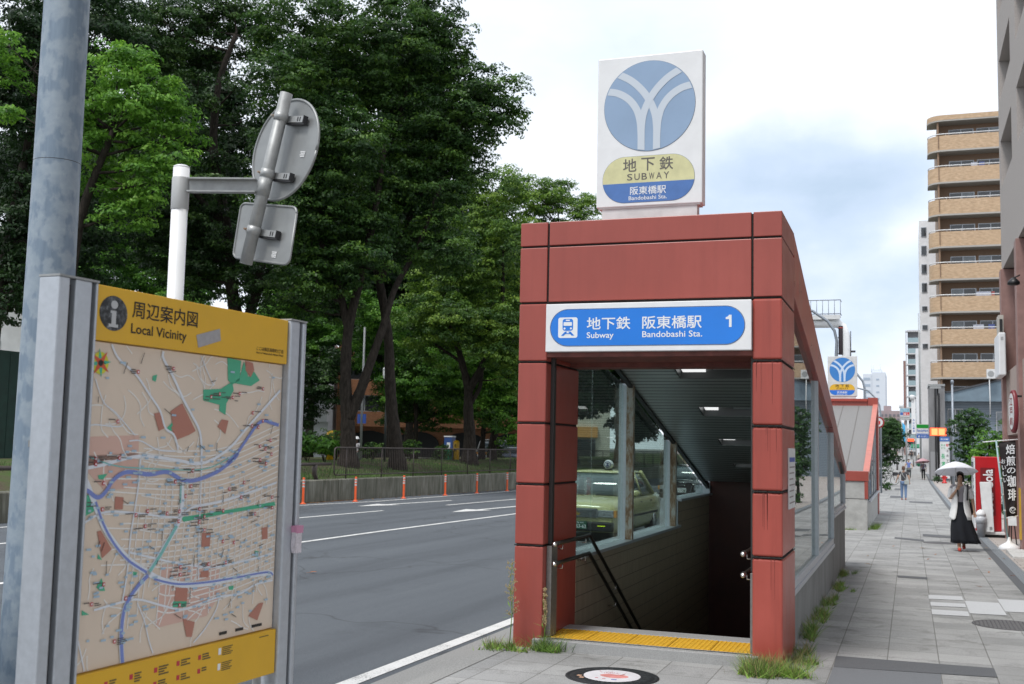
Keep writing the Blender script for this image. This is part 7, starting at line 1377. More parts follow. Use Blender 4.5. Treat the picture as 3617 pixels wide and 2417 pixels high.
bush('roadside_bush', 'green hedge bush low between the umbrella and the vending machine', 'shrub', (1.95, 42, -.35), .5, LEAF_D, 514, None, dens=1.8, size=.1, clump=.22); bush('roadside_bush', 'green hedge bush behind the white box at the forecourt', 'shrub', (2.7, 40, -.33), .55, LEAF_D, 515, None, dens=1.8, size=.1, clump=.22)
hy = thing('fire_hydrant', 'red fire hydrant standing at the edge of the pavement below the company sign', 'hydrant', (2.5, 92, -.42)); mb = MB(); mb.lathe([(.2, 0), (.2, .08), (.12, .1), (.13, .55), (.15, .6), (.12, .72), (.03, .8)], (2.5, 92, -.42), 16); mb.build('body', RED, hy); mb = MB(); mb.tube([(2.28, 92, .02), (2.72, 92, .02)], .07, 10); mb.tube([(2.5, 91.8, .1), (2.5, 92, .1)], .06, 10); mb.build('outlet', RED, hy)
for i, (x, y, w_, h, lb) in enumerate(((-82, 92, 22, 13, 'cream block far beyond the left part of the park'), (-66, 118, 20, 10, 'low beige block far beyond the middle of the park'), (-112, 66, 24, 16, 'tall pale block far beyond the park at the left'), (-52, 140, 20, 12, 'grey block far beyond the park behind the red entrance'), (-98, 30, 24, 11, 'low pale block beyond the park behind the map board'))):
    simple_block('far_block', lb, (x, y), (.8, .6, 0) if i != 4 else (.5, .87, 0), w_, 10, h, mat('far_render_%s' % 'abc'[i % 3], (.45, .43, .42), .8), 3, 4, 2.4, 1.3, 1.6, 3.0)
# ------------------------------------------------------------------ vending machine corner
VRED = mat('vending_red', (.50, .012, .018), .3, 0, 3, .06)
vm = thing('vending_machine', 'red drinks vending machine with white script on its side, on a pale plinth', 'vending machine', (1.8, 30, -.2))
mb = MB(); mb.box(1.50, 2.09, 29.62, 30.75, -.08, 1.73); mb.build('cabinet', VRED, vm, bevel=.02); mb = MB(); mb.box(1.485, 1.515, 29.60, 30.77, -.02, 1.70); mb.build('front_panel', WHITE, vm, bevel=.006)
mb = MB(); mb.box(1.475, 1.484, 29.75, 30.6, .85, 1.6); mb.build('display_window', PGLASS, vm); mb = MB(); mb.box(1.63, 1.96, 29.612, 29.618, .30, 1.46); mb.build('side_panel', mat('vending_dark_red', (.20, .01, .014), .4), vm)
txt('lettering', 'Coca-Cola', LETTER_W, vm, Vector((0, 29.61, 0)), EX, EZ, (1.69, 1.91, .32, 1.42), .004, .006, rot=1)
mb = MB(); 
for k in range(6): mb.box(1.470, 1.486, 29.605, 29.66, .35+.17*k, .43+.17*k)
pieces(mb, 'button', WHITE_D, vm); mb = MB(); mb.box(1.40, 1.50, 29.66, 29.70, .52, .56); mb.build('handle', WHITE, vm)
pt_ = thing('plinth', 'pale flat plinth under the red vending machine', 'plinth', (1.9, 29.9, -.22)); mb = MB(); mb.box(1.52, 2.2, 29.3, 30.9, -.14, -.085); mb.build('slab', WHITE_D, pt_, bevel=.008); mb = MB(); mb.box(1.56, 2.16, 29.36, 30.86, -.3, -.141); mb.build('foot', BLACK, pt_)
wx = thing('white_panel_box', 'tall narrow white box leaning before the red vending machine', 'box', (1.75, 29.2, -.08)); mb = MB(); fr_ = [Vector(p) for p in ((1.665, 29.22, -.08), (1.895, 29.2, -.08), (1.865, 29.42, 1.12), (1.605, 29.44, 1.11))]; mb.prism(fr_, (0, .13, .0)); mb.build('casing', WHITE_D, wx, bevel=.015); mb = MB(); mb.box(1.79, 1.85, 29.205, 29.218, -.01, .05); mb.build('label', GALV, wx)
bi = thing('waste_bin', 'grey round waste bin with a pale domed lid and plastic liner beside the vending machine', 'bin', (1.63, 30.1, -.2)); bc = (1.60, 29.2, -.2); mb = MB(); mb.lathe([(.085, 0), (.105, .36), (.11, .40)], bc, 20); mb.build('drum', mat('bin_grey', (.30, .31, .33), .5), bi); mb = MB(); mb.lathe([(.118, .34), (.122, .42), (.118, .50)], bc, 20); mb.build('liner', mat('bin_liner', (.52, .54, .57), .35, 0, 30, .2), bi); mb = MB(); mb.lathe([(.12, .50), (.11, .57), (.07, .63), (.01, .66)], bc, 20); mb.build('lid', WHITE, bi)
# black banner stand
BNR = mat('black_banner_cloth', (.018, .013, .014), .8, 0, 12, .3); TEALP = mat('pale_teal_pole', (.30, .46, .48), .4)
nbn = thing('banner_stand', 'black shop banner with white brush lettering on a leaning pale blue pole', 'banner', (1.92, 25.3, -.18)); mb = MB(); mb.tube([(1.90, 25.3, -.02), (1.71, 25.3, 2.08)], .019, 10); mb.build('pole', TEALP, nbn); mb = MB(); mb.tube([(1.45, 25.3, 2.035), (1.73, 25.3, 2.068), (2.13, 25.3, 2.105)], .012, 8); mb.tube([(1.86, 25.3, .47), (2.10, 25.3, .53)], .01, 8); pieces(mb, 'crossbar', WHITE, nbn)
mb = MB(); P = []
for j in range(13):
    v = j/12; xl, xr = 1.755+.125*v, 2.085+.0*v; P.append([(xl+(xr-xl)*i/8, 25.31+.018*math.sin(i*1.1+v*5)*(.3+v), 2.045+.035*i/8-(1.55-.0*i)*v) for i in range(9)])
mb.grid(P); cl_ = mb.build('cloth', BNR, nbn); s_ = cl_.modifiers.new('cloth', 'SOLIDIFY'); s_.thickness = .004
BO2 = Vector((0, 25.285, 0))
for k, (ch, z0, hgt) in enumerate((('焙', 1.80, .2), ('煎', 1.56, .2), ('の', 1.40, .12), ('珈', 1.12, .24), ('琲', .84, .24))): txt('lettering', ch, LETTER_W, nbn, BO2, Vector((1, 0, .08)), EZ, (1.895+.02*k*.3, 2.065, z0-.16, z0+hgt-.16), .001, .02)
for k, ch in enumerate('おいしい'): txt('lettering', ch, LETTER_W, nbn, BO2, EX, EZ, (1.80+.012*k, 1.875+.012*k, 1.60-.13*k, 1.69-.13*k), .001, .015)
mb = MB(); mb.tube([(2.0+.055*math.cos(a), 25.28, .64+.055*math.sin(a)*1.1) for a in np.linspace(0, 5.6, 20)], .008, 6); mb.tube([(2.0+.03*math.cos(a), 25.28, .65+.03*math.sin(a)) for a in np.linspace(1, 6.6, 16)], .006, 6); mb.build('cup_drawing', LETTER_W, nbn)
mb = MB(); mb.lathe([(.20, 0), (.21, .02), (.20, .07), (.12, .12), (.05, .16), (.03, .24), (.025, .26)], (1.92, 25.3, -.18), 24, sx=1, sy=1); mb.build('base', WHITE, nbn)
mb = MB()
for k in range(5): mb.obox((1.735+.027*k, 25.29, 1.95-.33*k), (1, 0, 0), (0, 1, 0), EZ, .022, .01, .014)
pieces(mb, 'tie', WHITE_D, nbn)
ab = thing('menu_easel', 'small dark easel with a pale menu card behind the banner', 'easel', (2.12, 26.8, -.19)); mb = MB(); mb.tube([(2.0, 26.6, -.19), (2.08, 26.9, .62)], .014, 6); mb.tube([(2.17, 26.6, -.19), (2.12, 26.9, .62)], .014, 6); mb.tube([(2.1, 27.1, -.19), (2.1, 26.9, .62)], .014, 6); pieces(mb, 'leg', BLACK, ab); mb = MB(); mb.obox((2.1, 26.75, .38), (1, 0, 0), Vector((0, .93, -.35)), Vector((0, .35, .93)), .085, .008, .15); mb.build('card', WHITE_D, ab)
wb2 = thing('white_planter_edge', 'low white stone blocks along the foot of the near building', 'kerb stone', (2.1, 23.6, -.17)); mb = MB(); mb.box(1.80, 2.13, 23.9, 24.6, -.2, -.10); mb.box(1.80, 2.13, 22.9, 23.88, -.2, -.11); pieces(mb, 'block', mat('white_stone', (.55, .54, .52), .8, 0, 15, .15), wb2, bevel=.01)

# ------------------------------------------------------------------ vehicles
CHROME = mat('chrome', (.62, .63, .64), .12, 1.0); HLAMP = mat('headlamp_glass', (.45, .48, .50), .08, .5, 30, .4); TYRE = mat('tyre', (.015, .015, .016), .85); CARGL = mat('car_glass', (.13, .165, .18), .05, 0, 0, spec=.9)  # car glass base paled to paint in the sky's reflection
def car(name, label, cat, cx0, yf, zr, L, W, Hh, paint, hood=.93, trunkz=.95, ws=(1.1, 1.85), rw=(3.15, 3.75), grille=True, trim=CHROME):
    r = thing(name, label, cat, (cx0, yf+L/2, zr)); hw = W/2
    def pt3(x, y, z): return (cx0+x, yf+y, zr+z)
    st = [(0.0, .30, .70, .86), (.04, .22, .78, .93), (.16, .20, .82, .98), (.5, .19, hood-.05, 1), (ws[0], .18, hood, 1), (L*.55, .18, hood+.01, 1.0), (rw[1], .19, trunkz, 1), (L-.25, .2, trunkz-.01, .98), (L-.05, .24, trunkz-.08, .93), (L, .34, .75, .88)]
    rings = []
    for (y, zb, zt, k) in st:
        a = hw*k; rings.append([pt3(x, y, z) for x, z in ((-a*.9, zb), (-a*.98, zb+.12), (-a, (zb+zt)/2), (-a*.97, zt-.11), (-a*.88, zt-.025), (-a*.5, zt), (0, zt+.012), (a*.5, zt), (a*.88, zt-.025), (a*.97, zt-.11), (a, (zb+zt)/2), (a*.98, zb+.12), (a*.9, zb))])
    mb = MB(); mb.loft(rings); body = mb.build('body', paint, r)
    mb = MB(); base = [(-hw*.91, ws[0], hood-.03), (hw*.91, ws[0], hood-.03), (hw*.91, rw[1], trunkz-.03), (-hw*.91, rw[1], trunkz-.03)]; top = [(-hw*.70, ws[1], Hh-.05), (hw*.70, ws[1], Hh-.05), (hw*.70, rw[0], Hh-.05), (-hw*.70, rw[0], Hh-.05)]
    def ring(ps, n=6):
        o = []
        for i in range(4):
            a, b = Vector(ps[i]), Vector(ps[(i+1) % 4]); mid_b = .05 if i in (0, 2) else .02
            for k in range(n):
                t = k/n; p = a.lerp(b, t); bow = mid_b*4*t*(1-t); p.y += -bow if i == 0 else (bow if i == 2 else 0); p.x += (bow if i == 1 else (-bow if i == 3 else 0)); o.append(pt3(*p))
        return o
    mb.loft([ring(base), ring(top)], caps=True); mb.build('window_glass', CARGL, r)
    mb = MB(); t2 = [(-hw*.715, ws[1]-.04, Hh-.06), (hw*.715, ws[1]-.04, Hh-.06), (hw*.715, rw[0]+.04, Hh-.06), (-hw*.715, rw[0]+.04, Hh-.06)]; t3 = [(-hw*.62, ws[1]+.1, Hh), (hw*.62, ws[1]+.1, Hh), (hw*.62, rw[0]-.1, Hh), (-hw*.62, rw[0]-.1, Hh)]
    mb.loft([ring(t2), ring([(p[0]*.985, p[1], Hh-.03) for p in t2]), ring(t3)]); mb.build('roof', paint, r)
    mb = MB()
    for s in (-1, 1):
        mb.tube([pt3(s*hw*.91, ws[0]-.01, hood-.03), pt3(s*hw*.71, ws[1], Hh-.04)], .035, 8); mb.tube([pt3(s*hw*.91, rw[1], trunkz-.03), pt3(s*hw*.71, rw[0], Hh-.04)], .05, 8); ym = (ws[1]+rw[0])/2-.05; mb.tube([pt3(s*hw*.925, ym, hood-.02), pt3(s*hw*.715, ym, Hh-.05)], .03, 8)
    pieces(mb, 'pillar', paint, r)
    for s in (-1, 1):
        for y in (.82, L-.95):
            mb = MB(); mb.lathe([(.19, -.10), (.295, -.09), (.31, -.05), (.31, .05), (.295, .09), (.19, .10)], pt3(s*(hw-.11), y, .31), 24, ax=(1, 0, 0)); w_ = mb.build('wheel', TYRE, r); mb = MB(); mb.lathe([(.185, -.01), (.17, .012), (.05, .03), (.02, .035)], pt3(s*(hw-.02), y, .31), 20, ax=(s, 0, 0)); mb.build('rim', CHROME, w_)
        mb = MB(); mb.lathe([(.03, -.06), (.07, -.04), (.075, .05), (.05, .08)], pt3(s*(hw+.06), ws[0]+.30, hood+.06), 12, ax=(0, 1, 0), sx=1.3); mb.tube([pt3(s*hw*.92, ws[0]+.3, hood+.02), pt3(s*(hw+.03), ws[0]+.3, hood+.05)], .015, 6); mb.build('side_mirror', paint, r)
        mb = MB(); mb.obox(pt3(s*hw*.70, -.005, .60), (1, 0, 0), (0, 1, 0), EZ, hw*.22, .035, .075); h_ = mb.build('headlight', HLAMP, r, bevel=.012); mb = MB(); mb.obox(pt3(s*hw*.955, .03, .60), (1, 0, 0), (0, 1, 0), EZ, .03, .05, .07); mb.build('turn_signal', mat('amber', (.6, .25, .02), .3), h_)
        mb = MB(); mb.tube([pt3(s*hw*.10, ws[0]-.03, hood+.015), pt3(s*hw*.60, ws[0]-.01, hood+.02)], .009, 6); mb.build('wiper', BLACK, r)
        mb = MB(); 
        for yd in (ws[0]+.35, (ws[1]+rw[0])/2-.05): mb.obox(pt3(s*(hw+.005), yd+.75, .78), (1, 0, 0), (0, 1, 0), EZ, .008, .08, .014)
        pieces(mb, 'door_handle', trim, r)
        mb = MB(); mb.obox(pt3(s*(hw+.002), L*.5, .50), (1, 0, 0), (0, 1, 0), EZ, .008, L*.36, .022); mb.build('side_moulding', BLACK, r)
    mb = MB(); mb.obox(pt3(0, -.03, .33), (1, 0, 0), (0, 1, 0), EZ, hw*.93, .06, .10); mb.build('bumper', BLACK, r, bevel=.03)
    return r, pt3
TAXI_P = mat('pale_yellow_paint', (.58, .57, .29), .22, 0, 0, coat=.5)
TZ = G(-6.62, 24.5)-.115
tx, tp = car('taxi', 'pale yellow taxi with a roof globe and chrome grille, seen through the entrance glass', 'taxi', -6.62, 22.7, TZ, 4.6, 1.70, 1.47, TAXI_P)
mb = MB(); mb.obox(tp(0, -.02, .60), EX, (0, 1, 0), EZ, .42, .03, .085); g_ = mb.build('grille', ALU_D, tx); mb = MB()
for k in range(7): mb.obox(tp(0, -.055, .53+.024*k), EX, (0, 1, 0), EZ, .41, .008, .006)
mb.obox(tp(0, -.055, .695), EX, (0, 1, 0), EZ, .44, .012, .014); mb.obox(tp(.43, -.055, .605), EX, (0, 1, 0), EZ, .012, .012, .09); mb.obox(tp(-.43, -.055, .605), EX, (0, 1, 0), EZ, .012, .012, .09); mb.build('grille_bars', CHROME, g_)
mb = MB(); mb.prism([tp(x, -.07, z) for x, z in ((-.05, .56), (.05, .56), (.06, .62), (.025, .60), (0, .64), (-.025, .60), (-.06, .62))], (0, -.008, 0)); mb.build('badge', mat('brass', (.5, .33, .08), .3, .8), g_)
mb = MB(); mb.obox(tp(.06, -.105, .36), EX, (0, 1, 0), EZ, .165, .008, .083); np_ = mb.build('number_plate', mat('plate_green', (.01, .09, .05), .5), tx)
txt('lettering', '横浜 500', LETTER_W, np_, Vector(tp(.06, -.113, .36)), EX, EZ, (-.11, .10, .035, .07), .002, .01); txt('lettering', 'あ53-62', LETTER_W, np_, Vector(tp(.06, -.113, .36)), EX, EZ, (-.15, .15, -.065, .02), .002, .02)
mb = MB(); 
for k in range(6): mb.obox(tp(.47+.028*k, -.10, .35), EX, (0, 1, 0), EZ, .010, .006, .010)
pieces(mb, 'marker_light', mat('yellow_marker', (.6, .7, .02), .3, emit=(.7, .9, .02), estr=.8), tx)
mb = MB(); mb.lathe([(.10, 0), (.09, .03), (.05, .05)], tp(.13, 2.0, 1.46), 16); b_ = mb.build('lamp_base', BLACK, tx); mb = MB(); cL = Vector(tp(.13, 2.0, 1.60)); mb.lathe([(.005, -.115), (.07, -.09), (.11, -.03), (.115, .0), (.11, .03), (.07, .09), (.005, .115)], cL, 24); gl_ = mb.build('roof_lamp', WHITE, tx); mb = MB(); mb.tube([cL+Vector((.07*math.cos(a), -.098, .07*math.sin(a))) for a in np.linspace(0, 6.2832, 25)], .008, 6); mb.obox(cL+Vector((0, -.116, 0)), EX, (0, 1, 0), EZ, .016, .004, .035); mb.obox(cL+Vector((0, -.116, .03)), EX, (0, 1, 0), EZ, .034, .004, .009); mb.obox(cL+Vector((0, -.116, -.03)), EX, (0, 1, 0), EZ, .034, .004, .009); mb.build('lamp_mark', mat('lamp_navy', (.02, .03, .2), .4), gl_)
BLK_P = mat('black_car_paint', (.012, .013, .015), .12, 0, 0, coat=.8)
SZ = G(-8.1, 43)-.115
sd_, sp2 = car('black_sedan', 'black sedan with a chrome edged grille further up the road behind the taxi', 'car', -8.05, 41.5, SZ, 4.8, 1.86, 1.44, BLK_P, hood=.92, trunkz=.97, ws=(1.25, 2.2), rw=(3.3, 4.1))
mb = MB(); mb.prism([sp2(x, -.03, z) for x, z in ((-.42, .82), (.42, .82), (.30, .36), (-.30, .36))], (0, -.02, 0)); g_ = mb.build('grille', ALU_D, sd_); mb = MB(); o_ = [sp2(x, -.06, z) for x, z in ((-.42, .82), (.42, .82), (.30, .36), (-.30, .36))]; mb.tube(o_+[o_[0]], .016, 6); mb.build('grille_frame', CHROME, g_)
mb = MB()
for k in range(4): mb.tube([sp2(-.105+.07*k+.045*math.cos(a), -.065, .745+.045*math.sin(a)) for a in np.linspace(0, 6.2832, 17)], .006, 5)
pieces(mb, 'ring_emblem', CHROME, g_); mb = MB(); mb.obox(sp2(0, -.075, .52), EX, (0, 1, 0), EZ, .165, .01, .083); np_ = mb.build('number_plate', WHITE, sd_); txt('lettering', '・・28', mat('plate_ink_green', (.02, .12, .06), .5), np_, Vector(sp2(0, -.086, .52)), EX, EZ, (-.13, .13, -.06, .02), .002, .02); txt('lettering', '横浜 330', mat('plate_ink_green', (.02, .12, .06), .5), np_, Vector(sp2(0, -.086, .52)), EX, EZ, (-.08, .08, .035, .065), .002, .01)
# cars beyond the park
p = D_(1108, 1030, 80); kv, kp = car('kei_van', 'small white and orange van parked beyond the trees', 'van', p[0], p[1], .3, 3.4, 1.48, 1.88, mat('van_white', (.66, .66, .64), .3), hood=1.0, trunkz=1.1, ws=(.35, .75), rw=(3.1, 3.35))
mb = MB(); mb.obox(kp(0, -.02, .86), EX, (0, 1, 0), EZ, .68, .02, .10); mb.build('orange_band', mat('van_orange', (.75, .30, .03), .4), kv)
p = D_(1155, 1035, 76); car('parked_car', 'grey-blue parked car beyond the trees next to the red entrance', 'car', p[0], p[1], .3, 4.2, 1.68, 1.5, mat('grey_blue_paint', (.10, .15, .22), .3), ws=(1.0, 1.7), rw=(3.2, 3.8))
shp = thing('far_shop_row', 'bright low shop row with yellow and white boards beyond the park', 'building', (-30, 100, .3)); oc2 = Vector(D_(1060, 1040, 105)); oc2.z = 0; fd2 = Vector((.94, .34, 0)).normalized(); fn2 = Vector((fd2.y, -fd2.x, 0))
def sb(nm, u0, u1, z0, z1, d, m): mb = MB(); mb.obox(oc2+fd2*(u0+u1)/2+EZ*(z0+z1)/2-fn2*d, fd2, fn2, EZ, (u1-u0)/2, .2 if nm != 'wall' else 3, (z1-z0)/2); return mb.build(nm, m, shp)
sb('wall', 0, 14, -.5, 6, 3.2, mat('shop_cream', (.55, .52, .45), .7)); sb('fascia_board', .4, 4.2, 2.7, 3.6, .0, MYEL); sb('fascia_board', 4.6, 8.4, 2.6, 3.6, .0, WHITE); sb('fascia_board', 8.8, 12.8, 2.7, 3.7, 0, mat('shop_orange', (.6, .3, .1), .6)); sb('shop_window', .6, 4.0, .3, 2.5, .08, DGLASS); sb('shop_window', 4.8, 8.2, .3, 2.4, .08, PGLASS); sb('shop_window', 9, 12.6, .3, 2.5, .08, DGLASS)
bst = thing('blue_white_kiosk', 'blue and white kiosk beyond the fence left of the Y-shaped trunk', 'kiosk', D_(1030, 1030, 72)); q = Vector(bst.location); q.z = .33; mb = MB(); mb.obox(q+EZ*.95, EX, (0, 1, 0), EZ, .27, .3, .95); mb.build('cabin', mat('kiosk_blue', (.02, .07, .25), .4), bst); mb = MB(); mb.obox(q+EZ*1.1+Vector((.05, -.31, 0)), EX, (0, 1, 0), EZ, .12, .01, .45); mb.build('panel', WHITE, bst); mb = MB(); mb.obox(q+EZ*1.94, EX, (0, 1, 0), EZ, .30, .33, .04); mb.build('roof', WHITE, bst)
gbn = thing('green_bin', 'green wheeled bin in the park left of the Y-shaped trunk', 'bin', D_(1022, 1035, 60)); q = Vector(gbn.location); q.z = .33; mb = MB(); mb.loft([[q+Vector((x*s, y*s, z)) for x, y in ((-.28, -.28), (.28, -.28), (.28, .28), (-.28, .28))] for s, z in ((.8, .08), (1, 1.0), (1.05, 1.02), (.95, 1.15))], sm=False); mb.build('tub', mat('bin_green', (.01, .25, .10), .5), gbn)
lwl = thing('low_park_wall', 'low pale wall in the park in front of the far cars', 'wall', D_(1010, 1040, 62)); q = Vector(lwl.location); q.z = .3; mb = MB(); mb.obox(q+EZ*.28+Vector((0, 0, 0)), (.94, .34, 0), (-.34, .94, 0), EZ, 2.4, .2, .42); mb.build('wall_body', mat('pale_park_wall', (.36, .34, .31), .8, 0, 3, .2), lwl)
# ------------------------------------------------------------------ people
SKIN = mat('skin', (.42, .25, .17), .5, 0, 8, .06); HAIR_D = mat('dark_hair', (.018, .013, .011), .45, 0, 40, .3); HAIR_B = mat('brown_hair', (.09, .045, .025), .45, 0, 40, .3)
def skin_mesh(name, m, parent, J, E, root, sub=2):
    """J: joint -> (x, y, z, rx[, ry]) in world space; E: list of joint pairs"""
    org = origin(parent); names = list(J); me = bpy.data.meshes.new(name); bm = bmesh.new(); sl = bm.verts.layers.skin.verify(); vs = {}
    for k in names:
        j = J[k]; v = bm.verts.new((j[0]-org.x, j[1]-org.y, j[2]-org.z)); v[sl].radius = (j[3], j[4] if len(j) > 4 else j[3]); v[sl].use_root = (k == root); vs[k] = v
    for a, b in E: bm.edges.new((vs[a], vs[b]))
    bm.to_mesh(me); bm.free(); me.materials.append(m); ob = bpy.data.objects.new(name, me); COL.objects.link(ob); ob.parent = parent
    sk = ob.modifiers.new('skin', 'SKIN'); sk.use_smooth_shade = True; sk.branch_smoothing = .4; ss = ob.modifiers.new('smooth', 'SUBSURF'); ss.levels = sub; ss.render_levels = sub
    dg = bpy.context.evaluated_depsgraph_get(); nm = bpy.data.meshes.new_from_object(ob.evaluated_get(dg)); ob.modifiers.clear(); ob.data = nm; nm.name = name
    nm.polygons.foreach_set('use_smooth', [True]*len(nm.polygons)); return ob
def person(label, base, H=1.6, face=0.0, pose=None, top=None, bottom=None, shoe=None, hair=HAIR_D, hair_len=.12, skirt=None, fingers=False, sleeves=.5, wide=1.0, group=None, hat=None, sit=False, skin=SKIN):
    r = thing('person', label, 'person', base, group); s = H/1.6; c, sn = math.cos(face), math.sin(face); b = Vector(base)
    def W(p): x, y, z = p[:3]; return (b.x+(c*x-sn*y)*s, b.y+(sn*x+c*y)*s, b.z+z*s) + tuple(v*s for v in p[3:])
    # facing -Y; the person's right is -X
    K = dict(pelvis=(0, 0, .88, .115*wide, .09), waist=(0, 0, 1.0, .10*wide, .078), chest=(0, .0, 1.18, .122*wide, .088), upper=(0, .005, 1.30, .085, .065), neck=(0, 0, 1.375, .045), jaw=(0, -.018, 1.435, .055, .06), head=(0, -.005, 1.50, .070, .085), crown=(0, .005, 1.565, .055, .062), nose=(0, -.108, 1.475, .008),
             shL=(.155*wide, 0, 1.295, .05), shR=(-.155*wide, 0, 1.295, .05), elL=(.215, .02, 1.04, .038), elR=(-.215, .02, 1.04, .038), wrL=(.23, -.04, .82, .025), wrR=(-.23, -.04, .82, .025), hdL=(.232, -.055, .76, .028, .018), hdR=(-.232, -.055, .76, .028, .018),
             hipL=(.082, 0, .84, .088), hipR=(-.082, 0, .84, .088), knL=(.085, -.03, .47, .055), knR=(-.085, .03, .47, .055), anL=(.085, .0, .075, .036), anR=(-.085, .10, .085, .036), toL=(.09, -.13, .03, .03), toR=(-.09, -.03, .03, .03))
    if pose: 
        for k, v in pose.items(): K[k] = tuple(v) + tuple(K[k][3:])
    for sd in 'LR':
        w, e = Vector(K['wr'+sd][:3]), Vector(K['el'+sd][:3]); d = (w-e).normalized()
        if not (pose and 'hd'+sd in pose): K['hd'+sd] = tuple(w+d*.06)+(.028, .018)
    E = [('pelvis', 'waist'), ('waist', 'chest'), ('chest', 'upper'), ('upper', 'neck'), ('neck', 'jaw'), ('jaw', 'head'), ('head', 'crown'), ('head', 'nose')]
    for sd in 'LR': E += [('upper', 'sh'+sd), ('sh'+sd, 'el'+sd), ('el'+sd, 'wr'+sd), ('wr'+sd, 'hd'+sd), ('pelvis', 'hip'+sd), ('hip'+sd, 'kn'+sd), ('kn'+sd, 'an'+sd), ('an'+sd, 'to'+sd)]
    J = dict(K)
    for sd in 'LR':
        h, w = Vector(K['hd'+sd][:3]), Vector(K['wr'+sd][:3]); d = (h-w).normalized(); sx = d.cross(Vector((0, 1, 0))); sx = sx.normalized() if sx.length > .1 else Vector((1, 0, 0)); curl = Vector((0, -1, 0)) if abs(d.y) < .8 else Vector((0, 0, -1))
        for i, (o, L) in enumerate(((-.021, .052), (-.007, .062), (.007, .058), (.021, .046)) if fingers else ((0, .05),)):
            J['f%s%d' % (sd, i)] = tuple(h+sx*o+d*.03)+((.0085 if fingers else .02),); J['g%s%d' % (sd, i)] = tuple(h+sx*o*1.1+d*(.03+L*.55)+curl*.012)+((.0078 if fingers else .015),); J['t%s%d' % (sd, i)] = tuple(h+sx*o*1.1+d*(.03+L*.8)+curl*.034)+((.0065 if fingers else .01),)
            E += [('hd'+sd, 'f%s%d' % (sd, i)), ('f%s%d' % (sd, i), 'g%s%d' % (sd, i)), ('g%s%d' % (sd, i), 't%s%d' % (sd, i))]
        J['th'+sd] = tuple(h-sx*.03+curl*.01+d*.0)+(.0095,); J['tt'+sd] = tuple(h-sx*.04+curl*.03+d*.03)+(.0075,); E += [('hd'+sd, 'th'+sd), ('th'+sd, 'tt'+sd)]
    skin_mesh('body', skin, r, {k: W(v) for k, v in J.items()}, E, 'pelvis')
    def cloth(nm, m, ks, es, root, grow, shrink=()):
        return skin_mesh(nm, m, r, {k: W(tuple(K[k][:3])+tuple(q+grow for q in K[k][3:])) if not isinstance(k, tuple) else None for k in ks}, es, root)
    if top:
        ks = dict((k, K[k]) for k in ('pelvis', 'waist', 'chest', 'upper', 'shL', 'shR'))
        for sd in 'LR': a, e = Vector(K['sh'+sd][:3]), Vector(K['el'+sd][:3]); ks['sl'+sd] = tuple(a.lerp(e, sleeves))+(.048,)
        Jt = {k: W(tuple(v[:3])+tuple(q+.014 for q in v[3:])) for k, v in ks.items()}; u_ = K['upper']; Jt['upper'] = W((u_[0], u_[1], u_[2]+.015, u_[3]+.006, u_[4]+.008))
        skin_mesh('top', top, r, Jt, [('pelvis', 'waist'), ('waist', 'chest'), ('chest', 'upper'), ('upper', 'shL'), ('upper', 'shR'), ('shL', 'slL'), ('shR', 'slR')], 'pelvis')
    if bottom:
        ks = {k: K[k] for k in ('pelvis', 'hipL', 'hipR', 'knL', 'knR', 'anL', 'anR')}; Jt = {k: W(tuple(v[:3])+tuple(q+.012 for q in v[3:])) for k, v in ks.items()}
        skin_mesh('trousers', bottom, r, Jt, [('pelvis', 'hipL'), ('pelvis', 'hipR'), ('hipL', 'knL'), ('hipR', 'knR'), ('knL', 'anL'), ('knR', 'anR')], 'pelvis')
    if shoe:
        for sd in 'LR':
            a, t_ = Vector(K['an'+sd][:3]), Vector(K['to'+sd][:3]); Jt = {'h': W((a.x, a.y+.03, max(.035, a.z-.04), .038)), 'm': W(tuple((a+t_)/2*1)[:2]+((a.z+t_.z)/2-.012, .040)), 't': W((t_.x, t_.y-.02, t_.z+.005, .034))}; skin_mesh('shoe', shoe, r, Jt, [('h', 'm'), ('m', 't')], 'h', 2)
    # hair: a cap over the skull, longer at the back and sides
    hd_ = Vector(K['head'][:3]); mb = MB(); P = []
    for i in range(11):
        th = math.pi*(.02+.98*i/10*.5*(1+.0)) ; row = []
        for k in range(20):
            ph = 2*math.pi*k/20; fr = max(0, -math.sin(ph)); lim = .93 - .42*fr**1.5 if True else 1
            t_ = th*lim; x, y, z = .088*math.sin(t_)*math.cos(ph), .104*math.sin(t_)*math.sin(ph), .100*math.cos(t_)
            if i > 7 and fr < .45: z -= hair_len*(i-7)/3*(1-fr)
            row.append(Vector(W((hd_.x+x, hd_.y+.008+y, hd_.z+.025+z))[:3]))
        P.append(row+[row[0]])
    mb.grid(P); o = mb.build('hair', hair, r); m_ = o.modifiers.new('thick', 'SOLIDIFY'); m_.thickness = .012*s
    if fingers or H > 0:
        for sx in (-1, 1):
            mb = MB(); mb.lathe([(.002, -.006), (.011, -.002), (.011, .002), (.002, .006)], W((hd_.x+sx*.03, hd_.y-.083, hd_.z+.005))[:3], 8, ax=(0, -1, 0), sy=.6); mb.build('eye', HAIR_D, r)
        mb = MB(); mb.lathe([(.002, -.005), (.020, 0), (.002, .005)], W((hd_.x, hd_.y-.082, hd_.z-.055))[:3], 8, ax=(0, -1, 0), sy=.3); mb.build('mouth', mat('lip', (.32, .10, .09), .5), r)
    if hat:
        mb = MB(); mb.lathe([(.16*s, 0), (.155*s, .012), (.10*s, .02), (.095*s, .09*s), (.06*s, .125*s), (.01, .13*s)], W((hd_.x, hd_.y, hd_.z+.05))[:3], 20); mb.build('hat', hat, r)
    return r, W, K
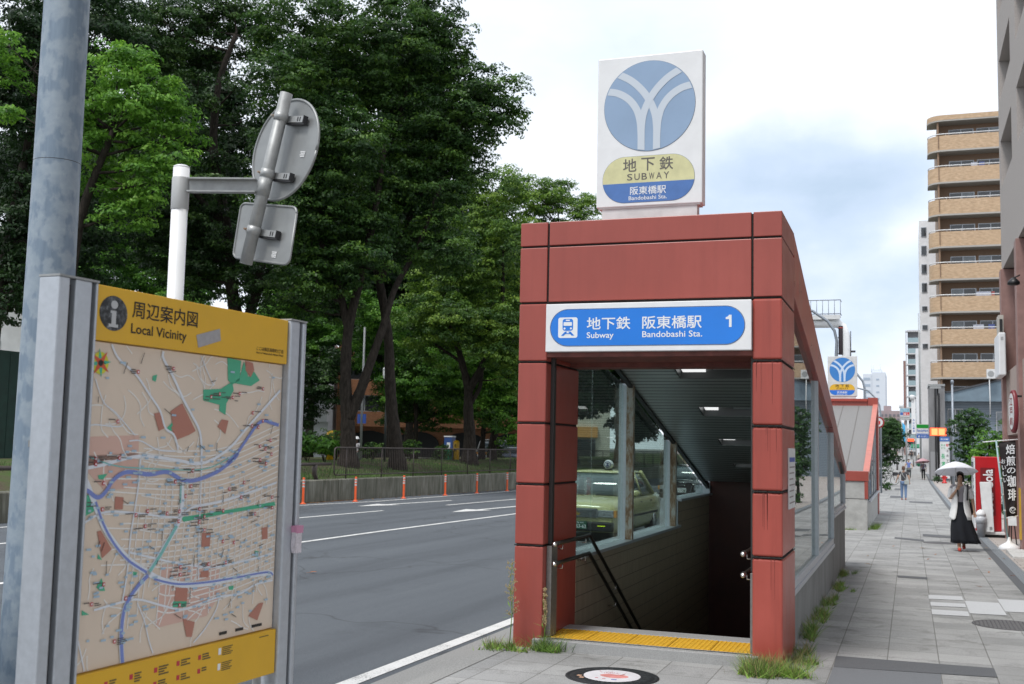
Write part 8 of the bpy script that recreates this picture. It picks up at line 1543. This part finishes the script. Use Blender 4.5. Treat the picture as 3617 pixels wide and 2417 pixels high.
def skirt_mesh(name, m, parent, rows):
    """rows: (centre xyz, rx, ry, fold)"""
    rings = []
    for (cx__, cy__, cz__, rx, ry, fo) in rows: rings.append([(cx__+rx*(1+fo*math.sin(7*a+.6))*math.cos(a), cy__+ry*(1+fo*math.sin(7*a+.6))*math.sin(a), cz__) for a in np.linspace(0, 2*math.pi, 42, endpoint=False)])
    mb = MB(); mb.loft(rings, caps=False); o = mb.build(name, m, parent); md = o.modifiers.new('cloth', 'SOLIDIFY'); md.thickness = .006; return o
def cloth_mat(name, c):
    m = bpy.data.materials.new(name); m.use_nodes = True; nt = m.node_tree; nt.nodes.clear(); o = nt.nodes.new('ShaderNodeOutputMaterial'); d = nt.nodes.new('ShaderNodeBsdfDiffuse'); t_ = nt.nodes.new('ShaderNodeBsdfTranslucent'); x = nt.nodes.new('ShaderNodeMixShader'); x.inputs[0].default_value = .3
    d.inputs[0].default_value = (*c, 1); t_.inputs[0].default_value = (*c, 1); nt.links.new(d.outputs[0], x.inputs[1]); nt.links.new(t_.outputs[0], x.inputs[2]); nt.links.new(x.outputs[0], o.inputs[0]); return m
def umbrella(label, hand, top, R, m, depth=.2, n=8, tilt=(0, 0, 1)):
    r = thing('umbrella', label, 'umbrella', tuple(hand)); ax = (Vector(top)-Vector(hand)).normalized(); a = Vector((1, 0, 0)); u = (a-ax*a.dot(ax)).normalized(); w = ax.cross(u); P = []
    for i in range(7):
        t = i/6; row = []
        for k in range(n*4+1):
            ph = 2*math.pi*k/(n*4); rib = abs(math.cos(ph*n/2)); rr = R*(1.1*t-.1*t*t)*(.945+.055*rib); dz = -depth*(.55*t*t+.45*t)*(.985+.015*rib) + (-.012*(1-rib)*t*0); row.append(Vector(top)+ax*dz+u*(rr*math.cos(ph))+w*(rr*math.sin(ph)))
        P.append(row)
    mb = MB(); mb.grid(P, 0, False); o = mb.build('canopy', m, r); o.data.polygons.foreach_set('use_smooth', [True]*len(o.data.polygons)); md = o.modifiers.new('cloth', 'SOLIDIFY'); md.thickness = .004
    mb = MB(); mb.tube([Vector(hand)-ax*.12, Vector(top)+ax*.05], .0065, 8); mb.build('shaft', STEEL, r); mb = MB(); mb.tube([Vector(hand)-ax*.16, Vector(hand)-ax*.02], .013, 8); mb.build('handle', BLACK, r)
    mb = MB()
    for k in range(n): mb.tube([P[j][k*4]-ax*.006 for j in range(7)], .003, 4)
    pieces(mb, 'rib', STEEL, r); return r
# the woman under the white umbrella
GREYT = mat('grey_striped_top', (.30, .28, .30), .85, 0, 60, .12, stretch=(1, 1, 6)); CARD = mat('white_cardigan', (.74, .74, .73), .85, 0, 15, .08); NAVY = mat('black_skirt', (.005, .0065, .011), .85, 0, 12, .3); REDS = mat('red_shoe', (.50, .05, .03), .4)
wbs = (.95, 24.2, G(.95, 24.2))
wm_, Wf, Kw = person('woman in a white cardigan and long black skirt walking under a white umbrella', wbs, 1.57, 0, dict(elR=(-.20, -.03, 1.05), wrR=(-.085, -.155, 1.23), elL=(.235, .03, 1.05), wrL=(.262, -.02, .83), knL=(.07, .04, .47), anL=(.06, .16, .13), toL=(.06, .06, .05), knR=(-.05, -.03, .48), anR=(-.035, -.03, .08), toR=(-.03, -.18, .03)), top=GREYT, shoe=REDS, hair_len=.13, fingers=True, sleeves=.3)
bx, by, bz = wbs; s_ = 1.57/1.6
skirt_mesh('skirt', NAVY, wm_, [(bx, by, bz+1.0*s_, .118, .095, 0), (bx, by, bz+.90*s_, .145, .118, .01), (bx+.01, by, bz+.70*s_, .18, .15, .03), (bx+.035, by+.01, bz+.45*s_, .22, .185, .08), (bx+.07, by+.02, bz+.25*s_, .245, .18, .12), (bx+.09, by+.03, bz+.165*s_, .262, .19, .14)])
mb = MB(); P = []
for i, (z, rx, ry, op) in enumerate(((1.335, .10, .078, .7), (1.30, .175, .105, .5), (1.18, .172, .128, .36), (1.02, .165, .124, .32), (.90, .178, .142, .34), (.80, .198, .160, .38), (.70, .215, .178, .48), (.64, .22, .185, .62))):
    P.append([(bx+rx*math.cos(a), by+ry*math.sin(a)+.003, bz+z*s_-(.03*math.cos(3*a) if i == 6 else 0)) for a in np.linspace(-math.pi/2+op, 1.5*math.pi-op, 30)])
mb.grid(P); o = mb.build('cardigan', CARD, wm_); md = o.modifiers.new('cloth', 'SOLIDIFY'); md.thickness = .008
for sd in 'LR':
    a, e = Vector(Kw['sh'+sd][:3]), Vector(Kw['el'+sd][:3]); skin_mesh('sleeve', CARD, wm_, {'a': Wf(tuple(a)+(.066,)), 'b': Wf(tuple(a.lerp(e, .55))+(.062,)), 'c': Wf(tuple(a.lerp(e, .98))+(.066,))}, [('a', 'b'), ('b', 'c')], 'a')
hR = Vector(Wf(Kw['hdR'])[:3]); umbrella('white umbrella held over the woman in the long black skirt', hR, (.865, 24.14, 1.625), .415, cloth_mat('white_umbrella_cloth', (.86, .87, .91)), .215)
sb_ = thing('shoulder_bag', 'black shoulder bag hanging from the left shoulder of the woman with the white umbrella', 'bag', (bx+.18, by+.14, bz+.9)); mb = MB(); q = [Vector((bx+.125, by-.115, bz+1.02)), Vector((bx+.135, by-.118, bz+1.2)), Vector((bx+.14, by-.07, bz+1.325)), Vector((bx+.145, by+.04, bz+1.34)), Vector((bx+.16, by+.13, bz+1.2)), Vector((bx+.17, by+.15, bz+1.0))]; mb.tube(q, .016, 8); mb.build('strap', BLACK, sb_); mb = MB(); mb.box(bx+.06, bx+.25, by+.145, by+.22, bz+.72, bz+.98); mb.build('pouch', BLACK, sb_, bevel=.03)
# others on the pavement
DGREY = mat('dark_grey_shirt', (.055, .055, .062), .85, 0, 12, .15); JEANS = mat('blue_jeans', (.13, .20, .33), .85, 0, 20, .2); BLUEV = mat('blue_vest', (.14, .20, .48), .8, 0, 20, .15); WSHIRT = mat('white_shirt', (.62, .64, .68), .8); PURP = mat('mauve_print_blouse', (.20, .17, .25), .8, 0, 30, .4); BLKT = mat('black_trousers', (.014, .014, .017), .85); BRSH = mat('brown_shoe', (.10, .05, .03), .5); KHAKI = mat('grey_green_shorts', (.12, .14, .13), .8)
gb = (-.28, 55.8, G(-.28, 55.8)); gw, Wg, Kg = person('woman in a dark grey t-shirt and jeans with a pale bag across her back', gb, 1.58, math.pi, dict(elR=(-.24, .06, 1.07), wrR=(-.26, .02, .86), elL=(.26, .04, 1.08), wrL=(.33, -.06, .90)), top=DGREY, bottom=JEANS, shoe=mat('red_brown_sandal', (.3, .07, .05), .5), hair=HAIR_B, hair_len=.10, sleeves=.55, wide=1.12)
cbg = thing('crossbody_bag', 'pale grey crossbody bag worn by the woman in the dark grey t-shirt', 'bag', (gb[0]+.12, gb[1]-.15, gb[2]+.85)); mb = MB(); mb.box(gb[0]+.03, gb[0]+.25, gb[1]-.19, gb[1]-.125, gb[2]+.74, gb[2]+.95); mb.build('pouch', mat('pale_grey_bag', (.36, .38, .36), .7), cbg, bevel=.02); mb = MB(); mb.tube([(gb[0]+.12, gb[1]-.14, gb[2]+.95), (gb[0]-.02, gb[1]-.125, gb[2]+1.15), (gb[0]-.10, gb[1]-.08, gb[2]+1.33), (gb[0]-.1, gb[1]+.05, gb[2]+1.33)], .013, 6); mb.build('strap', mat('pale_strap', (.4, .41, .4), .7), cbg)
# cyclist in a blue vest
def bicycle(label, c, ang, col, group=None):
    r = thing('bicycle', label, 'bicycle', c, group); b = Vector(c); f = Vector((math.sin(ang), -math.cos(ang), 0)); sx = Vector((f.y, -f.x, 0)); Q = lambda u, z, w=0: b+f*u+EZ*z+sx*w
    for u in (-.5, .52):
        mb = MB(); mb.tube([Q(u+.32*math.cos(a), .33+.32*math.sin(a)) for a in np.linspace(0, 6.2832, 25)], .018, 6); w_ = mb.build('wheel', TYRE, r); mb = MB()
        for k in range(8): mb.tube([Q(u, .33), Q(u+.3*math.cos(k*.785), .33+.3*math.sin(k*.785))], .003, 3)
        mb.build('spokes', STEEL, w_)
    mb = MB(); [mb.tube(p, .017, 8) for p in ([Q(-.5, .33), Q(-.08, .30), Q(.38, .72)], [Q(-.08, .30), Q(-.2, .78)], [Q(-.5, .33), Q(-.18, .66)], [Q(.52, .33), Q(.40, .72), Q(.36, .92)], [Q(-.17, .62), Q(.38, .70)])]; mb.build('frame', mat('bike_'+col, {'silver': (.4, .41, .42), 'dark': (.04, .045, .05)}[col], .4, .4), r)
    mb = MB(); mb.tube([Q(.18, .98, -.27), Q(.34, .98, -.2), Q(.36, .95, 0), Q(.34, .98, .2), Q(.18, .98, .27)], .014, 8); mb.build('handlebar', BLACK, r); mb = MB(); mb.loft([[Q(-.32+.0, .80+z, w) for w, z in ((-.09, 0), (.09, 0), (.07, .04), (-.07, .04))], [Q(-.08, .80+z, w) for w, z in ((-.03, 0), (.03, 0), (.025, .035), (-.025, .035))]], sm=False); mb.build('saddle', BLACK, r)
    mb = MB(); mb.obox(Q(.56, .78), f, sx, EZ, .13, .17, .11); mb.build('basket', ALU_D, r); return r
cyb = (-.08, 96, G(-.08, 96)); bicycle('bicycle ridden by the man in the blue vest', cyb, 0, 'silver')
person('man in a blue vest over a white shirt riding a bicycle towards the camera', (cyb[0], cyb[1]+.2, cyb[2]+.06), 1.68, 0, dict(hipL=(.085, -.02, .83), hipR=(-.085, -.02, .83), knL=(.12, -.30, .62), knR=(-.12, -.33, .70), anL=(.10, -.24, .20), anR=(-.10, -.22, .34), toL=(.10, -.36, .16), toR=(-.10, -.34, .30), elL=(.28, -.12, 1.08), elR=(-.28, -.12, 1.08), wrL=(.27, -.34, .97), wrR=(-.27, -.34, .97)), top=BLUEV, bottom=KHAKI, shoe=BRSH, hair_len=.01, sleeves=.12)
pb_ = (1.06, 99, G(1.06, 99)); pw, Wp, Kp = person('woman in a mauve blouse and black trousers under a pink umbrella', pb_, 1.56, 0, dict(elR=(-.2, -.05, 1.04), wrR=(-.06, -.17, 1.18)), top=PURP, bottom=BLKT, shoe=BRSH, hair_len=.05, sleeves=.9, wide=1.1)
umbrella('pink umbrella with a pale rim held by the woman in the mauve blouse', Vector(Wp(Kp['hdR'])[:3]), (.98, 98.9, 1.44), .62, mat('pink_umbrella_cloth', (.50, .30, .33), .7, 0, 3, .15), .34)
bicycle('bicycle standing at the kerb beside the leafy bush', (-1.5, 84, G(-1.5, 84)), 2.0, 'dark')
ORB = mat('orange_brown_skirt', (.30, .12, .06), .8); GRN2 = mat('dark_green_bag', (.02, .16, .08), .6)
CROWD = [(-1.96, 240, 'person in a white shirt at the left of the distant group', WSHIRT, KHAKI), (-1.5, 243, 'person in a white shirt and pale trousers second in the distant group', WSHIRT, mat('pale_trousers', (.45, .44, .42), .8)), (-.95, 239, 'person in a white shirt and dark trousers in the middle of the distant group', WSHIRT, BLKT),
         (.02, 241, 'person in a white shirt at the right of the distant group', WSHIRT, BLKT), (-2.05, 195, 'person in a dark top and orange brown skirt on the kerb side far away', DGREY, ORB), (-2.2, 166, 'person in a pale top with a dark bag striding across at the far kerb', WSHIRT, DGREY),
         (.28, 187, 'person all in dark clothes far up the pavement', DGREY, BLKT), (1.15, 158, 'person in a cream top by the far shop fronts', mat('cream_top', (.5, .45, .38), .8), BLKT)]
for i, (x, y, lb, tp_, bt_) in enumerate(CROWD):
    person(lb, (x, y, P_(y)), 1.66, math.pi if i % 3 else 0, dict(knL=(.09, -.10, .48), anL=(.09, -.12, .08), toL=(.09, -.25, .03), anR=(-.085, .22, .12), toR=(-.09, .1, .05)), top=tp_, bottom=bt_, shoe=BRSH, hair_len=.03, sleeves=.6, group='people walking far up the street')
gb2 = thing('green_bag', 'dark green round bag or bin standing by the far shop fronts', 'bag', (1.3, 152, .2)); mb = MB(); mb.lathe([(.25, 0), (.36, .2), (.36, .5), (.25, .72), (.05, .78)], (1.2, 152, P_(152)), 14); mb.build('sack', GRN2, gb2)
BOLM = mat('grey_bollard', (.18, .17, .17), .6)
for i, (x, y) in enumerate(((-1.3, 130), (-1.55, 175), (.45, 150))):
    bo = thing('bollard', ['nearest grey bollard on the kerb side beyond the bicycle', 'furthest grey bollard on the kerb side', 'grey bollard near the shop side of the far pavement'][i], 'bollard', (x, y, P_(y)), 'grey bollards far up the pavement'); mb = MB(); mb.lathe([(.10, 0), (.10, .75), (.085, .82), (.03, .86)], (x, y, P_(y)), 12); mb.build('post', BOLM, bo)
# man with a white hat in the park
hp_ = D_(816.5, 1050, 56); CHECK = mat('checked_shirt', (.50, .48, .50), .8, 0, 25, .45)
person('man in a white hat and pale checked shirt in the park beside the forked trunk', (hp_[0], hp_[1], .36), 1.62, 0, dict(elR=(-.24, -.05, 1.06), wrR=(-.2, -.22, .95), elL=(.24, -.05, 1.06), wrL=(.2, -.24, .95)), top=CHECK, bottom=KHAKI, shoe=BRSH, hair_len=.02, sleeves=.6, hat=WHITE, skin=mat('dark_skin', (.12, .06, .04), .6))  # skin tone darker than on the other figures
up2 = D_(692, 1020, 58); umbrella('pink and yellow umbrella glimpsed between the map board and the shrubs', Vector((up2[0], up2[1], 1.35)), (up2[0]+.05, up2[1], 2.1), .42, mat('pink_yellow_cloth', (.62, .34, .45), .7, 0, 1.5, .4), .25)

# ------------------------------------------------------------------ small things on the ground
mh = thing('painted_manhole', 'black manhole cover with a painted pink apple in front of the entrance', 'manhole cover', (-2.20, 8.56, G(-2.2, 8.56))); mc = Vector((-2.20, 8.56, G(-2.2, 8.56)-.003))
IRN = mat('cast_iron', (.035, .037, .040), .55, .5, 60, .3, .3, 120)
mb = MB(); mb.lathe([(.365, 0), (.365, .006), (.345, .010), (.335, .006), (.325, .006), (.318, .011), (.225, .011), (.222, .009)], mc, 56); ring_ = mb.build('ring', IRN, mh)
mb = MB(); mb.lathe([(.221, .002), (.221, .012), (.215, .0125)], mc, 48); mb.build('painted_disc', mat('painted_white', (.66, .64, .66), .5, 0, 12, .08), mh)
mb = MB(); ap_ = [(.105*math.cos(a)*(1+.08*math.cos(2*a)), -.01+.075*math.sin(a)-(.018*math.exp(-((a-math.pi/2)/.35)**2))) for a in np.linspace(0, 2*math.pi, 40, endpoint=False)]; mb.prism([mc+Vector((x+.02, y, .0127)) for x, y in ap_], (0, 0, .0006)); mb.build('apple', mat('apple_pink', (.62, .24, .22), .5, 0, 14, .25), mh)
mb = MB(); mb.prism([mc+Vector((x, y, .0135)) for x, y in ((.05, .035), (.062, .032), (.085, .08), (.075, .085))], (0, 0, .0006)); mb.build('stalk', mat('stalk_red', (.30, .06, .05), .6), mh)
mb = MB(); rg = np.random.RandomState(8)
for k in range(40): a = rg.uniform(0, 6.28); x, y = -.05+.05*rg.normal(), .10+.022*rg.normal(); mb.prism([mc+Vector((x, y, .0127)), mc+Vector((x+.012, y+.004*rg.normal(), .0127)), mc+Vector((x+.006, y+.008, .0127))], (0, 0, .0005))
for x, y in ((-.09, -.125), (-.03, -.135)): mb.prism([mc+Vector((x-.012, y-.01, .0127)), mc+Vector((x+.012, y-.01, .0127)), mc+Vector((x+.012, y+.008, .0127)), mc+Vector((x-.012, y+.008, .0127))], (0, 0, .0006))
mb.build('painted_marks', mat('mark_red', (.50, .12, .16), .6), mh); mb = MB(); mb.prism([mc+Vector((x, y, .0127)) for x, y in ((.03, -.15), (.07, -.15), (.07, -.13), (.03, -.13))], (0, 0, .0006)); mb.build('blue_mark', mat('mark_blue', (.04, .08, .4), .6), mh)
mb = MB()
for k in range(24): a = k*math.pi/12; mb.obox(mc+Vector((.27*math.cos(a), .27*math.sin(a), .0112)), (math.cos(a), math.sin(a), 0), (-math.sin(a), math.cos(a), 0), EZ, .03, .012, .0012)
pieces(mb, 'cast_pattern', mat('worn_iron', (.06, .062, .066), .45, .6), ring_)
mb = MB()
for x, y in ((-.235, -.10), (-.20, -.16)): mb.obox(mc+Vector((x, y, .0128)), EX, (0, 1, 0), EZ, .018, .02, .0008)
mb.build('tag_plate', mat('tag_brass', (.5, .30, .2), .6), ring_)
mh2 = thing('manhole_cover', 'plain dark round grated manhole cover at the right of the pavement', 'manhole cover', (1.0, 13.25, G(1.0, 13.25))); mc2 = Vector((1.0, 13.25, G(1.0, 13.25)-.003)); mb = MB(); mb.lathe([(.385, 0), (.385, .008), (.36, .010), (.355, .006), (.02, .006)], mc2, 48); mb.build('cover', mat('dull_iron', (.10, .098, .10), .7, .3, 30, .3), mh2); mb = MB()
for i in range(-8, 9):
    for j in range(-8, 9):
        if math.hypot(i, j) < 8.3: mb.obox(mc2+Vector((i*.041, j*.041, .0075)), EX, (0, 1, 0), EZ, .014, .014, .002)
mb.build('studs', mat('worn_stud', (.16, .155, .155), .6, .3), mh2)
mh3 = thing('manhole_cover', 'plain round manhole cover further up, left of the umbrella woman', 'manhole cover', (.5, 26.6, G(.5, 26.6))); m3 = Vector((.62, 26.4, G(.62, 26.4)-.002)); mb = MB(); mb.lathe([(.36, 0), (.36, .009), (.33, .010), (.02, .010)], m3, 40); mb.build('cover', mat('dull_iron', (.10, .098, .10), .7, .3, 30, .3), mh3)
# fallen leaves
rgl = random.Random(3); LF = [q_ for q_ in ((-.33, 24.6), (.22, 24.4), (1.02, 19.9), (1.18, 19.6), (-.69, 19.9), (-.55, 41.5), (.45, 22.9), (-.75, 21.7), (.3, 21.6), (1.36, 22.4), (1.48, 25.4), (1.62, 22.6), (-1.6, 7.9), (1.5, 19.2), (.9, 17.2))]
LCOL = [mat('leaf_russet', (.26, .09, .04), .7), mat('leaf_tan', (.36, .22, .10), .7), mat('leaf_orange', (.45, .14, .03), .7)]
def leaf(label, x, y, z, sz, m, a):
    mb = MB(); c_, s__ = math.cos(a), math.sin(a); pts = [(-1, 0), (-.5, .36), (.15, .42), (.7, .2), (1.05, 0), (.7, -.2), (.15, -.42), (-.5, -.36)]; P = [Vector((x+(c_*u-s__*v)*sz, y+(s__*u+c_*v)*sz, z+.006+abs(v)*sz*.6+.2*sz*max(0, u))) for u, v in pts]; mb.prism(P, (0, 0, .0015)); mb.tube([Vector((x-c_*sz, y-s__*sz, z+.006)), Vector((x-c_*sz*1.6, y-s__*sz*1.6, z+.004))], .0015, 4)
    return tag(mb.build('fallen_leaf', m), label, 'leaf', 'fallen leaves on the ground')
where = ['left of the umbrella woman, on the kerb side', 'just left of the umbrella woman', 'on the pavement right of the middle, near the drain', 'close to the drain at the right edge', 'near the weeds of the front entrance', 'level with the second entrance', 'between two slab joints before the umbrella woman', 'a little beyond the end of the front entrance', 'in the middle of the pavement past the dark patch', 'on the drain border before the banner stand', 'in the drain channel beside the banner stand', 'on the paving below the banner base', 'beside the painted manhole', 'on the drain at the lower right', 'near the pale new slabs']
for (x, y), wv in zip(LF, where): leaf('small dry brown leaf '+wv, x, y, G(x, y), rgl.uniform(.028, .05), rgl.choice(LCOL), rgl.uniform(0, 6.28))
q = D_(695, 1437, 9.5); yq = 13.0; leaf('orange leaf lying alone on the road beside the map board', -8.2, 14.4, G(-8.2, 14.4)-.118, .06, LCOL[2], .4)
# weeds at the feet of the columns and along the low wall
WEED = mat('weed_green', (.17, .29, .05), .7, 0, 5, .4); WEED_D = mat('weed_dry', (.30, .24, .11), .8, 0, 6, .3); WEED_B = mat('weed_bright', (.25, .40, .07), .7, 0, 5, .35)
def tuft(label, c, rx, ry, n, h0, h1, seed, dry=.15, m=WEED):
    if ry >= .45: n = int(n*.55); h1 *= .75
    r = thing('weed_tuft', label, 'weeds', c, 'weeds around the entrances'); z = c[2]
    cs = [(rng_.uniform(-.75, .75), rng_.uniform(-.75, .75), rng_.uniform(.12, .45)) for rng_ in [np.random.RandomState(seed)] for _ in range(9)]
    def fn(rg):
        q = cs[rg.randint(9)]; return c[0]+rx*(q[0]+rg.normal()*q[2]*.6), c[1]+ry*(q[1]+rg.normal()*q[2]*.6), z-.005
    blades(int(n*(1-dry)*.7), fn, h0*.6, h1*.8, .0032, m, 'green_blades', seed=seed, lean=1.9, parent=r); blades(int(n*.12), fn, h0*.5, h1*.55, .011, m, 'broad_leaves', seed=seed+11, lean=2.2, parent=r); blades(int(n*.25), fn, h0*.8, h1*1.0, .0042, mat('weed_deep', (.08, .16, .03), .7, 0, 5, .4), 'deep_green_blades', seed=seed+7, lean=1.2, parent=r); blades(int(n*dry), fn, h0, h1*1.1, .003, WEED_D, 'dry_blades', seed=seed+1, lean=1.1, parent=r); return r
def gz(x, y): return G(x, y)
tuft('big grassy weed tuft at the foot of the right red column', (-1.00, 9.25, gz(-1, 9.25)), .30, .22, 1700, .06, .20, 41, .22, WEED_B); tuft('smaller weeds round the outer corner of the right red column', (-.86, 10.1, gz(-.9, 10.1)), .14, .5, 700, .05, .18, 42, .25)
tuft('low weed tuft on the kerb at the left foot of the left red column', (-3.36, 9.32, gz(-3.3, 9.3)), .22, .16, 520, .04, .12, 43, .2, WEED_B); tuft('weed tuft at the inner foot of the left red column', (-3.0, 9.40, gz(-3, 9.4)), .17, .08, 420, .06, .2, 44, .05, WEED)
for i, (y, w, n, h, lb) in enumerate(((11.5, .5, 600, .28, 'tall weeds against the low grey wall nearest the column'), (12.8, .5, 520, .22, 'weeds against the low grey wall below the first window'), (14.2, .6, 600, .18, 'weeds against the low grey wall at its middle'), (16.0, .6, 700, .15, 'weeds against the low grey wall near its step'), (17.8, .7, 800, .15, 'weeds at the far end of the low grey wall'))): tuft(lb, (-.93, y, gz(-.93, y)), .09+.05*(i == 4), w, n, .05, h, 50+2*i, .2, WEED_B if i % 2 else WEED)
tuft('grass tuft at the foot of the second entrance', (-.93, 31.2, gz(-.9, 31)), .14, .9, 900, .08, .3, 70, .05, WEED_B); tuft('thin weeds along the front foot of the second entrance', (-1.6, 29.95, gz(-1.6, 30)), .5, .08, 300, .03, .1, 72, .1)
tuft('tiny weed in the paving joint beside the front entrance', (-.72, 15.6, gz(-.72, 15.6)), .03, .12, 60, .03, .07, 74, .0, WEED_B)
def seed_weed(label, base, h, m, seed, spread):
    """tall stem with a branching dry seed head"""
    r = thing('tall_weed', label, 'weeds', base); rg = random.Random(seed); b = Vector(base); st = MB(); hd = MB()
    stem = [b, b+Vector((.02, 0, h*.4)), b+Vector((-.01, .01, h*.75)), b+Vector((.015, 0, h))]; st.tube(stem, [.005, .004, .003, .0015], 5)
    for k in range(34):
        t = rg.uniform(.35, .98); p = b+Vector((.02*math.sin(t*3), 0, h*t)); d = Vector((rg.uniform(-1, 1), rg.uniform(-.6, .6), rg.uniform(.3, 1.1))).normalized(); L = spread*rg.uniform(.4, 1)*(1.15-t*.8); e = p+d*L; st.tube([p, p+d*L*.5+Vector((0, 0, .006)), e], [.0016, .0013, .001], 3, caps=False)
        for q in range(7): c = p+d*L*rg.uniform(.35, 1.05)+Vector((rg.uniform(-1, 1), rg.uniform(-1, 1), rg.uniform(-.6, 1)))*.012; hd.lathe([(.0005, -.007), (.0045, 0), (.0005, .008)], c, 4, sm=False)
    for k in range(16): t = rg.uniform(.03, .5); p = b+Vector((0, 0, h*t)); a = rg.uniform(0, 6.28); d = Vector((math.cos(a), math.sin(a)*.6, rg.uniform(-.1, .7))).normalized(); w = Vector((-d.y, d.x, 0)).normalized()*.007; L = rg.uniform(.05, .12); st.add([p, p+d*L*.5+w, p+d*L, p+d*L*.5-w], [(0, 1, 2, 3)])
    st.build('stem', WEED, r); hd.build('seed_head', m, r); return r
seed_weed('tall weed with airy dry seed heads before the left red column', (-3.33, 9.33, 0), .72, mat('straw_seed', (.40, .30, .16), .8), 5, .13); seed_weed('slender dry seed spike beside the steel guard of the left column', (-3.045, 9.41, 0), .52, mat('straw_seed', (.40, .30, .16), .8), 9, .045)
print('leaf faces', NLEAF, 'objects', len(bpy.data.objects))
